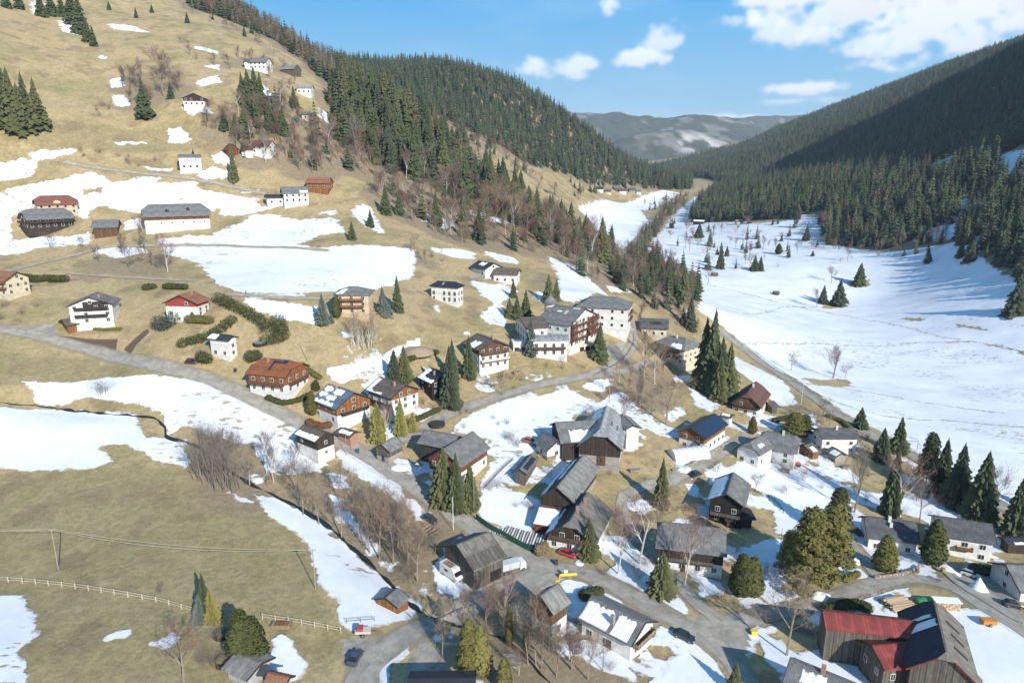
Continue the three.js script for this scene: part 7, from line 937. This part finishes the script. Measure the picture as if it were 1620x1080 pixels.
  const yb = new THREE.Group(), q5 = at(897, 915); yb.position.set(q5.x, q5.y, q5.z); yb.rotation.y = 0.12; const ym = paint(0.75, 0.5, 0.02); mesh(new THREE.CapsuleGeometry(0.34, 3.4, 6, 14).rotateZ(Math.PI / 2).translate(0.3, 1, 0), ym, 'arm', yb); mesh(boxG(0.25, 1.2, 0.25, -1.7, 0.5, 0), ym, 'support', yb); mesh(boxG(1, 0.4, 0.6, -2.4, 0.15, 0.9), ym, 'foot', yb); mesh(boxG(0.8, 0.8, 0.1, -0.2, 1.5, -0.4), M.white, 'sign_plate', yb); top(yb, 'barrier_arm', 'bright yellow barrier arm with white plate on the junction verge', 'barrier');
  const gb = new THREE.Group(), q6 = at(1193, 1003); gb.position.set(q6.x, q6.y, q6.z); mesh(new RoundedBoxGeometry(1.3, 0.8, 0.9, 2, 0.1).translate(0, 0.4, 0), ym, 'bin', gb); mesh(new RoundedBoxGeometry(1.4, 0.14, 1, 2, 0.06).translate(0, 0.86, 0), ym, 'lid', gb); top(gb, 'grit_box', 'yellow grit box on the grass island by the junction', 'box');
  for (const [px, py, rr, hh, m, lb] of [[691, 673, 2.6, 0.9, std([0.03, 0.035, 0.04]), 'dark round trampoline behind the barn roofs at the hotel lane'], [411, 545, 2.4, 0.9, std([0.2, 0.28, 0.3]), 'round grey blue pool with brick rim above the red roofed chalet'], [350, 1006, 1.6, 0.8, std([0.05, 0.06, 0.045]), 'round dark green garden pool by the white fence'], [353, 1052, 1.3, 1.2, std([0.3, 0.22, 0.13]), 'round brown wooden tub beside the conservatory'], [1262, 737, 1, 0.9, std([0.5, 0.08, 0.05]), 'red round parasol beside the grey half hipped house']]) { const g = new THREE.Group(), q = at(px, py); g.position.set(q.x, q.y, q.z); mesh(new THREE.CylinderGeometry(rr, rr, hh, 26).translate(0, hh / 2, 0), M.darkWood, 'rim', g); mesh(new THREE.CylinderGeometry(rr * 0.92, rr * 0.92, 0.08, 26).translate(0, hh + 0.03, 0), m, 'cover', g); top(g, 'round_tub', lb, 'tub'); }
  const sg = new THREE.Group(), q7 = at(1442, 712), gp = std([0.1, 0.1, 0.1]); sg.position.set(q7.x, q7.y, q7.z); for (const s of [-1, 1]) mesh(boxG(0.12, 3.6, 0.12, s * 2.2, 1.8, 0), gp, 'post', sg); mesh(boxG(4.6, 0.14, 0.14, 0, 3.6, 0), gp, 'crossbar', sg); top(sg, 'goal_frame', 'dark gate shaped frame at the rim of the snowfield', 'frame');
  const st = new THREE.Group(), q8 = at(446, 993); st.position.set(q8.x, q8.y, q8.z); mesh(prof([[-1.6, 0.2], [1.6, 0.2], [1.9, 0.9], [-1.9, 0.9]], 1.6), M.paleWood, 'hull', st); mesh(boxG(2.6, 0.1, 1.2, 0, 1, 0), M.orangeWood, 'seat_board', st); top(st, 'wooden_trough', 'boat shaped wooden trough in the garden by the white fence', 'trough');
  // stone walls: courses of single stones
  const stoneG = [0, 1, 2].map((i) => { const g = new RoundedBoxGeometry(0.95, 0.5, 0.5, 2, 0.14), p = g.attributes.position; for (let k = 0; k < p.count; k++) p.setXYZ(k, p.getX(k) * (0.85 + 0.3 * hash2(k % 7, i)), p.getY(k), p.getZ(k) * (0.85 + 0.3 * hash2(i, k % 5))); g.computeVertexNormals(); return g; }), sm = [std([0.33, 0.29, 0.24]), std([0.4, 0.36, 0.3]), std([0.27, 0.245, 0.21])];
  function wallLine(px, rowsN, label) { const P = smoothLine(P2(px), 0.98), g = new THREE.Group(), o0 = P[0]; g.position.set(o0[0], hgt(...o0), -o0[1]); P.forEach(([x, d], i) => { const n = P[Math.min(P.length - 1, i + 1)], m0 = P[Math.max(0, i - 1)], ry = Math.atan2(n[1] - m0[1], n[0] - m0[0]); for (let k = 0; k < rowsN; k++) { const s = mesh(stoneG[(i + k) % 3], sm[Math.floor(r() * 3)], 'stone', g); s.position.set(x - o0[0] + (r() - 0.5) * 0.12, hgt(x, d) - hgt(...o0) + 0.1 + k * 0.44, -(d - o0[1]) + (r() - 0.5) * 0.12); s.rotation.y = ry + (r() - 0.5) * 0.2; } }); top(g, 'stone_wall', label, 'wall'); }
  wallLine([[1252, 996], [1275, 1000], [1300, 1012], [1308, 1020]], 4, 'rough stone retaining wall before the long red wing'); wallLine([[1386, 915], [1415, 912], [1445, 905], [1455, 898]], 2, 'low pale stone wall along the lane by the bungalow'); wallLine([[690, 985], [720, 972], [750, 962]], 2, 'low stone wall on the brook bridge'); wallLine([[1065, 745], [1090, 738], [1118, 722], [1150, 702]], 2, 'pale stone wall under the polytunnel');
  // heaps of snow and boulders left beside walls
  const heapG = new THREE.SphereGeometry(1, 14, 8, 0, 6.2832, 0, Math.PI / 2); const hp = heapG.attributes.position; for (let i = 0; i < hp.count; i++) { const k = 0.82 + 0.36 * noise2(hp.getX(i) * 2.3 + 5, hp.getZ(i) * 2.3 + 2); hp.setXYZ(i, hp.getX(i) * k, hp.getY(i) * k, hp.getZ(i) * k); } heapG.computeVertexNormals();
  for (const [px, py, sx, sy, lb] of [[1298, 944, 2.4, 0.9, 'ploughed snow heap under the stone pines'], [1354, 892, 1, 1.6, 'narrow upright snow heap at the olive hedge'], [650, 548, 2.6, 2.2, 'snow on top of the earth mound above the brown roofed house'], [660, 560, 6, 3, 'brown earth mound above the brown roofed house'], [635, 740, 3, 0.8, 'flat oval snow heap before the white walled barn'], [720, 640, 2, 0.8, 'snow heap at the foot of the tall slim spruce'], [738, 528, 1.6, 1, 'pair of snow lumps behind the timber gabled house'], [1130, 765, 2, 1.8, 'tall snow heap beside the black chalet'], [1005, 802, 3, 1, 'dirty snow heap beside the lane bend'], [505, 632, 1.6, 1.2, 'snow pile at the drive of the red roofed chalet'], [1080, 742, 3, 1, 'snow bank beside the polytunnel wall'], [1500, 904, 3.4, 0.4, 'thin snow ridge along the farm lane'], [880, 1000, 2, 0.5, 'snow drift behind the snow roofed house'], [916, 890, 1.4, 0.5, 'small snow heap beside the red car']]) { const q = at(px, py), m = mesh(heapG, lb.startsWith('brown') ? std([0.3, 0.22, 0.15]) : M.snow); m.scale.set(sx, sy, sx * 0.8); m.position.set(q.x, q.y - 0.08, q.z); m.rotation.y = px; top(m, lb.startsWith('brown') ? 'earth_mound' : 'snow_heap', lb, lb.startsWith('brown') ? 'mound' : 'snow heap'); }
}

// stacks of firewood, bins and boards about the yards
{
  const r = rng(91), stick = new THREE.CylinderGeometry(0.11, 0.12, 0.9, 7).rotateX(Math.PI / 2), wm = [std([0.4, 0.28, 0.17]), std([0.3, 0.21, 0.13]), std([0.48, 0.36, 0.24])];
  for (const [px, py, ry, n, lb] of [[872, 727, 0.4, 12, 'firewood stack beside the low white cottage'], [1004, 748, 0.1, 10, 'firewood stack at the corner of the great barn'], [1012, 838, -0.6, 9, 'firewood stack on the lane between birches and farmhouse'], [1130, 842, 0.2, 10, 'firewood stack under the terrace of the black chalet'], [1243, 748, -0.15, 10, 'firewood stack beside the white half hipped house'], [838, 738, 0.8, 8, 'firewood stack behind the small dark roofed shed'], [1338, 742, 0.1, 9, 'firewood stack by the brown cabin near the slate house'], [1150, 668, -0.4, 8, 'firewood stack behind the solar house'], [646, 640, -0.3, 8, 'firewood stack beside the brown roofed house'], [818, 592, 0.2, 9, 'firewood stack under the timber gabled house']]) {
    const q = at(px, py), g = new THREE.Group(); g.position.set(q.x, q.y - 0.05, q.z); g.rotation.y = ry; for (let i = 0; i < n; i++) for (let k = 0; k < 5; k++) { const m = mesh(stick, wm[Math.floor(r() * 3)], 'log', g); m.position.set((i - n / 2) * 0.25 + (k % 2) * 0.12, 0.14 + k * 0.22, (r() - 0.5) * 0.12); } mesh(boxG(n * 0.25 + 0.4, 0.06, 1.2, 0, 1.3, 0), M.metal, 'cover_sheet', g); top(g, 'firewood_stack', lb, 'wood stack');
  }
  for (const [px, py, m, lb] of [[1068, 925, [0.03, 0.06, 0.03], 'dark green bin at the lane by the white farmhouse'], [880, 893, [0.05, 0.05, 0.06], 'grey bin at the driveway of the red car'], [1492, 905, [0.3, 0.2, 0.03], 'yellow bin at the paved yard corner'], [566, 716, [0.05, 0.08, 0.15], 'blue bin at the lane fork'], [372, 588, [0.04, 0.04, 0.04], 'black bin beside the small cottage']]) { const q = at(px, py), g = new THREE.Group(); g.position.set(q.x, q.y, q.z); mesh(new RoundedBoxGeometry(0.8, 1.1, 0.8, 2, 0.08).translate(0, 0.55, 0), std(m, { roughness: 0.5 }), 'bin', g); mesh(new RoundedBoxGeometry(0.86, 0.1, 0.86, 2, 0.04).translate(0, 1.14, 0), std(m, { roughness: 0.5 }), 'lid', g); top(g, 'wheelie_bin', lb, 'bin'); }
}
scene.fog = new THREE.FogExp2(new THREE.Color().setRGB(0.62, 0.74, 0.9), 0.00006);
renderer.render(scene, camera);
